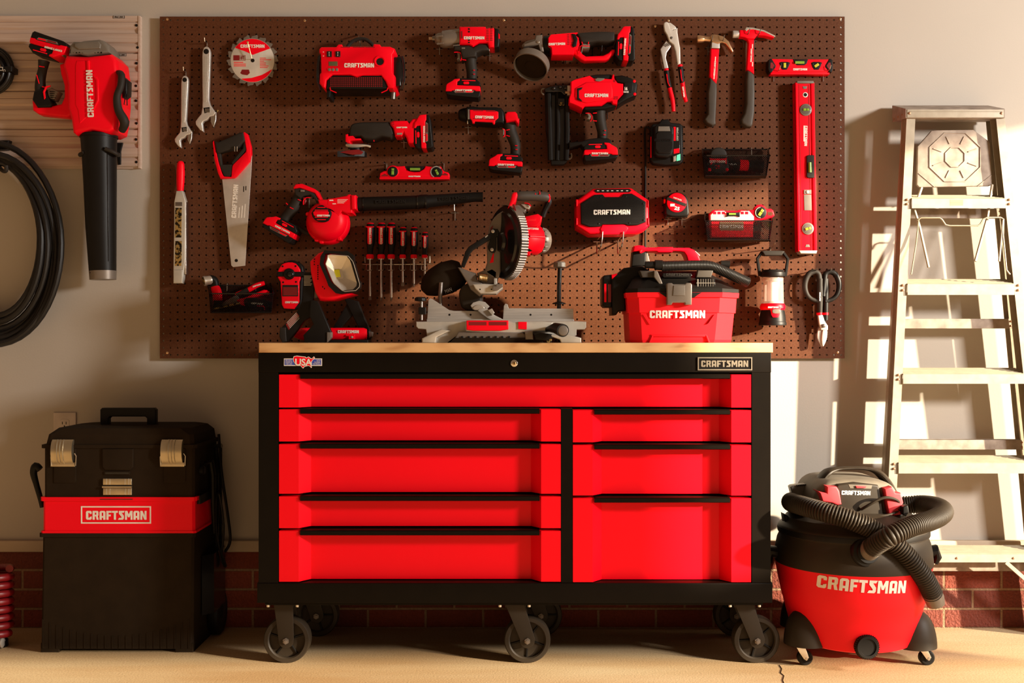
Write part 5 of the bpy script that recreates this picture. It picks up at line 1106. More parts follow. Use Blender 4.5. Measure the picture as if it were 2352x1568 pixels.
hook(1626, 107, 'black and steel hook holding the claw hammer head on the left', 4, 8, .05, 'steel_dark', 20, 5, lift=8); hook(1652, 107, 'black and steel hook holding the claw hammer head on the right', 4, 9, .05, 'steel_dark', 18, 3, lift=8)
hook(1708, 92, 'steel hook holding the red rip hammer head on the left', 5, 8, .05, 'steel_dark', 18, 6, lift=8); hook(1733, 92, 'steel hook holding the red rip hammer head on the right', 5, 8, .05, 'steel_dark', 18, 6, lift=8)
# ================= box torpedo level =================
t = Thing('box_level', 'short red box level lying flat on two hooks at upper right', 'level', 1836, 176, .05)
hs = t.slab('level_body', 'red', [(1768, 137), (1820, 138), (1824, 146), (1830, 151), (1845, 151), (1850, 146), (1853, 138), (1903, 138), (1904, 166), (1770, 168)], .03, .062, .002)
t.rect('level_base', 'red', 1769, 160, 1904, 172, .026, .058, .001, parent=hs)
for a, s_ in ((1771, 1), (1902, -1)):
    e = t.slab('end_cap', 'black', [(a-8*s_, 140), (a-4*s_, 137), (a, 137), (a+3*s_, 142), (a+9*s_, 152), (a+9*s_, 156), (a+4*s_, 162), (a, 168), (a-6*s_, 168), (a-9*s_, 160)], .026, .064, .003)
    t.slab('end_cap_window', 'dark_red', [(a-3*s_, 146), (a+1*s_, 146), (a+6*s_, 153), (a+2*s_, 160), (a-4*s_, 159)], .063, .0645, 0, parent=e)
t.slab('vial_seat', 'black', [(1819, 138), (1854, 138), (1851, 148), (1845, 152), (1828, 152), (1822, 147)], .032, .0635, .002); t.tube('vial', 'green_vial', [(1826, 143.5, .066), (1847, 143.5, .066)], 3.3, 12, 0)
for a, rt in ((1800, 0), (1873, 55)):
    h = t.slab('vial_housing', 'black', [(a-12, 146), (a-7, 144), (a+7, 144), (a+13, 146), (a+9, 156), (a+5, 162), (a-5, 162), (a-9, 156)], .05, .0645, .002)
    t.part('vial', t.m().slab(frame(a, 152.5, 1, rt)([(-3, -5.5), (3, -5.5), (3, 5.5), (-3, 5.5)]), .0645, .067, .001), 'yellow_vial', h)
    for q in (-8, 8): t.disc('screw', 'rubber', a+q, 149.5, 1.8, .0645, .0655, .0003, parent=h)
logo(t, 1838, 159.3, 32, .0624, 0, parent=hs)
hook(1777, 173, 'steel hook under the left end of the box level', 6, 8, .05, stem=14, bar=8, lift=6); hook(1891, 172, 'steel hook under the right end of the box level', 6, 8, .05, stem=15, bar=8, lift=6)
# ================= long level =================
t = Thing('long_level', 'long red box level hanging upright near the right edge of the board', 'level', 1850, 583, .05)
hs = t.slab('level_body', 'red', [(1824, 192), (1867, 192), (1873, 578), (1830, 578)], .024, .062, .001)
t.slab('side_rail', 'red', [(1824, 192), (1829, 192), (1836, 578), (1830, 578)], .05, .068, .002, parent=hs); t.slab('side_rail', 'red', [(1860, 192), (1868, 192), (1874, 578), (1867, 578)], .05, .066, .002, parent=hs)
for x_ in (1835, 1857): t.part('groove_line', t.m().tube([(x_, 194, .0622), (x_+6, 577, .0622)], .7, 4), 'dark_red', hs)
t.slab('end_cap', 'grey', [(1828, 188), (1865, 188), (1867, 194), (1827, 194)], .022, .069, .002); t.slab('end_cap', 'grey_light', [(1832, 576), (1874, 576), (1872, 583), (1836, 583)], .022, .069, .002)
h = t.disc('hang_hole', 'white', 1847.5, 219.5, 6, .06, .0635, .001); t.disc('hang_hole_bore', 'black', 1847.5, 219.5, 4, .063, .0638, 0, parent=h)
for b_, s_ in ((202, 1), (566, -1)): t.slab('arrow_mark', 'grey', [(1841+(b_-202)*.017, b_-2*s_), (1852+(b_-202)*.017, b_-2*s_), (1850+(b_-202)*.017, b_+4*s_), (1843+(b_-202)*.017, b_+4*s_)], .06, .0635, .0005)
for a, b_, rr, mt in ((1848.5, 254, 14, 'green_vial'), (1853, 526, 14, 'yellow_vial')):
    t.part('vial_ring', t.m().disc(a, b_, rr, .055, .066, .002), 'grey'); v = vial(t, a, b_, rr-3, .066, 90 if b_ < 300 else 75, mt, 'glass_smoke')
h = t.slab('centre_vial_housing', 'rubber', [(1850, 361), (1853, 358), (1867, 358), (1868, 410), (1853, 410), (1850, 407)], .055, .069, .002); t.part('vial', t.m().tube([(1860, 373, .07), (1860.5, 396, .07)], 3.8, 12), 'green_vial', h)
m_ = t.rect('mount_clip', 'grey', 1844, 437, 1861, 447, .058, .065, .001); t.disc('clip_knob', 'grey_light', 1852.5, 442, 3.6, .064, .067, .0008, parent=m_); t.slab('clip_plate', 'gunmetal', [(1844, 448), (1861, 448), (1862, 484), (1845, 484)], .058, .064, .0008, parent=m_)
logo(t, 1851, 312, 46, .0626, 91, parent=hs); t.rect('print_stripe', 'white', 1843.5, 290, 1847, 326, .0622, .0626, 0, parent=hs)
# ================= tin snips =================
t = Thing('tin_snips', 'tin snips with black loop handles and steel blades hanging point down', 'snips', 1888, 797, .05)
def loop(cx, mir):
    pts = [(cx+mir*a, b, .055) for a, b in ((19, 680), (15, 640), (12, 628), (3, 624), (-9, 629), (-17, 645), (-18, 662), (-13, 677), (-4, 686), (6, 690), (14, 692))]
    return t.m().tube(pts, [6.5, 6.5, 6, 6, 6.5, 6.5, 6, 5.5, 5, 5, 6], 14, 3)
g1 = t.part('loop_handle', loop(1867, 1), 'rubber'); g2_ = t.part('loop_handle', loop(1909, -1), 'black')
t.part('handle_stem', t.m().tube([(1883, 640, .055), (1883, 690, .055), (1883, 722, .055)], [7, 7, 5.5], 12), 'rubber', g1); t.part('handle_stem', t.m().tube([(1896, 640, .052), (1896, 690, .052), (1896, 735, .05)], [7, 7, 6], 12), 'black', g2_)
t.part('red_band', t.m().tube([(1882, 718, .055), (1882, 723, .055)], 6.8, 12), 'red', g1); t.part('red_band', t.m().tube([(1896, 718, .051), (1896, 723, .051)], 6.8, 12), 'red', g2_)
logo(t, 1883.5, 681, 20, .0665, -90, parent=g1)
t.slab('near_arm', 'steel_satin', [(1877, 723), (1888, 723), (1893, 738), (1900, 748), (1900, 758), (1884, 758), (1880, 745)], .045, .060, .003)
t.slab('far_arm', 'black', [(1890, 723), (1901, 723), (1898, 740), (1893, 750), (1884, 745)], .035, .045, .002)
t.slab('blade', 'steel_satin', smooth([(1884, 750), (1878, 760), (1877, 775), (1881, 786), (1888, 796), (1891, 780), (1893, 757)], 3), .044, .052, .002, label='left cutting blade')
t.slab('blade', 'steel_satin', smooth([(1889, 755), (1896, 750), (1899, 762), (1897, 780), (1889, 796), (1886, 780)], 3), .050, .058, .002, label='right cutting blade')
t.disc('pivot_bolt', 'steel_dark', 1890, 748, 4.5, .056, .066, .002)
hook(1868, 622, 'steel hook inside the left loop of the tin snips', 0, 4, .045, stem=0, bar=0); hook(1900.5, 622, 'steel hook inside the right loop of the tin snips', 0, 4, .045, stem=0, bar=0)
# ================= lantern =================
t = Thing('camping_lantern', 'upright lantern with clear cylinder and red and black base hanging by its handle', 'lantern', 1775, 747, .085)
cx = wx(1774.5, .085); zz = lambda p: wz(p, .085); k_ = (CD-.085)/F
def lt(prof, material, name, parent=None, label=None, ang=35):
    return t.part(name, M(.085).lathe([(r*k_, zz(p)-zz(747)) for r, p in prof], (cx, -.085, zz(747)), (0, 0, 1), 36), material, parent, label, ang)
lt([(31, 747), (31.5, 742), (30, 738)], 'black', 'base_ring'); bs = lt([(30, 738), (29, 725), (26.5, 712)], 'black', 'base')
lt([(26.5, 712), (28.5, 708), (29, 703), (26, 697)], 'red', 'red_collar', bs)
m = M(.085); 
def cyl_patch(pts, rr, th=.003):
    o = len(m.v); P_ = [(px, py) for px, py in pts]; n = len(P_); vs = []
    for e in (0, th):
        for px, py in P_:
            x = wx(px, .085); dx = x-cx; R_ = rr*k_+e; vs.append((x, -.085-math.sqrt(max(R_*R_-dx*dx, 1e-8)), zz(py)))
    m.add(vs, [list(range(n))[::-1], list(range(n, 2*n))]+[[i, (i+1) % n, n+(i+1) % n, n+i] for i in range(n)])
for a0 in range(-18, 18, 3):
    def bot(x): return 708 if abs(x) > 12 else (729 if abs(x) < 8 else 729-(abs(x)-8)*5)
    cyl_patch([(1774.5+a0, 705), (1774.5+a0+3, 705), (1774.5+a0+3, bot(a0+3)), (1774.5+a0, bot(a0))], 29)
t.part('front_panel', m, 'red', bs); m = M(.085)
t.part('power_button', t.m().slab(smooth([(1768, 711), (1783, 711), (1784, 720), (1768, 720)], 3), .125, .1335, .002), 'gunmetal', bs)
logo(t, 1776, 705.5, 24, .1325, 0, parent=bs)
lt([(26, 697), (25.5, 690), (24.5, 642), (24, 638)], 'clear_globe', 'outer_globe', label='clear outer cylinder')
lt([(13, 695), (13, 640)], 'white_tube', 'light_tube', label='white frosted light tube')
lt([(25, 697), (20, 692), (14, 694)], 'reflector', 'reflector'); lt([(25, 640), (20, 646), (14, 644)], 'reflector', 'reflector')
lt([(28, 635), (28.5, 632), (28, 626), (26, 624), (24, 620), (22, 620)], 'black', 'top_cap')
for s_ in (-1, 1):
    t.tube('handle_arm', 'black', [(1774.5+s_*29, 634), (1774.5+s_*32, 615), (1774.5+s_*35, 594), (1774.5+s_*24, 579)], [4, 3.6, 3.6, 3.6], 6, 0)
t.part('handle_bar', t.m().slab([(1748, 577), (1754, 576), (1794, 576), (1801, 577), (1794, 587), (1755, 588)], .072, .098, .004), 'rubber')
hook(1769.5, 572, 'steel hook holding the lantern by its handle', 1, 4, .06, stem=10, bar=0, lift=8)
TOP = CZ-0.004                    # worktop surface height
# ================= wire baskets =================
def basket(lab, xb0, xb1, yb, xf0, xf1, yf, ybot, d0=.034, d1=.108, rad=.0009):
    t = Thing('wire_basket', lab, 'basket', (xb0+xb1)/2, ybot, .06)
    V = lambda x, y, d: Vector((wx(x, d), -d, wz(y, d)))
    ti = 5
    B0, B1 = V(xb0, yb, d0), V(xb1, yb, d0); F0, F1 = V(xf0, yf, d1), V(xf1, yf, d1)
    zb = wz(ybot, d1); ins = .009
    b0, b1 = Vector((B0.x+ins, -d0-.002, zb)), Vector((B1.x-ins, -d0-.002, zb)); f0, f1 = Vector((F0.x+ins, -d1+.008, zb)), Vector((F1.x-ins, -d1+.008, zb))
    def rc(pts, r_): return smooth(pts, 1)
    rim = [B0+Vector((.008, 0, 0)), B1-Vector((.008, 0, 0)), B1+Vector((0, -.008, 0)), F1+Vector((0, .012, 0)), F1+Vector((-.012, 0, 0)), F0+Vector((.012, 0, 0)), F0+Vector((0, .012, 0)), B0+Vector((0, -.008, 0))]
    t.part('rim_wire', M(.06).wtube(rim, .0022, 8, True), 'black_gloss')
    t.part('base_wire', M(.06).wtube([b0, b1, f1, f0], .0014, 6, True), 'black_gloss')
    def mesh(name, A, B_, Cc, Dd, pitch=.0066):    # A-B top edge, D-C bottom edge
        m = M(.06); W_ = (B_-A).length; H = (Dd-A).length
        def q(u, v): return A.lerp(B_, u/W_).lerp(Dd.lerp(Cc, u/W_), v/H)
        for s_ in (1, -1):
            k = -H
            while k < W_:
                a0, v0, a1, v1 = k, 0.0, k+H, H
                if a0 < 0: v0 = -a0; a0 = 0
                if a1 > W_: v1 = H-(a1-W_); a1 = W_
                if v1 > v0:
                    if s_ > 0: m.wtube([q(a0, v0), q(a1, v1)], rad, 3, caps=False)
                    else: m.wtube([q(W_-a0, v0), q(W_-a1, v1)], rad, 3, caps=False)
                k += pitch
        t.part(name, m, 'black_gloss')
    mesh('mesh_front', F0, F1, f1, f0); mesh('mesh_back', B0, B1, b1, b0); mesh('mesh_side', B0, F0, f0, b0); mesh('mesh_side', F1, B1, b1, f1); mesh('mesh_bottom', b0, b1, f1, f0)
    for a in (.3, .75): t.part('basket_hook', M(.06).wtube([B0.lerp(B1, a)+Vector((0, -.002, -.02)), B0.lerp(B1, a)+Vector((0, 0, .006)), B0.lerp(B1, a)+Vector((0, .011, .007))], .0015, 6), 'steel')
    return t
basket('upper right wire mesh basket holding a tape measure and flashlight', 1612, 1764, 343, 1615, 1768, 357, 402)
basket('lower right wire mesh basket with a red level sticking out of the top', 1618, 1770, 491, 1620, 1775, 507, 550)
basket('lower left wire mesh basket with pliers and an angled flashlight', 478, 624, 655, 480, 628, 674, 717)
# --- contents, upper right basket ---
t = Thing('tape_measure', 'black and red tape measure standing inside the upper right wire basket', 'tape measure', 1648, 400, .07)
t.slab('case', 'rubber', smooth([(1628, 368), (1632, 348), (1646, 340), (1662, 344), (1669, 360), (1670, 396), (1630, 396)], 3), .046, .088, .006)
fl = t.slab('face_print', 'red', [(1628, 364), (1633, 366), (1662, 366), (1667, 363), (1667, 379), (1661, 375), (1636, 375), (1630, 381)], .087, .090, .001); logo(t, 1648, 371, 37, .0902, 0, parent=fl)
text(t, '28', 1648, 383, 8, .0884, 0, 11, 'red', fl)
for a in (1628, 1668): t.disc('corner_accent', 'red', a, 391, 4, .084, .089, .001, parent=fl)
t = Thing('flashlight', 'black flashlight with red band lying in the upper right wire basket', 'flashlight', 1715, 397, .07)
t.tube('body', 'black', [(1675, 378), (1685, 378), (1696, 379), (1718, 380), (1728, 380), (1735, 381), (1752, 382)], [10, 11, 12, 12, 12, 14, 15], 20, 0)
t.part('band', t.m().tube([(1698, 379, .07), (1718, 380, .07)], 12.6, 20), 'red'); text(t, 'PRINTED' if False else 'LED 600', 1684, 377, 3, .089, 0, 17)
# --- contents, lower right basket ---
t = Thing('line_level', 'red pocket level with angle dial leaning out of the lower right wire basket', 'level', 1755, 512, .07)
hs = t.slab('level_body', 'red', [(1718, 483), (1730, 482), (1732, 476), (1738, 471), (1748, 470), (1756, 475), (1759, 480), (1770, 480), (1775, 484), (1778, 495), (1774, 499), (1758, 504), (1730, 510), (1716, 508)], .055, .080, .004)
t.slab('hand_hole', 'peg_brown', [(1761, 487), (1771, 487), (1774, 492), (1771, 496), (1762, 495)], .079, .0806, 0, parent=hs)
vial(t, 1745.5, 489, 13.5, .082, 35, 'yellow_vial')
m = t.m()
for k in range(22):
    a = math.radians(95+k*8); m.slab(frame(1745.5+12*math.cos(a), 489+12*math.sin(a), 1, math.degrees(a))([(-1, -.25), (1, -.25), (1, .25), (-1, .25)]), .083, .084, 0)
t.part('dial_marks', m, 'white')
t = Thing('bit_case', 'red case with clear lid and black bubble vial in the lower right wire basket', 'bit case', 1680, 548, .07)
t.slab('case_back', 'red', [(1629, 490), (1640, 481), (1662, 481), (1664, 483), (1696, 483), (1698, 481), (1718, 481), (1726, 492), (1726, 542), (1634, 542)], .045, .060, .003)
t.slab('clear_lid', 'tray_plastic', [(1630, 494), (1641, 485), (1662, 485), (1668, 490), (1696, 490), (1700, 485), (1719, 485), (1730, 498), (1730, 507), (1630, 507)], .058, .084, .003)
for a in (1640, 1650, 1660, 1703, 1713): t.rect('bit', 'red', a-3.5, 487, a+3.5, 493, .0835, .0845, 0)
t.slab('bubble_mount', 'black', [(1667, 489), (1697, 489), (1697, 499), (1692, 497), (1675, 497), (1668, 499)], .075, .090, .002); t.tube('vial', 'green_vial', [(1674, 491.5, .090), (1690, 491.5, .090)], 2.2, 10, 0)
t.rect('printed_card', 'copper_steel', 1652, 510, 1706, 530, .084, .0855, 0, label='tan printed card')
logo(t, 1680, 520, 54, .0858, 0); t.rect('case_front', 'red', 1632, 508, 1728, 545, .058, .0838, .002)
# --- contents, left basket ---
t = Thing('angle_flashlight', 'right-angle flashlight with silver head and red neck standing in the left wire basket', 'flashlight', 495, 714, .07)
t.tube('body', 'red', [(500, 700, .065), (499, 675, .063), (496, 665, .06), (494, 657, .06)], [10.5, 11, 11, 9], 18, 2)
t.tube('neck', 'black', [(494, 659, .06), (494, 650, .06), (490, 643, .06), (482, 641, .065)], [9, 9, 10, 10], 16, 3)
hd = t.tube('head', 'silver', [(487, 642, .065), (483, 643, .067), (476, 644, .07), (471, 645, .073), (468, 645.5, .075)], [9, 10.5, 10.5, 11.5, 11.5], 22, 0)
t.part('lens', t.m().tube([(468.5, 645.4, .0745), (467, 645.8, .0755)], 9.5, 18), 'brass', hd); t.rect('lower_body', 'black', 492, 690, 510, 712, .05, .085, .004)
t = Thing('pliers', 'red and black handled pliers lying across the left wire basket', 'pliers', 570, 712, .06)
gp = t.tube('grip', 'red', [(540, 676, .06), (556, 670, .062), (572, 665, .062), (590, 655, .062), (607, 650, .062)], [3, 4.5, 6, 6, 5], 12, 3)
t.part('grip_band', t.m().tube([(545, 676, .061), (558, 670.5, .063), (571, 664.5, .063)], [4.5, 5.5, 6.3], 12), 'rubber', gp); logo(t, 590, 655.5, 20, .0725, -17, parent=gp)
t.tube('grip', 'red', [(540, 690, .06), (562, 688, .06), (590, 678, .06), (608, 671, .06), (617, 673, .06)], [3, 4.5, 6, 6, 4], 12, 3)
t.slab('jaw', 'steel_dark', [(545, 676), (550, 690), (530, 704), (500, 708), (502, 700)], .05, .065, .002)
t = Thing('screwdriver', 'fat black and red handled driver lying in the left wire basket', 'screwdriver', 580, 714, .085)
h = t.tube('handle', 'black', [(562, 694), (570, 693), (588, 693), (606, 694), (618, 696)], [7, 9.5, 10, 10.5, 8], 16, 2)
t.part('handle_end', t.m().tube([(553, 694, .085), (562, 694, .085)], [6, 8.5], 14), 'red', h); logo(t, 590, 697, 26, .0995, 4, parent=h); t.part('handle_line', t.m().tube([(590, 702, .098), (606, 703, .097), (608, 711, .094)], 1, 6), 'red', h)
t.tube('shaft', 'brass', [(490, 709), (556, 695)], 2.4, 10, 0)
# ================= work light =================
t = Thing('work_light', 'square-faced red and black work light on a folding stand, left end of the worktop', 'work light', 745, 787, .36)
t.d = .36; Zt = TOP+0.0005
def zc(m):                              # nothing may sink into the worktop
    for v in m.v: v.z = max(v.z, Zt)
    return m
def sl(name, mt, pts, a, b, r=.003, parent=None): return t.part(name, zc(t.m().slab(pts, a, b, r)), mt, parent)
a1 = sl('stand_leg', 'black', [(702, 626), (725, 626), (725, 662), (718, 728), (703, 736), (667, 784), (652, 788), (646, 770), (650, 752), (684, 718), (698, 690)], .36, .385)
sl('leg_end', 'rubber', [(647, 752), (660, 752), (662, 784), (652, 788), (645, 772)], .355, .388, .003, a1)
t.part('leg_label', t.m().slab([(660, 745), (685, 718), (691, 726), (667, 758)], .385, .3853, 0), 'dark_red', a1)
m = t.m()
for k in range(5): m.slab([(662+k*1.6, 741+k*3), (684+k*1.6, 718+k*3), (685+k*1.6, 719+k*3), (663+k*1.6, 742+k*3)], .3854, .3856, 0)
t.part('label_print', m, 'grey_light', a1); m = t.m()
for k in range(8): m.rect(701+.5, 634+k*3, 701+19-(k % 3)*2, 635.2+k*3, .3854, .3856, 0)
t.part('label_print', m, 'grey_light', a1)
a2 = sl('stand_leg', 'black', [(720, 690), (736, 692), (766, 762), (767, 773), (755, 788), (706, 788), (703, 770), (726, 745), (717, 726)], .385, .41)
t.part('leg_cap', zc(t.m().slab([(757, 763), (767, 763), (767, 775), (757, 785)], .383, .414, .002)), 'grey', a2)
a3 = sl('stand_leg', 'black', [(782, 680), (816, 690), (830, 725), (845, 760), (848, 775), (840, 788), (820, 788), (822, 762), (803, 722)], .27, .30)
sl('stand_leg', 'black', [(793, 690), (803, 722), (770, 757), (757, 752), (778, 716)], .27, .295)
t.part('leg_cap', zc(t.m().slab([(841, 760), (850, 762), (849, 772), (842, 776)], .268, .304, .002)), 'grey', a3)
sl('cross_foot', 'black', [(700, 780), (846, 780), (846, 788), (700, 788)], .28, .37, .002)
br = t.part('battery_bar', zc(t.m(.33).tube([(676, 770, .33), (690, 767, .33), (700, 767, .33), (835, 767, .33), (842, 767, .33)], [5, 13.5, 14.5, 14.5, 12], 24)), 'red')
logo(t, 800, 761.5, 48, .3512, 0, parent=br); t.part('bar_latch', t.m().slab([(793, 768), (814, 768), (814, 779), (800, 779), (800, 772), (793, 772)], .345, .3535, .001), 'red', br); t.part('latch_button', t.m().disc(808, 774, 2.5, .353, .355, .0005), 'silver', br)
t.part('pivot_arm', t.m().slab([(722, 628), (732, 630), (732, 684), (722, 686)], .33, .375, .002), 'gunmetal')
t.rect('carry_clip', 'silver', 718, 715, 730, 726, .34, .384, .002)
# head: faces right and slightly towards the camera
hd = t.part('lamp_housing', t.m().slab([(716, 602), (735, 583), (752, 577), (762, 590), (770, 640), (790, 668), (818, 676), (770, 690), (738, 691), (728, 672), (718, 628)], .29, .40, .012), 'red')
vents(t, [(727, 597+k*6) for k in range(3)]+[(735, 612+k*5) for k in range(7)]+[(746, 660), (750, 664)], .4005, 1.2, 3, hd, 'black', -12)
bz_o = [(744, 592), (753, 578), (760, 579), (795, 581), (803, 579), (818, 589), (819, 602), (830, 645), (834, 650), (832, 664), (822, 672), (790, 677), (778, 675), (762, 659), (757, 645), (742, 610)]
bz_i = [(752, 594), (753, 586), (762, 585), (790, 587), (800, 588), (810, 600), (813, 608), (823, 642), (826, 652), (825, 659), (817, 667), (792, 669), (786, 667), (768, 651), (764, 645), (748, 606)]
bz = t.part('bezel', t.m().ring(bz_o, bz_i, .385, .425), 'black'); t.part('bezel_edge', t.m().tube([(a, b, .426) for a, b in bz_i], 1.0, 6, closed=True), 'silver', bz)
c4 = [(770, 618), (784, 617), (789, 638), (775, 640)]
rimq = [(753, 586), (800, 588), (826, 655), (786, 667)]
m = t.m()
o_ = [t.m().W((a, b, .412)) for a, b in bz_i]; n_ = len(bz_i); inner = [(770, 622), (770, 619), (772, 618), (779, 617.5), (784, 618), (786, 622), (787, 626), (788, 633), (789, 636), (788, 638), (786, 640), (780, 640), (777, 640), (774, 637), (773, 634), (770, 626)]
i_ = [t.m().W((a, b, .391)) for a, b in inner]
m.add(o_+i_, [[k, (k+1) % n_, n_+(k+1) % n_, n_+k] for k in range(n_)]+[[n_+k for k in range(n_)]])
rf = t.part('reflector', m, 'reflector', ang=8); t.part('led_chip', t.m().slab([(771, 621), (783, 620), (786, 637), (774, 638)], .3905, .3935, .0005), 'led_chip', rf)
# ================= miter saw =================
t = Thing('miter_saw', 'large miter saw with tilted blade guard and grey base in the middle of the worktop', 'saw', 1150, 787, .38)
d_ = .38
def S_(name, mt, pts, a, b, r=.003, parent=None, label=None): return t.part(name, zc(t.m().slab(pts, a, b, r)), mt, parent, label)
bs = S_('base', 'cast_alu', [(959, 739), (1075, 738), (1080, 742), (1080, 762), (1210, 762), (1216, 738), (1322, 738), (1344, 739), (1344, 752), (1340, 757), (1322, 757), (1322, 770), (1318, 772), (1250, 772), (1205, 766), (1060, 766), (1030, 788), (1005, 788), (984, 775), (981, 757), (964, 756), (959, 750)], .24, .44, .008)
S_('foot', 'cast_alu', [(1020, 756), (1038, 760), (1008, 775), (1006, 788), (976, 788), (976, 777)], .30, .50, .004, bs); S_('foot', 'cast_alu', [(1255, 770), (1300, 767), (1315, 772), (1330, 776), (1330, 787.5), (1285, 787.5), (1282, 780)], .30, .50, .004, bs)
tt = S_('turntable', 'cast_alu', [(1072, 740), (1078, 736), (1165, 736), (1180, 740), (1240, 738), (1268, 740), (1268, 760), (1200, 764), (1190, 768), (1072, 762)], .30, .47, .006)
S_('turntable_front', 'gunmetal', [(1056, 763), (1200, 764), (1210, 772), (1210, 782), (1045, 782)], .36, .475, .004, tt)
S_('scale_ring', 'black_matte', [(1048, 776), (1240, 776), (1250, 787), (1036, 787)], .30, .485, .002, tt)
for k in range(8): S_('scale_notch', 'black_gloss', [(1062+k*15, 772), (1067+k*15, 772), (1067+k*15, 778), (1062+k*15, 778)], .47, .479, .0005, tt)
S_('warning_label', 'red', [(1074, 737), (1168, 737), (1168, 757), (1150, 760), (1090, 760), (1074, 758)], .44, .476, .003, tt, 'red printed label plate'); S_('warning_label', 'red', [(1190, 740), (1209, 740), (1209, 757), (1190, 756)], .46, .4745, .0005, tt)
for a in (1079, 1124): S_('label_print', 'dark_red', [(a, 740), (a+40, 740), (a+40, 748), (a, 748)], .476, .4763, 0, tt)
S_('detent_knob', 'gunmetal', [(1204, 762), (1222, 760), (1224, 780), (1206, 780)], .42, .49, .004); S_('lever', 'black', [(1225, 768), (1240, 764), (1265, 768), (1268, 776), (1252, 782), (1228, 780)], .42, .50, .004)
S_('adjust_foot', 'brass', [(1250, 774), (1266, 774), (1264, 788), (1252, 788)], .46, .49, .002)
kn = t.part('miter_handle', t.m().tube([(1250, 758, .45), (1262, 755, .48), (1275, 753, .52), (1290, 758, .545), (1293, 759, .555)], [3, 7, 12, 15, 15], 22), 'black'); t.part('handle_cap', t.m(.556).disc(1293, 759, 12, .553, .561, .003), 'grey', kn)
f1_ = S_('fence', 'alu', [(979, 738), (982, 688), (986, 684), (992, 686), (1030, 711), (1042, 713), (1096, 713), (1141, 736)], .33, .345, .001, label='left aluminium fence'); f2_ = S_('fence', 'alu', [(1155, 736), (1157, 701), (1161, 696), (1166, 698), (1168, 707), (1318, 708), (1319, 737)], .33, .345, .001, label='right aluminium fence')
for a, p_ in ((1031, f1_), (1080, f1_), (1219, f2_), (1267, f2_)): t.disc('fence_hole', 'black', a, 722, 2.3, .3445, .3455, 0, parent=p_)
S_('fence_foot', 'alu', [(979, 732), (1319, 732), (1319, 740), (979, 740)], .30, .36, .001)
for px_, y0_, y1_, k_name in ((1285, 612, 712, 1), (1012, 650, 706, 0)):
    rd_ = t.part('clamp_post', t.m().tube([(px_+1, y0_, .31), (px_-1, (y0_+y1_)/2, .31), (px_-1, y1_+28, .31)], 5, 14), 'steel_dark' if not k_name else 'black_gloss')
    if k_name: t.part('clamp_knob', M(.31).lathe([(.012, 0), (.020, .003), (.020, .016), (.017, .020)], (wx(1285, .31), -.31, wz(615, .31)), (0, 0, 1), 10), 'grey', rd_); t.part('clamp_washer', M(.31).lathe([(.006, .006), (.022, 0), (.022, -.003), (.006, -.003)], (wx(1284, .31), -.31, wz(696, .31)), (0, 0, 1), 18), 'black', rd_)
    else: t.part('post_top', M(.31).lathe([(.0072, 0), (.0072, .002)], (wx(px_+1, .31), -.31, wz(y0_, .31)), (0, 0, 1), 14), 'gunmetal', rd_)
ck = t.part('hold_down_knob', M(.4).lathe([(.010, 0), (.019, .002), (.019, .010), (.014, .014)], (wx(966, .4), -.4, wz(692, .4)), (0, 0, 1), 10), 'black'); t.part('knob_stem', M(.4).lathe([(.0045, 0), (.0045, -.06)], (wx(968, .4), -.4, wz(692, .4)), (0, 0, 1), 10), 'steel_dark', ck); S_('knob_block', 'black', [(963, 706), (979, 706), (979, 722), (963, 722)], .38, .41, .002)
# bevel pivot and castings
S_('bevel_housing', 'dusty_black', smooth([(1052, 672), (1060, 655), (1078, 648), (1100, 660), (1108, 690), (1100, 712), (1080, 714), (1060, 706), (1054, 690)], 3), .24, .33, .012)
bs2 = t.part('bevel_scale', zc(t.m().slab([(1080, 701), (1086, 694), (1100, 690), (1114, 693), (1124, 703), (1118, 709), (1108, 703), (1098, 702), (1088, 706), (1085, 710)], .34, .362, .002)), 'grey_light', label='pale curved bevel scale'); t.part('bevel_ring', t.m().slab(smooth([(1085, 707), (1094, 700), (1106, 700), (1114, 708), (1108, 712), (1090, 712)], 2), .345, .367, .003), 'silver', bs2)
S_('turntable_arm', 'grey_light', smooth([(1096, 712), (1112, 707), (1124, 712), (1134, 722), (1155, 734), (1130, 736), (1112, 726)], 3), .30, .37, .006)
S_('lock_lever', 'silver', [(1120, 712), (1130, 708), (1136, 718), (1130, 724)], .36, .38, .002)
S_('pivot_casting', 'gunmetal', [(1050, 612), (1056, 612), (1075, 620), (1092, 625), (1095, 640), (1112, 652), (1118, 668), (1100, 680), (1080, 664), (1070, 645)], .26, .34, .006)
pc = S_('pivot_block', 'cast_alu', [(1086, 653), (1112, 652), (1154, 655), (1155, 662), (1147, 668), (1140, 675), (1104, 675), (1092, 664)], .30, .40, .004); 
for a in (1103, 1129): t.disc('hole', 'black', a, 665, 1.6, .399, .4005, 0, parent=pc)
S_('stop_block', 'gunmetal', [(1132, 658), (1140, 658), (1140, 653), (1155, 653), (1155, 660), (1142, 668), (1132, 668)], .38, .415, .002)
S_('rear_arm', 'gunmetal', [(1094, 625), (1130, 610), (1145, 620), (1142, 650), (1112, 655), (1098, 645)], .27, .335, .008)
m = M(.34); hx = []
for k in range(9*12+1):
    a = 2*math.pi*k/12; u_ = k/(9*12); cxp = 1101+u_*19; cyp = 636+u_*3
    hx.append((cxp, cyp+8*math.sin(a), .345+.010*math.cos(a)))
t.part('torsion_spring', t.m().tube(hx, 1.1, 6), 'gold', label='golden coil spring')
t.part('post', t.m().rect(1134, 638, 1141, 654, .33, .36, .002), 'cast_alu')
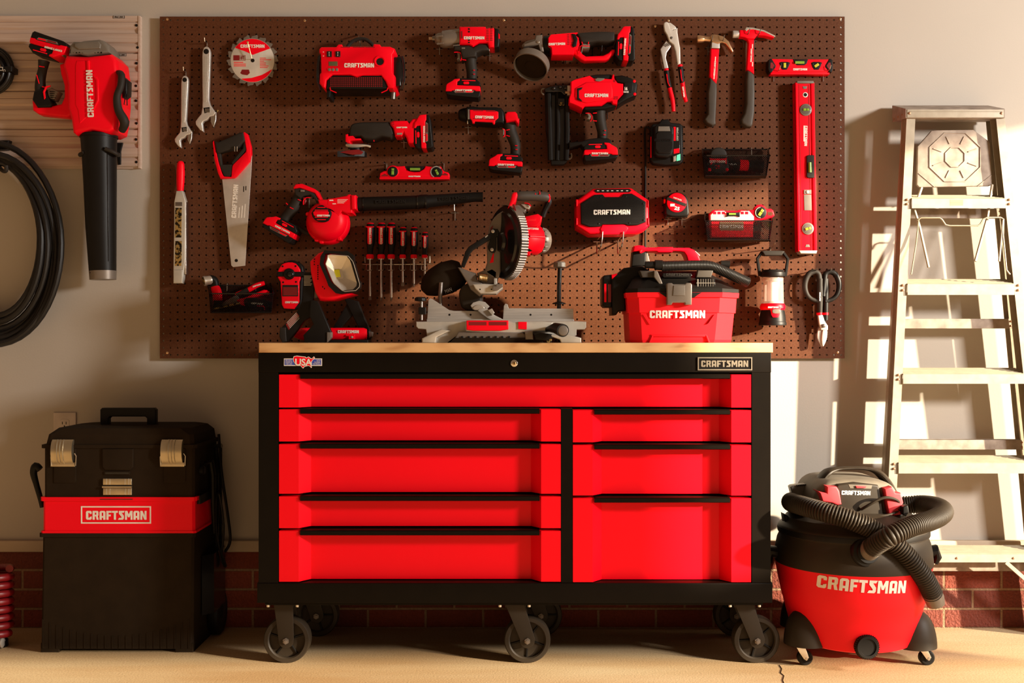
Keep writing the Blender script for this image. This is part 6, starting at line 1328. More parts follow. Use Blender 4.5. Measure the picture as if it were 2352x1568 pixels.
t.part('linkage_bar', t.m().slab([(1142, 524), (1146, 530), (1144, 542), (1128, 548), (1086, 574), (1080, 582), (1066, 614), (1058, 612), (1068, 578), (1076, 566), (1120, 538)], .36, .375, .003), 'black'); t.part('linkage_slot', t.m().slab([(1114, 543), (1120, 539), (1121, 541), (1115, 546)], .375, .3755, 0), 'silver')
bag = t.part('dust_bag', t.m(.26).tube([(1064, 622, .26), (1050, 628, .26), (1025, 638, .26), (1000, 650, .26), (984, 662, .26), (974, 672, .26)], [22, 34, 38, 34, 24, 9], 24, 3, 1.0), 'black_matte', label='soft black dust bag'); text(t, 'MAN', 1030, 667, 9, .318, -22, 16, 'grey', bag)
# blade guard, motor and handle
n_ax = Vector((-.88, -.47, .0)).normalized(); e_ = Vector((.47, -.88, 0)).normalized(); up_ = Vector((0, 0, 1)); gc = Vector((wx(1156, .33), -.33, wz(556, .33)))
Rg = .120
gd = t.part('blade_guard', M(.33).lathe([(0, .018), (.03, .018), (.035, .010), (.07, .008), (.095, .008), (.100, .002), (Rg-.004, 0), (Rg, -.004), (Rg, -.026), (Rg-.01, -.028), (0, -.028)], gc, n_ax, 56), 'black_gloss', label='smoky dark round blade guard')
t.part('hub_plate', M(.33).lathe([(.0, .020), (.028, .020), (.030, .016)], gc, n_ax, 24), 'black', gd)
m = M(.33)
for k in range(30):
    a = math.radians(52+k*4.3); P_ = gc+(up_*math.cos(a)+e_*math.sin(a))*(Rg+.0015)
    m.wtube([P_-n_ax*.002, P_-n_ax*.027], .0036, 6)
t.part('guard_ribs', m, 'gunmetal', gd, label='bright metal ribs along the guard edge')
m = M(.33)
for k in range(10):
    a = math.radians(-5+k*6); b_ = math.radians(1+k*6); P_ = [gc+(up_*math.cos(q)+e_*math.sin(q))*(Rg+.001) for q in (a, b_)]
    m.add([P_[0]+n_ax*.001, P_[1]+n_ax*.001, P_[1]-n_ax*.028, P_[0]-n_ax*.028, P_[0]+n_ax*.001+(P_[0]-gc)*.02, P_[1]+n_ax*.001+(P_[1]-gc)*.02, P_[1]-n_ax*.028+(P_[1]-gc)*.02, P_[0]-n_ax*.028+(P_[0]-gc)*.02], [[0, 1, 2, 3], [4, 7, 6, 5], [0, 4, 5, 1], [1, 5, 6, 2], [2, 6, 7, 3], [3, 7, 4, 0]])
t.part('guard_top_band', m, 'gunmetal', gd)
P_ = gc+(up_*math.cos(math.radians(33))+e_*math.sin(math.radians(33)))*(Rg+.004)
t.part('guard_label', M(.33).wtube([P_-n_ax*.004+up_*.012-e_*.006, P_-n_ax*.004-up_*.010+e_*.010], .004, 4), 'dark_red', gd)
ug = t.part('upper_guard', t.m().slab(smooth([(1178, 472), (1160, 478), (1142, 488), (1128, 505), (1120, 530), (1117, 560), (1118, 600), (1112, 622), (1128, 634), (1140, 640), (1150, 620), (1150, 540), (1160, 500), (1182, 484)], 2), .30, .335, .006), 'gunmetal')
t.part('guard_warning', t.m().slab([(1131, 582), (1134, 578), (1133, 600), (1124, 602)], .3345, .3365, 0), 'red', ug); t.part('guard_warning', t.m().slab([(1126, 520), (1132, 514), (1130, 526), (1125, 530)], .3345, .3365, 0), 'dark_red', ug)
for a, b_ in ((1132, 531), (1130, 573)): t.disc('bracket_bolt', 'steel', a, b_, 4, .375, .382, .001)
t.part('bolt_plate', t.m().slab(smooth([(1126, 530), (1133, 524), (1142, 528), (1140, 545), (1140, 570), (1134, 580), (1124, 576), (1120, 566), (1126, 550)], 2), .355, .376, .003), 'black')
mc = gc-n_ax*.066+Vector((0, 0, .012))
t.part('gear_neck', M(.33).lathe([(.06, .02), (.05, .066), (.045, .10)], gc+Vector((0, 0, .006)), -n_ax, 24), 'black')
mo = t.part('motor_housing', M(.33).lathe([(.052, 0), (.054, .004), (.052, .030), (.050, .060), (.046, .066)], mc, -n_ax, 12), 'red'); t.part('motor_cap', M(.33).lathe([(.042, .066), (.044, .070), (.042, .088), (.034, .098), (.015, .101)], mc, -n_ax, 16), 'gunmetal', mo)
for k in range(6): t.part('cap_rib', M(.33).wtube([mc-n_ax*.070+e_*.044*math.sin(.5+k*.42)+up_*.044*math.cos(.5+k*.42), mc-n_ax*.092+e_*.036*math.sin(.5+k*.42)+up_*.036*math.cos(.5+k*.42)], .003, 6), 'grey', mo)
t.part('motor_rib', M(.33).wtube([mc-n_ax*.004+e_*.052+up_*.006, mc-n_ax*.062+e_*.051+up_*.006], .004, 8), 'red', mo)
logo(t, 1222, 525, 30, .4035, 2, parent=mo)
t.part('motor_top', t.m().slab([(1202, 496), (1236, 489), (1246, 496), (1244, 508), (1234, 519), (1206, 520)], .24, .36, .006), 'red'); t.part('motor_inlay', t.m().slab([(1208, 502), (1232, 501), (1230, 506), (1209, 507)], .36, .3615, .0005), 'red_vac')
t.part('motor_tab', t.m().slab([(1204, 575), (1220, 576), (1218, 585), (1204, 586)], .30, .36, .003), 'red')
hw = t.part('handle_mount', t.m().slab([(1176, 444), (1180, 440), (1187, 440), (1189, 446), (1185, 462), (1178, 470), (1166, 478), (1172, 460)], .29, .37, .006), 'red')
gp = t.part('handle_grip', t.m(.33).tube([(1187, 451, .33), (1196, 450, .33), (1225, 450, .32), (1250, 452, .31), (1260, 456, .305)], [10, 11, 11.5, 12, 10], 18, 3), 'rubber_warm'); t.part('handle_rear', t.m().tube([(1257, 456, .305), (1260, 465, .305), (1252, 482, .305), (1246, 498, .305)], [9, 8, 6.5, 6.5], 10, 3), 'black', gp)
for a in (1230, 1240): t.part('grip_accent', t.m().tube([(a-.5, 440, .325), (a, 446, .336)], 1.1, 6), 'red', gp)
t.part('grip_edge', t.m().tube([(1261, 446, .32), (1263, 456, .318), (1260, 464, .315)], 1.8, 6), 'red', gp)
tg = t.part('trigger', t.m().slab([(1196, 466), (1206, 466), (1220, 470), (1215, 478), (1207, 477)], .30, .35, .003), 'silver'); t.part('trigger_guard', t.m().tube([(1205, 466, .35), (1215, 468, .355), (1219, 474, .355)], 1.3, 6, 2), 'red', tg)
t.part('handle_neck', t.m().slab([(1172, 470), (1196, 466), (1210, 478), (1205, 486), (1180, 480)], .29, .345, .004), 'gunmetal')
# ================= bench vacuum =================
V_ = .46
t = Thing('bench_vacuum', 'boxy red wet and dry vacuum with black hose on the right of the worktop', 'vacuum cleaner', 1565, 787, V_, bd=.35)
xv = lambda p: wx(p, V_); zv = lambda p: wz(p, V_)
def vp(a, b, c1=.034, c2=.066, d0=.24, d1=.47): return [(xv(a), d0+.02), (xv(a)+.01, d0), (xv(b)-.03, d0), (xv(b), d0+.03), (xv(b), d1-.07), (xv(b)-c2, d1), (xv(a)+c1, d1), (xv(a), d1-.034)]
m = M(V_)
m.zprism(vp(1451, 1686), TOP+.0003, zv(780), vp(1449, 1688, d1=.472)); m.zprism(vp(1449, 1688, d1=.472), zv(780), zv(718), vp(1446, 1694, d1=.474)); m.zprism(vp(1443, 1697, d1=.478), zv(718), zv(683), vp(1441, 1699, d1=.480)); m.zprism(vp(1438, 1703, d1=.486), zv(683), zv(672), vp(1437, 1704, d1=.488))
tk = t.part('tank', zc(m), 'red_vac')
for pts in ([(1475, 722), (1484, 722), (1494, 745), (1490, 745)], [(1622, 745), (1626, 742), (1640, 722), (1640, 728)], [(1490, 787), (1497, 770), (1500, 772), (1494, 787)], [(1620, 770), (1624, 772), (1630, 786), (1626, 787)]): t.part('tank_rib', zc(t.m(.47).slab(pts, .468, .478, .001)), 'red_vac', tk)
t.part('tank_rib', zc(t.m(.47).slab([(1494, 768), (1622, 768), (1626, 773), (1497, 773)], .470, .4765, .001)), 'red_vac', tk)
t.part('logo_notch', t.m(.47).slab([(1512, 672), (1610, 672), (1600, 678), (1592, 684), (1530, 684), (1521, 678)], .48, .4915, .001), 'black', tk)
lg = logo(t, 1556, 721.5, 127, .4795, 0, parent=tk, hs=.95)
m = M(V_); m.zprism(vp(1438, 1703, d1=.488), zv(671.5), zv(663)); m.zprism(vp(1441, 1700, d1=.48), zv(663), zv(640), vp(1456, 1668, .05, .10, .27, .45)); m.zprism(vp(1456, 1668, .05, .10, .27, .45), zv(640), zv(620), vp(1472, 1640, .06, .05, .28, .41))
ld = t.part('lid', m, 'black')
t.part('lid_shoulder', t.m().slab([(1502, 622), (1510, 623), (1525, 660), (1521, 662), (1502, 636)], .40, .465, .002), 'gunmetal', ld); t.part('lid_crest', t.m().slab([(1470, 621), (1510, 621), (1506, 637), (1476, 637)], .38, .452, .003), 'rubber_warm', ld)
t.part('lid_crest', t.m().slab([(1604, 620), (1640, 620), (1634, 637), (1600, 637)], .38, .452, .003), 'rubber_warm', ld)
t.part('name_panel', t.m().slab([(1524, 627), (1588, 627), (1590, 633), (1585, 637), (1526, 637), (1523, 633)], .42, .456, .001), 'black_gloss', ld); logo(t, 1556, 630.5, 52, .4563, 0, 'rubber', parent=ld, hs=.8)
t.part('vent_panel', t.m().slab([(1606, 640), (1640, 640), (1641, 662), (1592, 662)], .44, .472, .001), 'black_gloss', ld)
m = t.m()
for k in range(7): m.rect(1602+k*5.6-(k < 1)*2, 641, 1602.9+k*5.6, 661, .465, .4735, 0)
m.rect(1598, 649.5, 1641, 651, .465, .474, 0)
t.part('vent_slats', m, 'grey', ld)
lt = t.slab('latch', 'gunmetal', [(1527, 654), (1531, 651), (1539, 651), (1542, 654), (1569, 654), (1572, 651), (1582, 651), (1585, 655), (1584, 701), (1570, 701), (1568, 696), (1541, 696), (1538, 701), (1528, 701)], .48, .502, .004); t.slab('latch_panel', 'grey', [(1543, 657), (1568, 657), (1568, 680), (1541, 680)], .50, .5045, .001, parent=lt)
hs = t.part('hose', M(.44), 'hose_black') if False else None
def hose_mesh(pts, rpx, pitch, d=.4, k=24, n=18, amp=.11):
    m = M(d); sp = smooth([tuple(p) for p in pts], k, False); W3 = [m.W(p) for p in sp]
    # resample by arc length
    L = [0]
    for i in range(1, len(W3)): L.append(L[-1]+(W3[i]-W3[i-1]).length)
    tot = L[-1]; N = int(tot/pitch); out = []; rr = []; j = 0
    r = rpx*(CD-d)/F
    for i in range(N*4+1):
        s_ = tot*i/(N*4)
        while j < len(L)-2 and L[j+1] < s_: j += 1
        t_ = (s_-L[j])/max(1e-9, L[j+1]-L[j]); out.append(W3[j].lerp(W3[j+1], t_)); rr.append(r*(1+amp*(0, .8, 1, .8)[i % 4]-amp*.5))
    return m.wtube(out, rr, n)
hs = t.part('hose', hose_mesh([(1520, 611, .44), (1560, 610, .44), (1600, 609, .44), (1630, 611, .44), (1660, 622, .44), (1695, 638, .43), (1718, 648, .42)], 11.5, .0046, .44), 'hose_black')
t.part('hose_cuff', t.m(.44).tube([(1482, 608, .44), (1503, 608, .44), (1504, 608, .44), (1521, 609, .44)], [8, 8.5, 11.5, 12], 20), 'black', hs); t.part('hose_cuff', t.m(.36).tube([(1655, 606, .34), (1675, 608, .34)], [8, 9.5], 18), 'black', hs)
hn = t.slab('carry_handle', 'red', [(1459, 574), (1461, 561), (1470, 559), (1484, 560), (1488, 564), (1515, 564), (1516, 563), (1552, 563), (1553, 565), (1590, 565), (1602, 570), (1612, 580), (1617, 595), (1612, 600), (1587, 598), (1583, 584), (1578, 576), (1570, 574), (1552, 573), (1550, 576), (1518, 577), (1514, 574), (1489, 573), (1478, 578), (1474, 573)], .33, .40, .007)
t.slab('handle_switch', 'grey_light', [(1603, 572), (1606, 572), (1617, 582), (1615, 584)], .35, .39, .002, parent=hn); t.slab('handle_lug', 'red_vac', [(1473, 572), (1480, 569), (1479, 575), (1475, 578)], .39, .405, .002, parent=hn)
t.slab('handle_column', 'black', [(1459, 574), (1490, 574), (1489, 606), (1456, 608)], .33, .39, .004); t.slab('handle_column', 'gunmetal', [(1490, 574), (1494, 574), (1500, 600), (1489, 604)], .33, .385, .002)
t.slab('motor_cover', 'black', [(1438, 612), (1480, 606), (1500, 620), (1470, 660), (1440, 672), (1442, 712), (1425, 714), (1420, 722), (1410, 722), (1408, 640), (1412, 636)], .28, .40, .008)
b = t.slab('battery', 'black', [(1388, 635), (1392, 629), (1410, 627), (1410, 704), (1394, 704), (1388, 698)], .29, .39, .006); t.slab('battery_top', 'red', [(1409, 628), (1420, 625), (1426, 627), (1410, 640)], .30, .395, .002, parent=b)
t.rect('battery_label', 'red', 1392, 649, 1397, 692, .39, .391, 0, parent=b); t.rect('battery_label', 'dark_red', 1401, 650, 1408, 692, .39, .391, 0, parent=b)
# ================= step ladder =================
t = Thing('step_ladder', 'old folded aluminium step ladder leaning against the wall at right', 'ladder', 2200, 1560, .42, bd=.3)
t.o.location.z = 0; t.o['_o'] = tuple(t.o.location)
dt, db_ = .155, .14                      # front rail depth (towards camera) at top and at the floor
zt_ = wz(262, dt)
def rail_x(side, z):                    # centre x of a front rail at height z
    f = (zt_-z)/zt_
    return (wx(2093, dt)+(wx(2033, db_)-wx(2093, dt))*f) if side < 0 else (wx(2297, dt)+(wx(2425, db_)-wx(2297, dt))*f)
def rail_d(z): return dt+(db_-dt)*(zt_-z)/zt_
def cbeam(p0, p1, wdt, dep, side, fl=.0022, web_out=True):
    # channel section: web on the outer side, flanges front and back
    m = M(.3); o = -1 if side < 0 else 1
    prof = [(o*wdt/2, 0), (-o*wdt/2, 0), (-o*wdt/2, fl), (o*(wdt/2-fl), fl), (o*(wdt/2-fl), dep-fl), (-o*wdt/2, dep-fl), (-o*wdt/2, dep), (o*wdt/2, dep)]
    vs = [(p0.x+a, p0.y+b, p0.z) for a, b in prof]+[(p1.x+a, p1.y+b, p1.z) for a, b in prof]; n = 8
    fs = [[i, (i+1) % n, n+(i+1) % n, n+i] for i in range(n)]+[[0, 1, 2, 3], [0, 3, 4, 7], [4, 5, 6, 7], [11, 10, 9, 8], [15, 12, 11, 8], [15, 14, 13, 12]]
    m.add(vs, fs); return m
for s_ in (-1, 1):
    p0 = Vector((rail_x(s_, 0), -rail_d(0), 0.0)); p1 = Vector((rail_x(s_, zt_), -dt, zt_))
    r_ = t.part('front_rail', cbeam(p1, p0, .030, .050, s_), 'ladder_alu')
    m = M(.3); o = -1 if s_ < 0 else 1
    for k in range(5): m.wtube([p1+Vector((o*.0152, .008+k*.008, 0)), p0+Vector((o*.0152, .008+k*.008, 0))], .0012, 4)
    t.part('rail_ridges', m, 'ladder_tread', r_)
# rear frame
rt, rb = .088, .075
def rr_x(side, z):
    f = (zt_-z)/zt_
    return (wx(2088, rt)+(wx(2020, rb)-wx(2088, rt))*f) if side < 0 else (wx(2283, rt)+(wx(2392, rb)-wx(2283, rt))*f)
def rr_d(z): return rt+(rb-rt)*(zt_-z)/zt_
for s_ in (-1, 1):
    p0 = Vector((rr_x(s_, 0), -rr_d(0), 0.0)); p1 = Vector((rr_x(s_, zt_), -rt, zt_))
    t.part('rear_rail', cbeam(p1, p0, .024, .040, s_), 'ladder_alu')
for py in (490, 743, 1021, 1300):
    z = CZ-(py-784)*(CD-.2)/F; z = CZ-(py-784)*(CD-rr_d(z))/F; h = .017
    m = M(.3).box(rr_x(-1, z), rr_x(1, z), rr_d(z)-.012, rr_d(z)+.001, z-h, z+h, .001); m.box(rr_x(-1, z), rr_x(1, z), rr_d(z)-.035, rr_d(z), z+h-.002, z+h, 0)
    br_ = t.part('rear_brace', m, 'ladder_top')
    for s_ in (-1, 1):
        for q in (-.008, .008): t.part('rivet', M(.3).lathe([(.004, 0), (.003, .002), (0, .003)], (rr_x(s_, z)-s_*.008, -rr_d(z)-.001, z+q), (0, -1, 0), 10), 'rivet', br_)
# top cap
zc_ = wz(240, dt); m = M(.3)
xl, xr = wx(2078, .155), wx(2305, .155); z0_, z1_ = wz(272, dt), wz(251, dt); zb_ = wz(242, .03)
m.xprism([(.165, z0_), (.165, z1_-.001), (.161, z1_+.001), (.03, zb_), (.028, zb_-.003), (.03, z0_+.012), (.157, z0_)], xl, xr)
cpx = t.part('top_cap', m, 'ladder_top')
t.part('cap_face', M(.3).box(xl+.004, xr-.004, .164, .167, z0_+.001, z1_-.003, .001), 'ladder_alu', cpx)
t.part('cap_groove', M(.3).box(xl+.012, xr-.012, .1665, .1675, z1_-.011, z1_-.0095), 'ladder_tread', cpx)
for x_ in (xl+.012, xr-.012): t.part('rivet', M(.3).lathe([(.005, 0), (.004, .003), (0, .004)], (x_, -.167, (z0_+z1_)/2), (0, -1, 0), 12), 'rivet', cpx)
for y_ in (.05, .09, .13): t.part('rivet', M(.3).lathe([(.004, 0), (.003, .002), (0, .003)], (xl, -y_, (z0_+z1_)/2+.003), (-1, 0, 0), 10), 'rivet', cpx)
# steps
for py0, py1 in ((455, 478), (651, 677), (858, 881), (1062, 1087), (1272, 1291)):
    z1s = CZ-(py0-784)*(CD-.15)/F; dd = rail_d(z1s)+.006; z1s = wz(py0, dd); z0s = wz(py1, dd)
    xa, xb = rail_x(-1, z1s)+.0148, rail_x(1, z1s)-.0148
    big = py0 > 1200
    rise = .012 if py0 < 900 else .010
    prof = [(dd, z0s), (dd, z1s-.002), (dd-.003, z1s), (dd-.065, z1s+.019), (dd-.077, z1s+.010), (dd-.077, z1s-.012), (dd-.072, z1s-.012), (dd-.072, z1s+.008), (dd-.004, z1s-.004), (dd-.004, z0s)]
    m = M(.3); m.xprism([prof[0], prof[1], prof[2], prof[3], (dd-.065, z1s+.014), (dd-.004, z1s-.005), (dd-.004, z0s)], xa, xb)
    st = t.part('step', m, 'ladder_alu')
    m = M(.3)
    for k in range(6): m.wtube([(xa+.004, -(dd-.010-k*.010), z1s+.0026+k*.0031), (xb-.004, -(dd-.010-k*.010), z1s+.0026+k*.0031)], .0011, 4)
    t.part('tread_lines', m, 'ladder_tread', st)
    for s_ in (-1, 1):
        for q in (.32, .75): t.part('rivet', M(.3).lathe([(.0045, 0), (.0035, .0025), (0, .0035)], (rail_x(s_, z1s), -(dd-.004), z0s+(z1s-z0s)*q+.004), (0, -1, 0), 12), 'rivet', st)
    if big:
        for f_ in (.42, .80): t.part('rivet', M(.3).lathe([(.0045, 0), (.0035, .0025), (0, .0035)], (xa+(xb-xa)*f_, -dd, (z0s+z1s)/2), (0, -1, 0), 12), 'rivet', st)
        for s_ in (-1, 1):
            xs = rail_x(s_, .13)-s_*.01; t.part('step_brace', M(.3).wtube([(xs-s_*.15, -(dd-.006), z0s), (xs, -(rail_d(.1)-.002), .13)], .009, 4), 'ladder_alu', st)
    if py0 == 455: t.part('maker_label', M(.3).box(wx(2182, dd), wx(2212, dd), dd, dd+.0003, wz(472, dd), wz(458, dd)), 'ladder_tread', st)
# bucket shelf folded up under the cap
sd = .125
sh = t.part('bucket_shelf', M(sd).slab([(2108, 336), (2140, 300), (2150, 299), (2236, 298), (2274, 326), (2279, 424), (2272, 427), (2112, 430), (2106, 424)], sd-.012, sd, .002), 'ladder_top', label='embossed folding bucket shelf')
oct_ = lambda cx, cy, rx, ry, a0=22.5: [(cx+rx*math.cos(math.radians(a0+45*k)), cy+ry*math.sin(math.radians(a0+45*k)), sd+.0005) for k in range(8)]
for rx, ry in ((63, 60), (24, 24)): t.part('embossed_ring', M(sd).tube(oct_(2193, 361, rx, ry), 1.6, 8, closed=True), 'ladder_top', sh)
for k in range(8):
    a = math.radians(22.5+45*k+22.5-22); t.part('embossed_rib', M(sd).tube([(2193+33*math.cos(a), 361+33*math.sin(a), sd+.0005), (2193+54*math.cos(a), 361+51*math.sin(a), sd+.0005)], 1.5, 8), 'ladder_top', sh)
for pts in ([(2110, 398), (2146, 429)], [(2245, 428), (2277, 402)]): t.part('embossed_rib', M(sd).tube([(a, b, sd+.0005) for a, b in pts], 1.2, 6), 'ladder_top', sh)
for pts in ([(2117, 430, .13), (2100, 480, .14), (2112, 520, .15), (2133, 614, .17)], [(2279, 424, .13), (2268, 500, .14), (2240, 600, .16)]): t.part('shelf_strut', M(sd).tube(pts, 3.4, 6), 'ladder_alu')
t.part('shelf_wire', M(.18).tube([(2093, 630, .19), (2104, 560, .17), (2110, 504, .16), (2116, 500, .16), (2158, 500, .16), (2164, 504, .16), (2172, 516, .16), (2182, 518, .16), (2246, 518, .16), (2252, 514, .16), (2258, 503, .16), (2268, 499, .16), (2298, 499, .16), (2305, 503, .16), (2304, 540, .17), (2312, 620, .19), (2320, 630, .19)], 1.8, 8), 'nickel')
t.part('shelf_strut', M(.2).tube([(2295, 600, .18), (2304, 505, .16)], 2.6, 6), 'ladder_alu')
# ================= shop vacuum =================
t = Thing('shop_vacuum', 'large red floor vacuum with black lid and coiled black hose standing on casters', 'vacuum cleaner', 1960, 1520, .36)
t.o.location.z = 0; t.o['_o'] = tuple(t.o.location)
vx = wx(1958, .37); vd = .37
def lz(prof, mt, name, parent=None, label=None, n=64, c=None): return t.part(name, M(.3).lathe(prof, c or (vx, -vd, 0), (0, 0, 1), n), mt, parent, label)
def zf(py, d=.55): return wz(py, d)
TP = [(.168, .056), (.182, .062), (.192, .085), (.208, .14), (.2215, .192), (.223, .194), (.234, .245), (.243, .292), (.246, .308)]
def tank_r(z):
    for (r0, z0_), (r1, z1_) in zip(TP, TP[1:]):
        if z0_ <= z <= z1_: return r0+(r1-r0)*(z-z0_)/(z1_-z0_)
    return TP[-1][0]
tk = lz([(r, z) for r, z in TP], 'red_vac', 'tank')
def wrap(x, z, e):
    R_ = tank_r(z)+e+.0006; dx = max(-R_*.99, min(R_*.99, x-vx)); return (x, -vd-math.sqrt(R_*R_-dx*dx), z)
logo(t, 1985, 1345, 196, .60, 2.0, parent=tk, hs=1.05, wrap=wrap, th=.0008)
ld = lz([(.246, .308), (.248, .314), (.245, .350), (.239, .380), (.232, .396), (.232, .400), (.236, .402), (.236, .422), (.232, .428), (.221, .434), (.211, .454), (.162, .474), (.14, .480)], 'dusty_black', 'lid')
t.part('lid_band', M(.3).lathe([(.237, .404), (.2375, .407), (.2375, .418), (.237, .421)], (vx, -vd, 0), (0, 0, 1), 64), 'black', ld)
for s_ in (-1, 1): t.part('side_clip', M(.3).wtube([(vx+s_*.241, -.36, .335), (vx+s_*.268, -.36, .34), (vx+s_*.274, -.36, .32), (vx+s_*.268, -.36, .30)], [.02, .022, .018, .012], 12, sy=1.4), 'black', ld)
t.part('lid_latch', M(.3).slab([(1788, 1172), (1797, 1176), (1800, 1186), (1812, 1182), (1812, 1200), (1792, 1198), (1790, 1186)], .33, .38, .003), 'black', ld)
H = .42
mh = t.part('motor_head', M(H).slab(smooth([(1866, 1186), (1862, 1150), (1868, 1124), (1882, 1108), (1905, 1100), (1960, 1098), (2010, 1100), (2036, 1108), (2050, 1124), (2058, 1150), (2060, 1186)], 3), .22, .47, .030), 'dusty_grey')
t.part('front_panel', M(H).slab([(1912, 1106), (1950, 1102), (2002, 1108), (2012, 1135), (2014, 1186), (1916, 1186), (1906, 1140), (1903, 1118)], .46, .486, .006), 'dusty_black', mh)
logo(t, 1966, 1131.5, 66, .4865, 1, parent=mh)
t.part('switch_recess', M(H).slab([(1934, 1106), (1988, 1108), (1986, 1116), (1938, 1115)], .48, .4868, .001), 'dusty_grey', mh); t.part('rocker_switch', M(H).slab([(1950, 1109), (1974, 1110), (1972, 1114), (1952, 1114)], .486, .491, .001), 'red_dusty', mh)
hn = t.part('carry_handle', M(.35).tube([(1878, 1130, .35), (1884, 1104, .35), (1900, 1084, .35), (1925, 1076, .35), (1960, 1074, .35), (1995, 1077, .35), (2020, 1088, .35), (2038, 1110, .35), (2050, 1135, .35)], [10, 9, 8, 4, 3.5, 4, 8, 9, 10], 14, 4, 3.2), 'dusty_black')
for s_, pts in ((-1, [(1884, 1109), (1906, 1110), (1912, 1120), (1917, 1150), (1908, 1152), (1896, 1147), (1874, 1144), (1867, 1122), (1884, 1125)]), (1, [(2013, 1114), (2030, 1110), (2038, 1124), (2050, 1124), (2056, 1146), (2050, 1158), (2056, 1172), (2024, 1178), (2018, 1150)])):
    c_ = t.part('cord_cleat', M(H).slab(pts, .42, .498, .005), 'red_dusty'); 
    a = 1878 if s_ < 0 else 2030; t.part('cleat_slot', M(H).slab([(a, 1128 if s_ < 0 else 1130), (a+14, 1130), (a+16, 1136), (a+2, 1136)], .494, .4958, 0), 'dark_red', c_)
    t.part('cleat_slot', M(H).slab([(a+2, 1139), (a+16, 1139), (a+18, 1144), (a+4, 1144)] if s_ < 0 else [(a, 1140), (a+10, 1138), (a+10, 1160), (a+2, 1162)], .494, .4958, 0), 'dark_red', c_)
m = M(.45); m.tube([(1978, 1170, .49), (1998, 1158, .505), (2020, 1146, .51), (2040, 1142, .51), (2060, 1148, .5), (2068, 1160, .49), (2066, 1172, .5)], 3.4, 8, 4); m.tube([(1960, 1182, .51), (2000, 1186, .51), (2040, 1182, .505), (2070, 1172, .49), (2082, 1178, .47), (2060, 1186, .49)], 2.6, 8, 4)
t.part('power_cord', m, 'dusty_black'); t.part('plug', M(.45).slab([(2056, 1156), (2068, 1152), (2071, 1168), (2064, 1178), (2056, 1174)], .49, .52, .004), 'black')
t.part('floor_nozzle', M(.25).slab([(1804, 1112), (1808, 1109), (1866, 1102), (1880, 1108), (1874, 1134), (1850, 1140), (1812, 1140), (1808, 1128)], .28, .32, .004), 'grey'); 
for k in range(12): t.part('nozzle_tooth', M(.25).slab([(1817+k*3.8, 1107-k*.35), (1819+k*3.8, 1107-k*.35), (1819+k*3.8, 1110-k*.35), (1817+k*3.8, 1110-k*.35)], .315, .325, 0), 'black')
port = t.part('hose_port', M(.54).lathe([(.048, -.05), (.048, .006), (.044, .012), (.036, .014), (.034, .020)], (wx(1990, .60), -.595, wz(1268, .60)), (.12, -1, .18), 28), 'black')
A_ = [(1998, 1262, .61), (2016, 1248, .65), (2050, 1228, .68), (2095, 1208, .65), (2135, 1196, .58), (2160, 1184, .5), (2167, 1173, .42), (2152, 1163, .33), (2120, 1158, .25), (2080, 1160, .22), (2000, 1165, .205), (1900, 1162, .205), (1840, 1155, .21), (1818, 1152, .3), (1822, 1155, .41), (1850, 1163, .5), (1895, 1176, .56), (1950, 1192, .59), (2005, 1216, .6), (2055, 1250, .605), (2095, 1290, .6), (2125, 1330, .58), (2143, 1366, .55)]
hs = t.part('hose', hose_mesh(A_, 21.5, .0088, .57, 20, 22, .16), 'dusty_black')
t.part('hose_cuff', M(.5).tube([(2140, 1360, .552), (2146, 1374, .548), (2150, 1388, .544)], [22, 22.5, 20], 22), 'gunmetal', hs)
t.part('hose_cuff', M(.55).tube([(1992, 1266, .598), (2004, 1257, .625)], [24, 23.5], 22), 'gunmetal', hs)
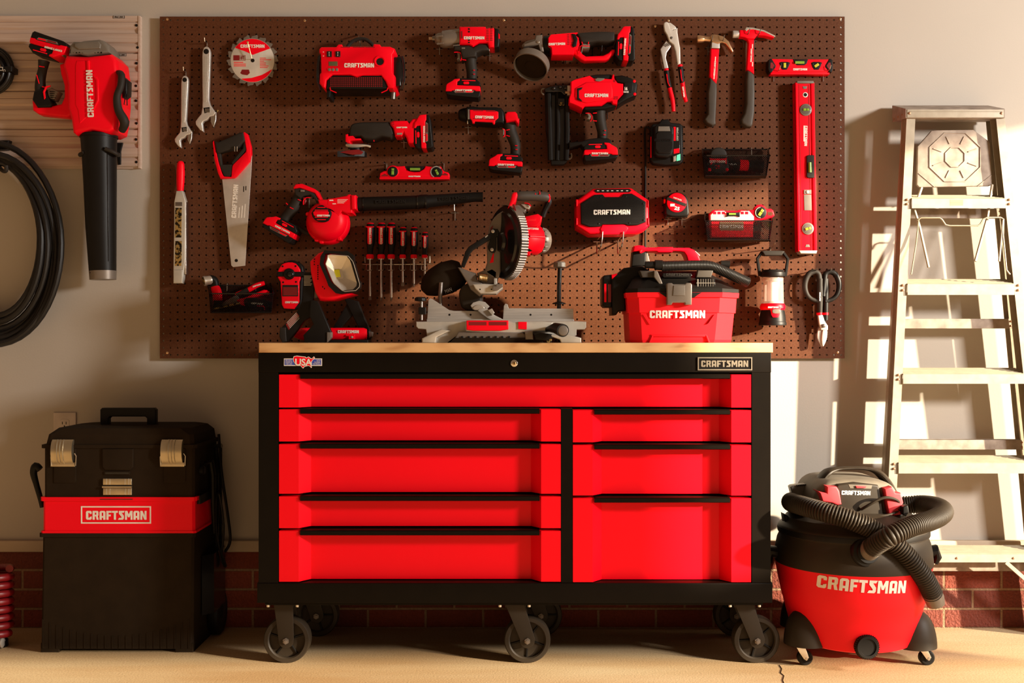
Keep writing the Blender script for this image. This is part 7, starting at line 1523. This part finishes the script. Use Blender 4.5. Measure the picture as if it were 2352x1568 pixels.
# caster housings and casters
def vac_foot(px, d, lo=1488, hi=1402, w_=52, s_=1):
    m = M(d); c = (wx(px, d), -d+.03, wz(lo, d)); hgt = wz(hi, d)-wz(lo, d); wr = w_*(CD-d)/F
    ft = t.part('caster_housing', m.lathe([(wr*math.cos(a)**.75 if a < 1.56 else 0.0005, hgt*math.sin(a)) for a in [math.pi/2*k/12 for k in range(13)]], c, (0, 0, 1), 32), 'dusty_black')
    t.part('housing_hole', M(d).disc(px+8*s_, hi+28, 6, d-.03+wr*.55, d-.03+wr*.89, .001), 'black_gloss', ft) if False else None
    x_ = wx(px+14*s_, d); r_ = .024
    fk = t.part('caster_fork', M(d).wslab([(x_-.022, c[2]+.0), (x_+.006, c[2]+.0), (x_+.018, r_+.004), (x_+.010, r_-.006), (x_+.002, r_), (x_-.012, r_+.02)], d-.004, d+.016, .001), 'chrome', ft)
    t.part('caster_wheel', M(d).lathe([(r_, -.010), (r_, .006), (r_-.004, .010), (.012, .010), (.010, .013), (0, .013)], (x_+.010, -d+.004, r_), (0, -1, 0), 28), 'black', ft)
    t.part('axle', M(d).lathe([(.005, 0), (.004, .004)], (x_+.010, -d-.014, r_), (0, -1, 0), 10), 'steel', ft)
vac_foot(1856, .47, 1482, 1402, 50, -1); vac_foot(2108, .47, 1488, 1406, 50, 1)
for x_ in (vx-.13, vx+.13):
    fk = t.part('caster_housing', M(.1).lathe([(.06*math.cos(a)+.0005, .13*math.sin(a)) for a in [math.pi/2*k/8 for k in range(9)]], (x_, -.19, .055), (0, 0, 1), 20), 'black'); t.part('caster_wheel', M(.1).lathe([(.024, -.01), (.024, .01)], (x_, -.19, .024), (0, -1, 0), 20), 'black', fk)
dk = t.part('drain_cap', M(.5).lathe([(.034, -.02), (.037, .0), (.037, .012), (.033, .018), (.026, .018), (.025, .014), (0, .014)], (wx(1990, .565), -.562, wz(1484, .565)), (.05, -1, .02), 36), 'black')
for k in range(36):
    a = 2*math.pi*k/36
m = M(.5)
for k in range(36):
    a = 2*math.pi*k/36; c = Vector((wx(1990, .565)+.0372*math.cos(a), -.574, wz(1484, .565)+.0372*math.sin(a))); m.wtube([c+Vector((0, .010, 0)), c-Vector((0, .002, 0))], .0016, 4)
t.part('cap_knurling', m, 'black', dk)
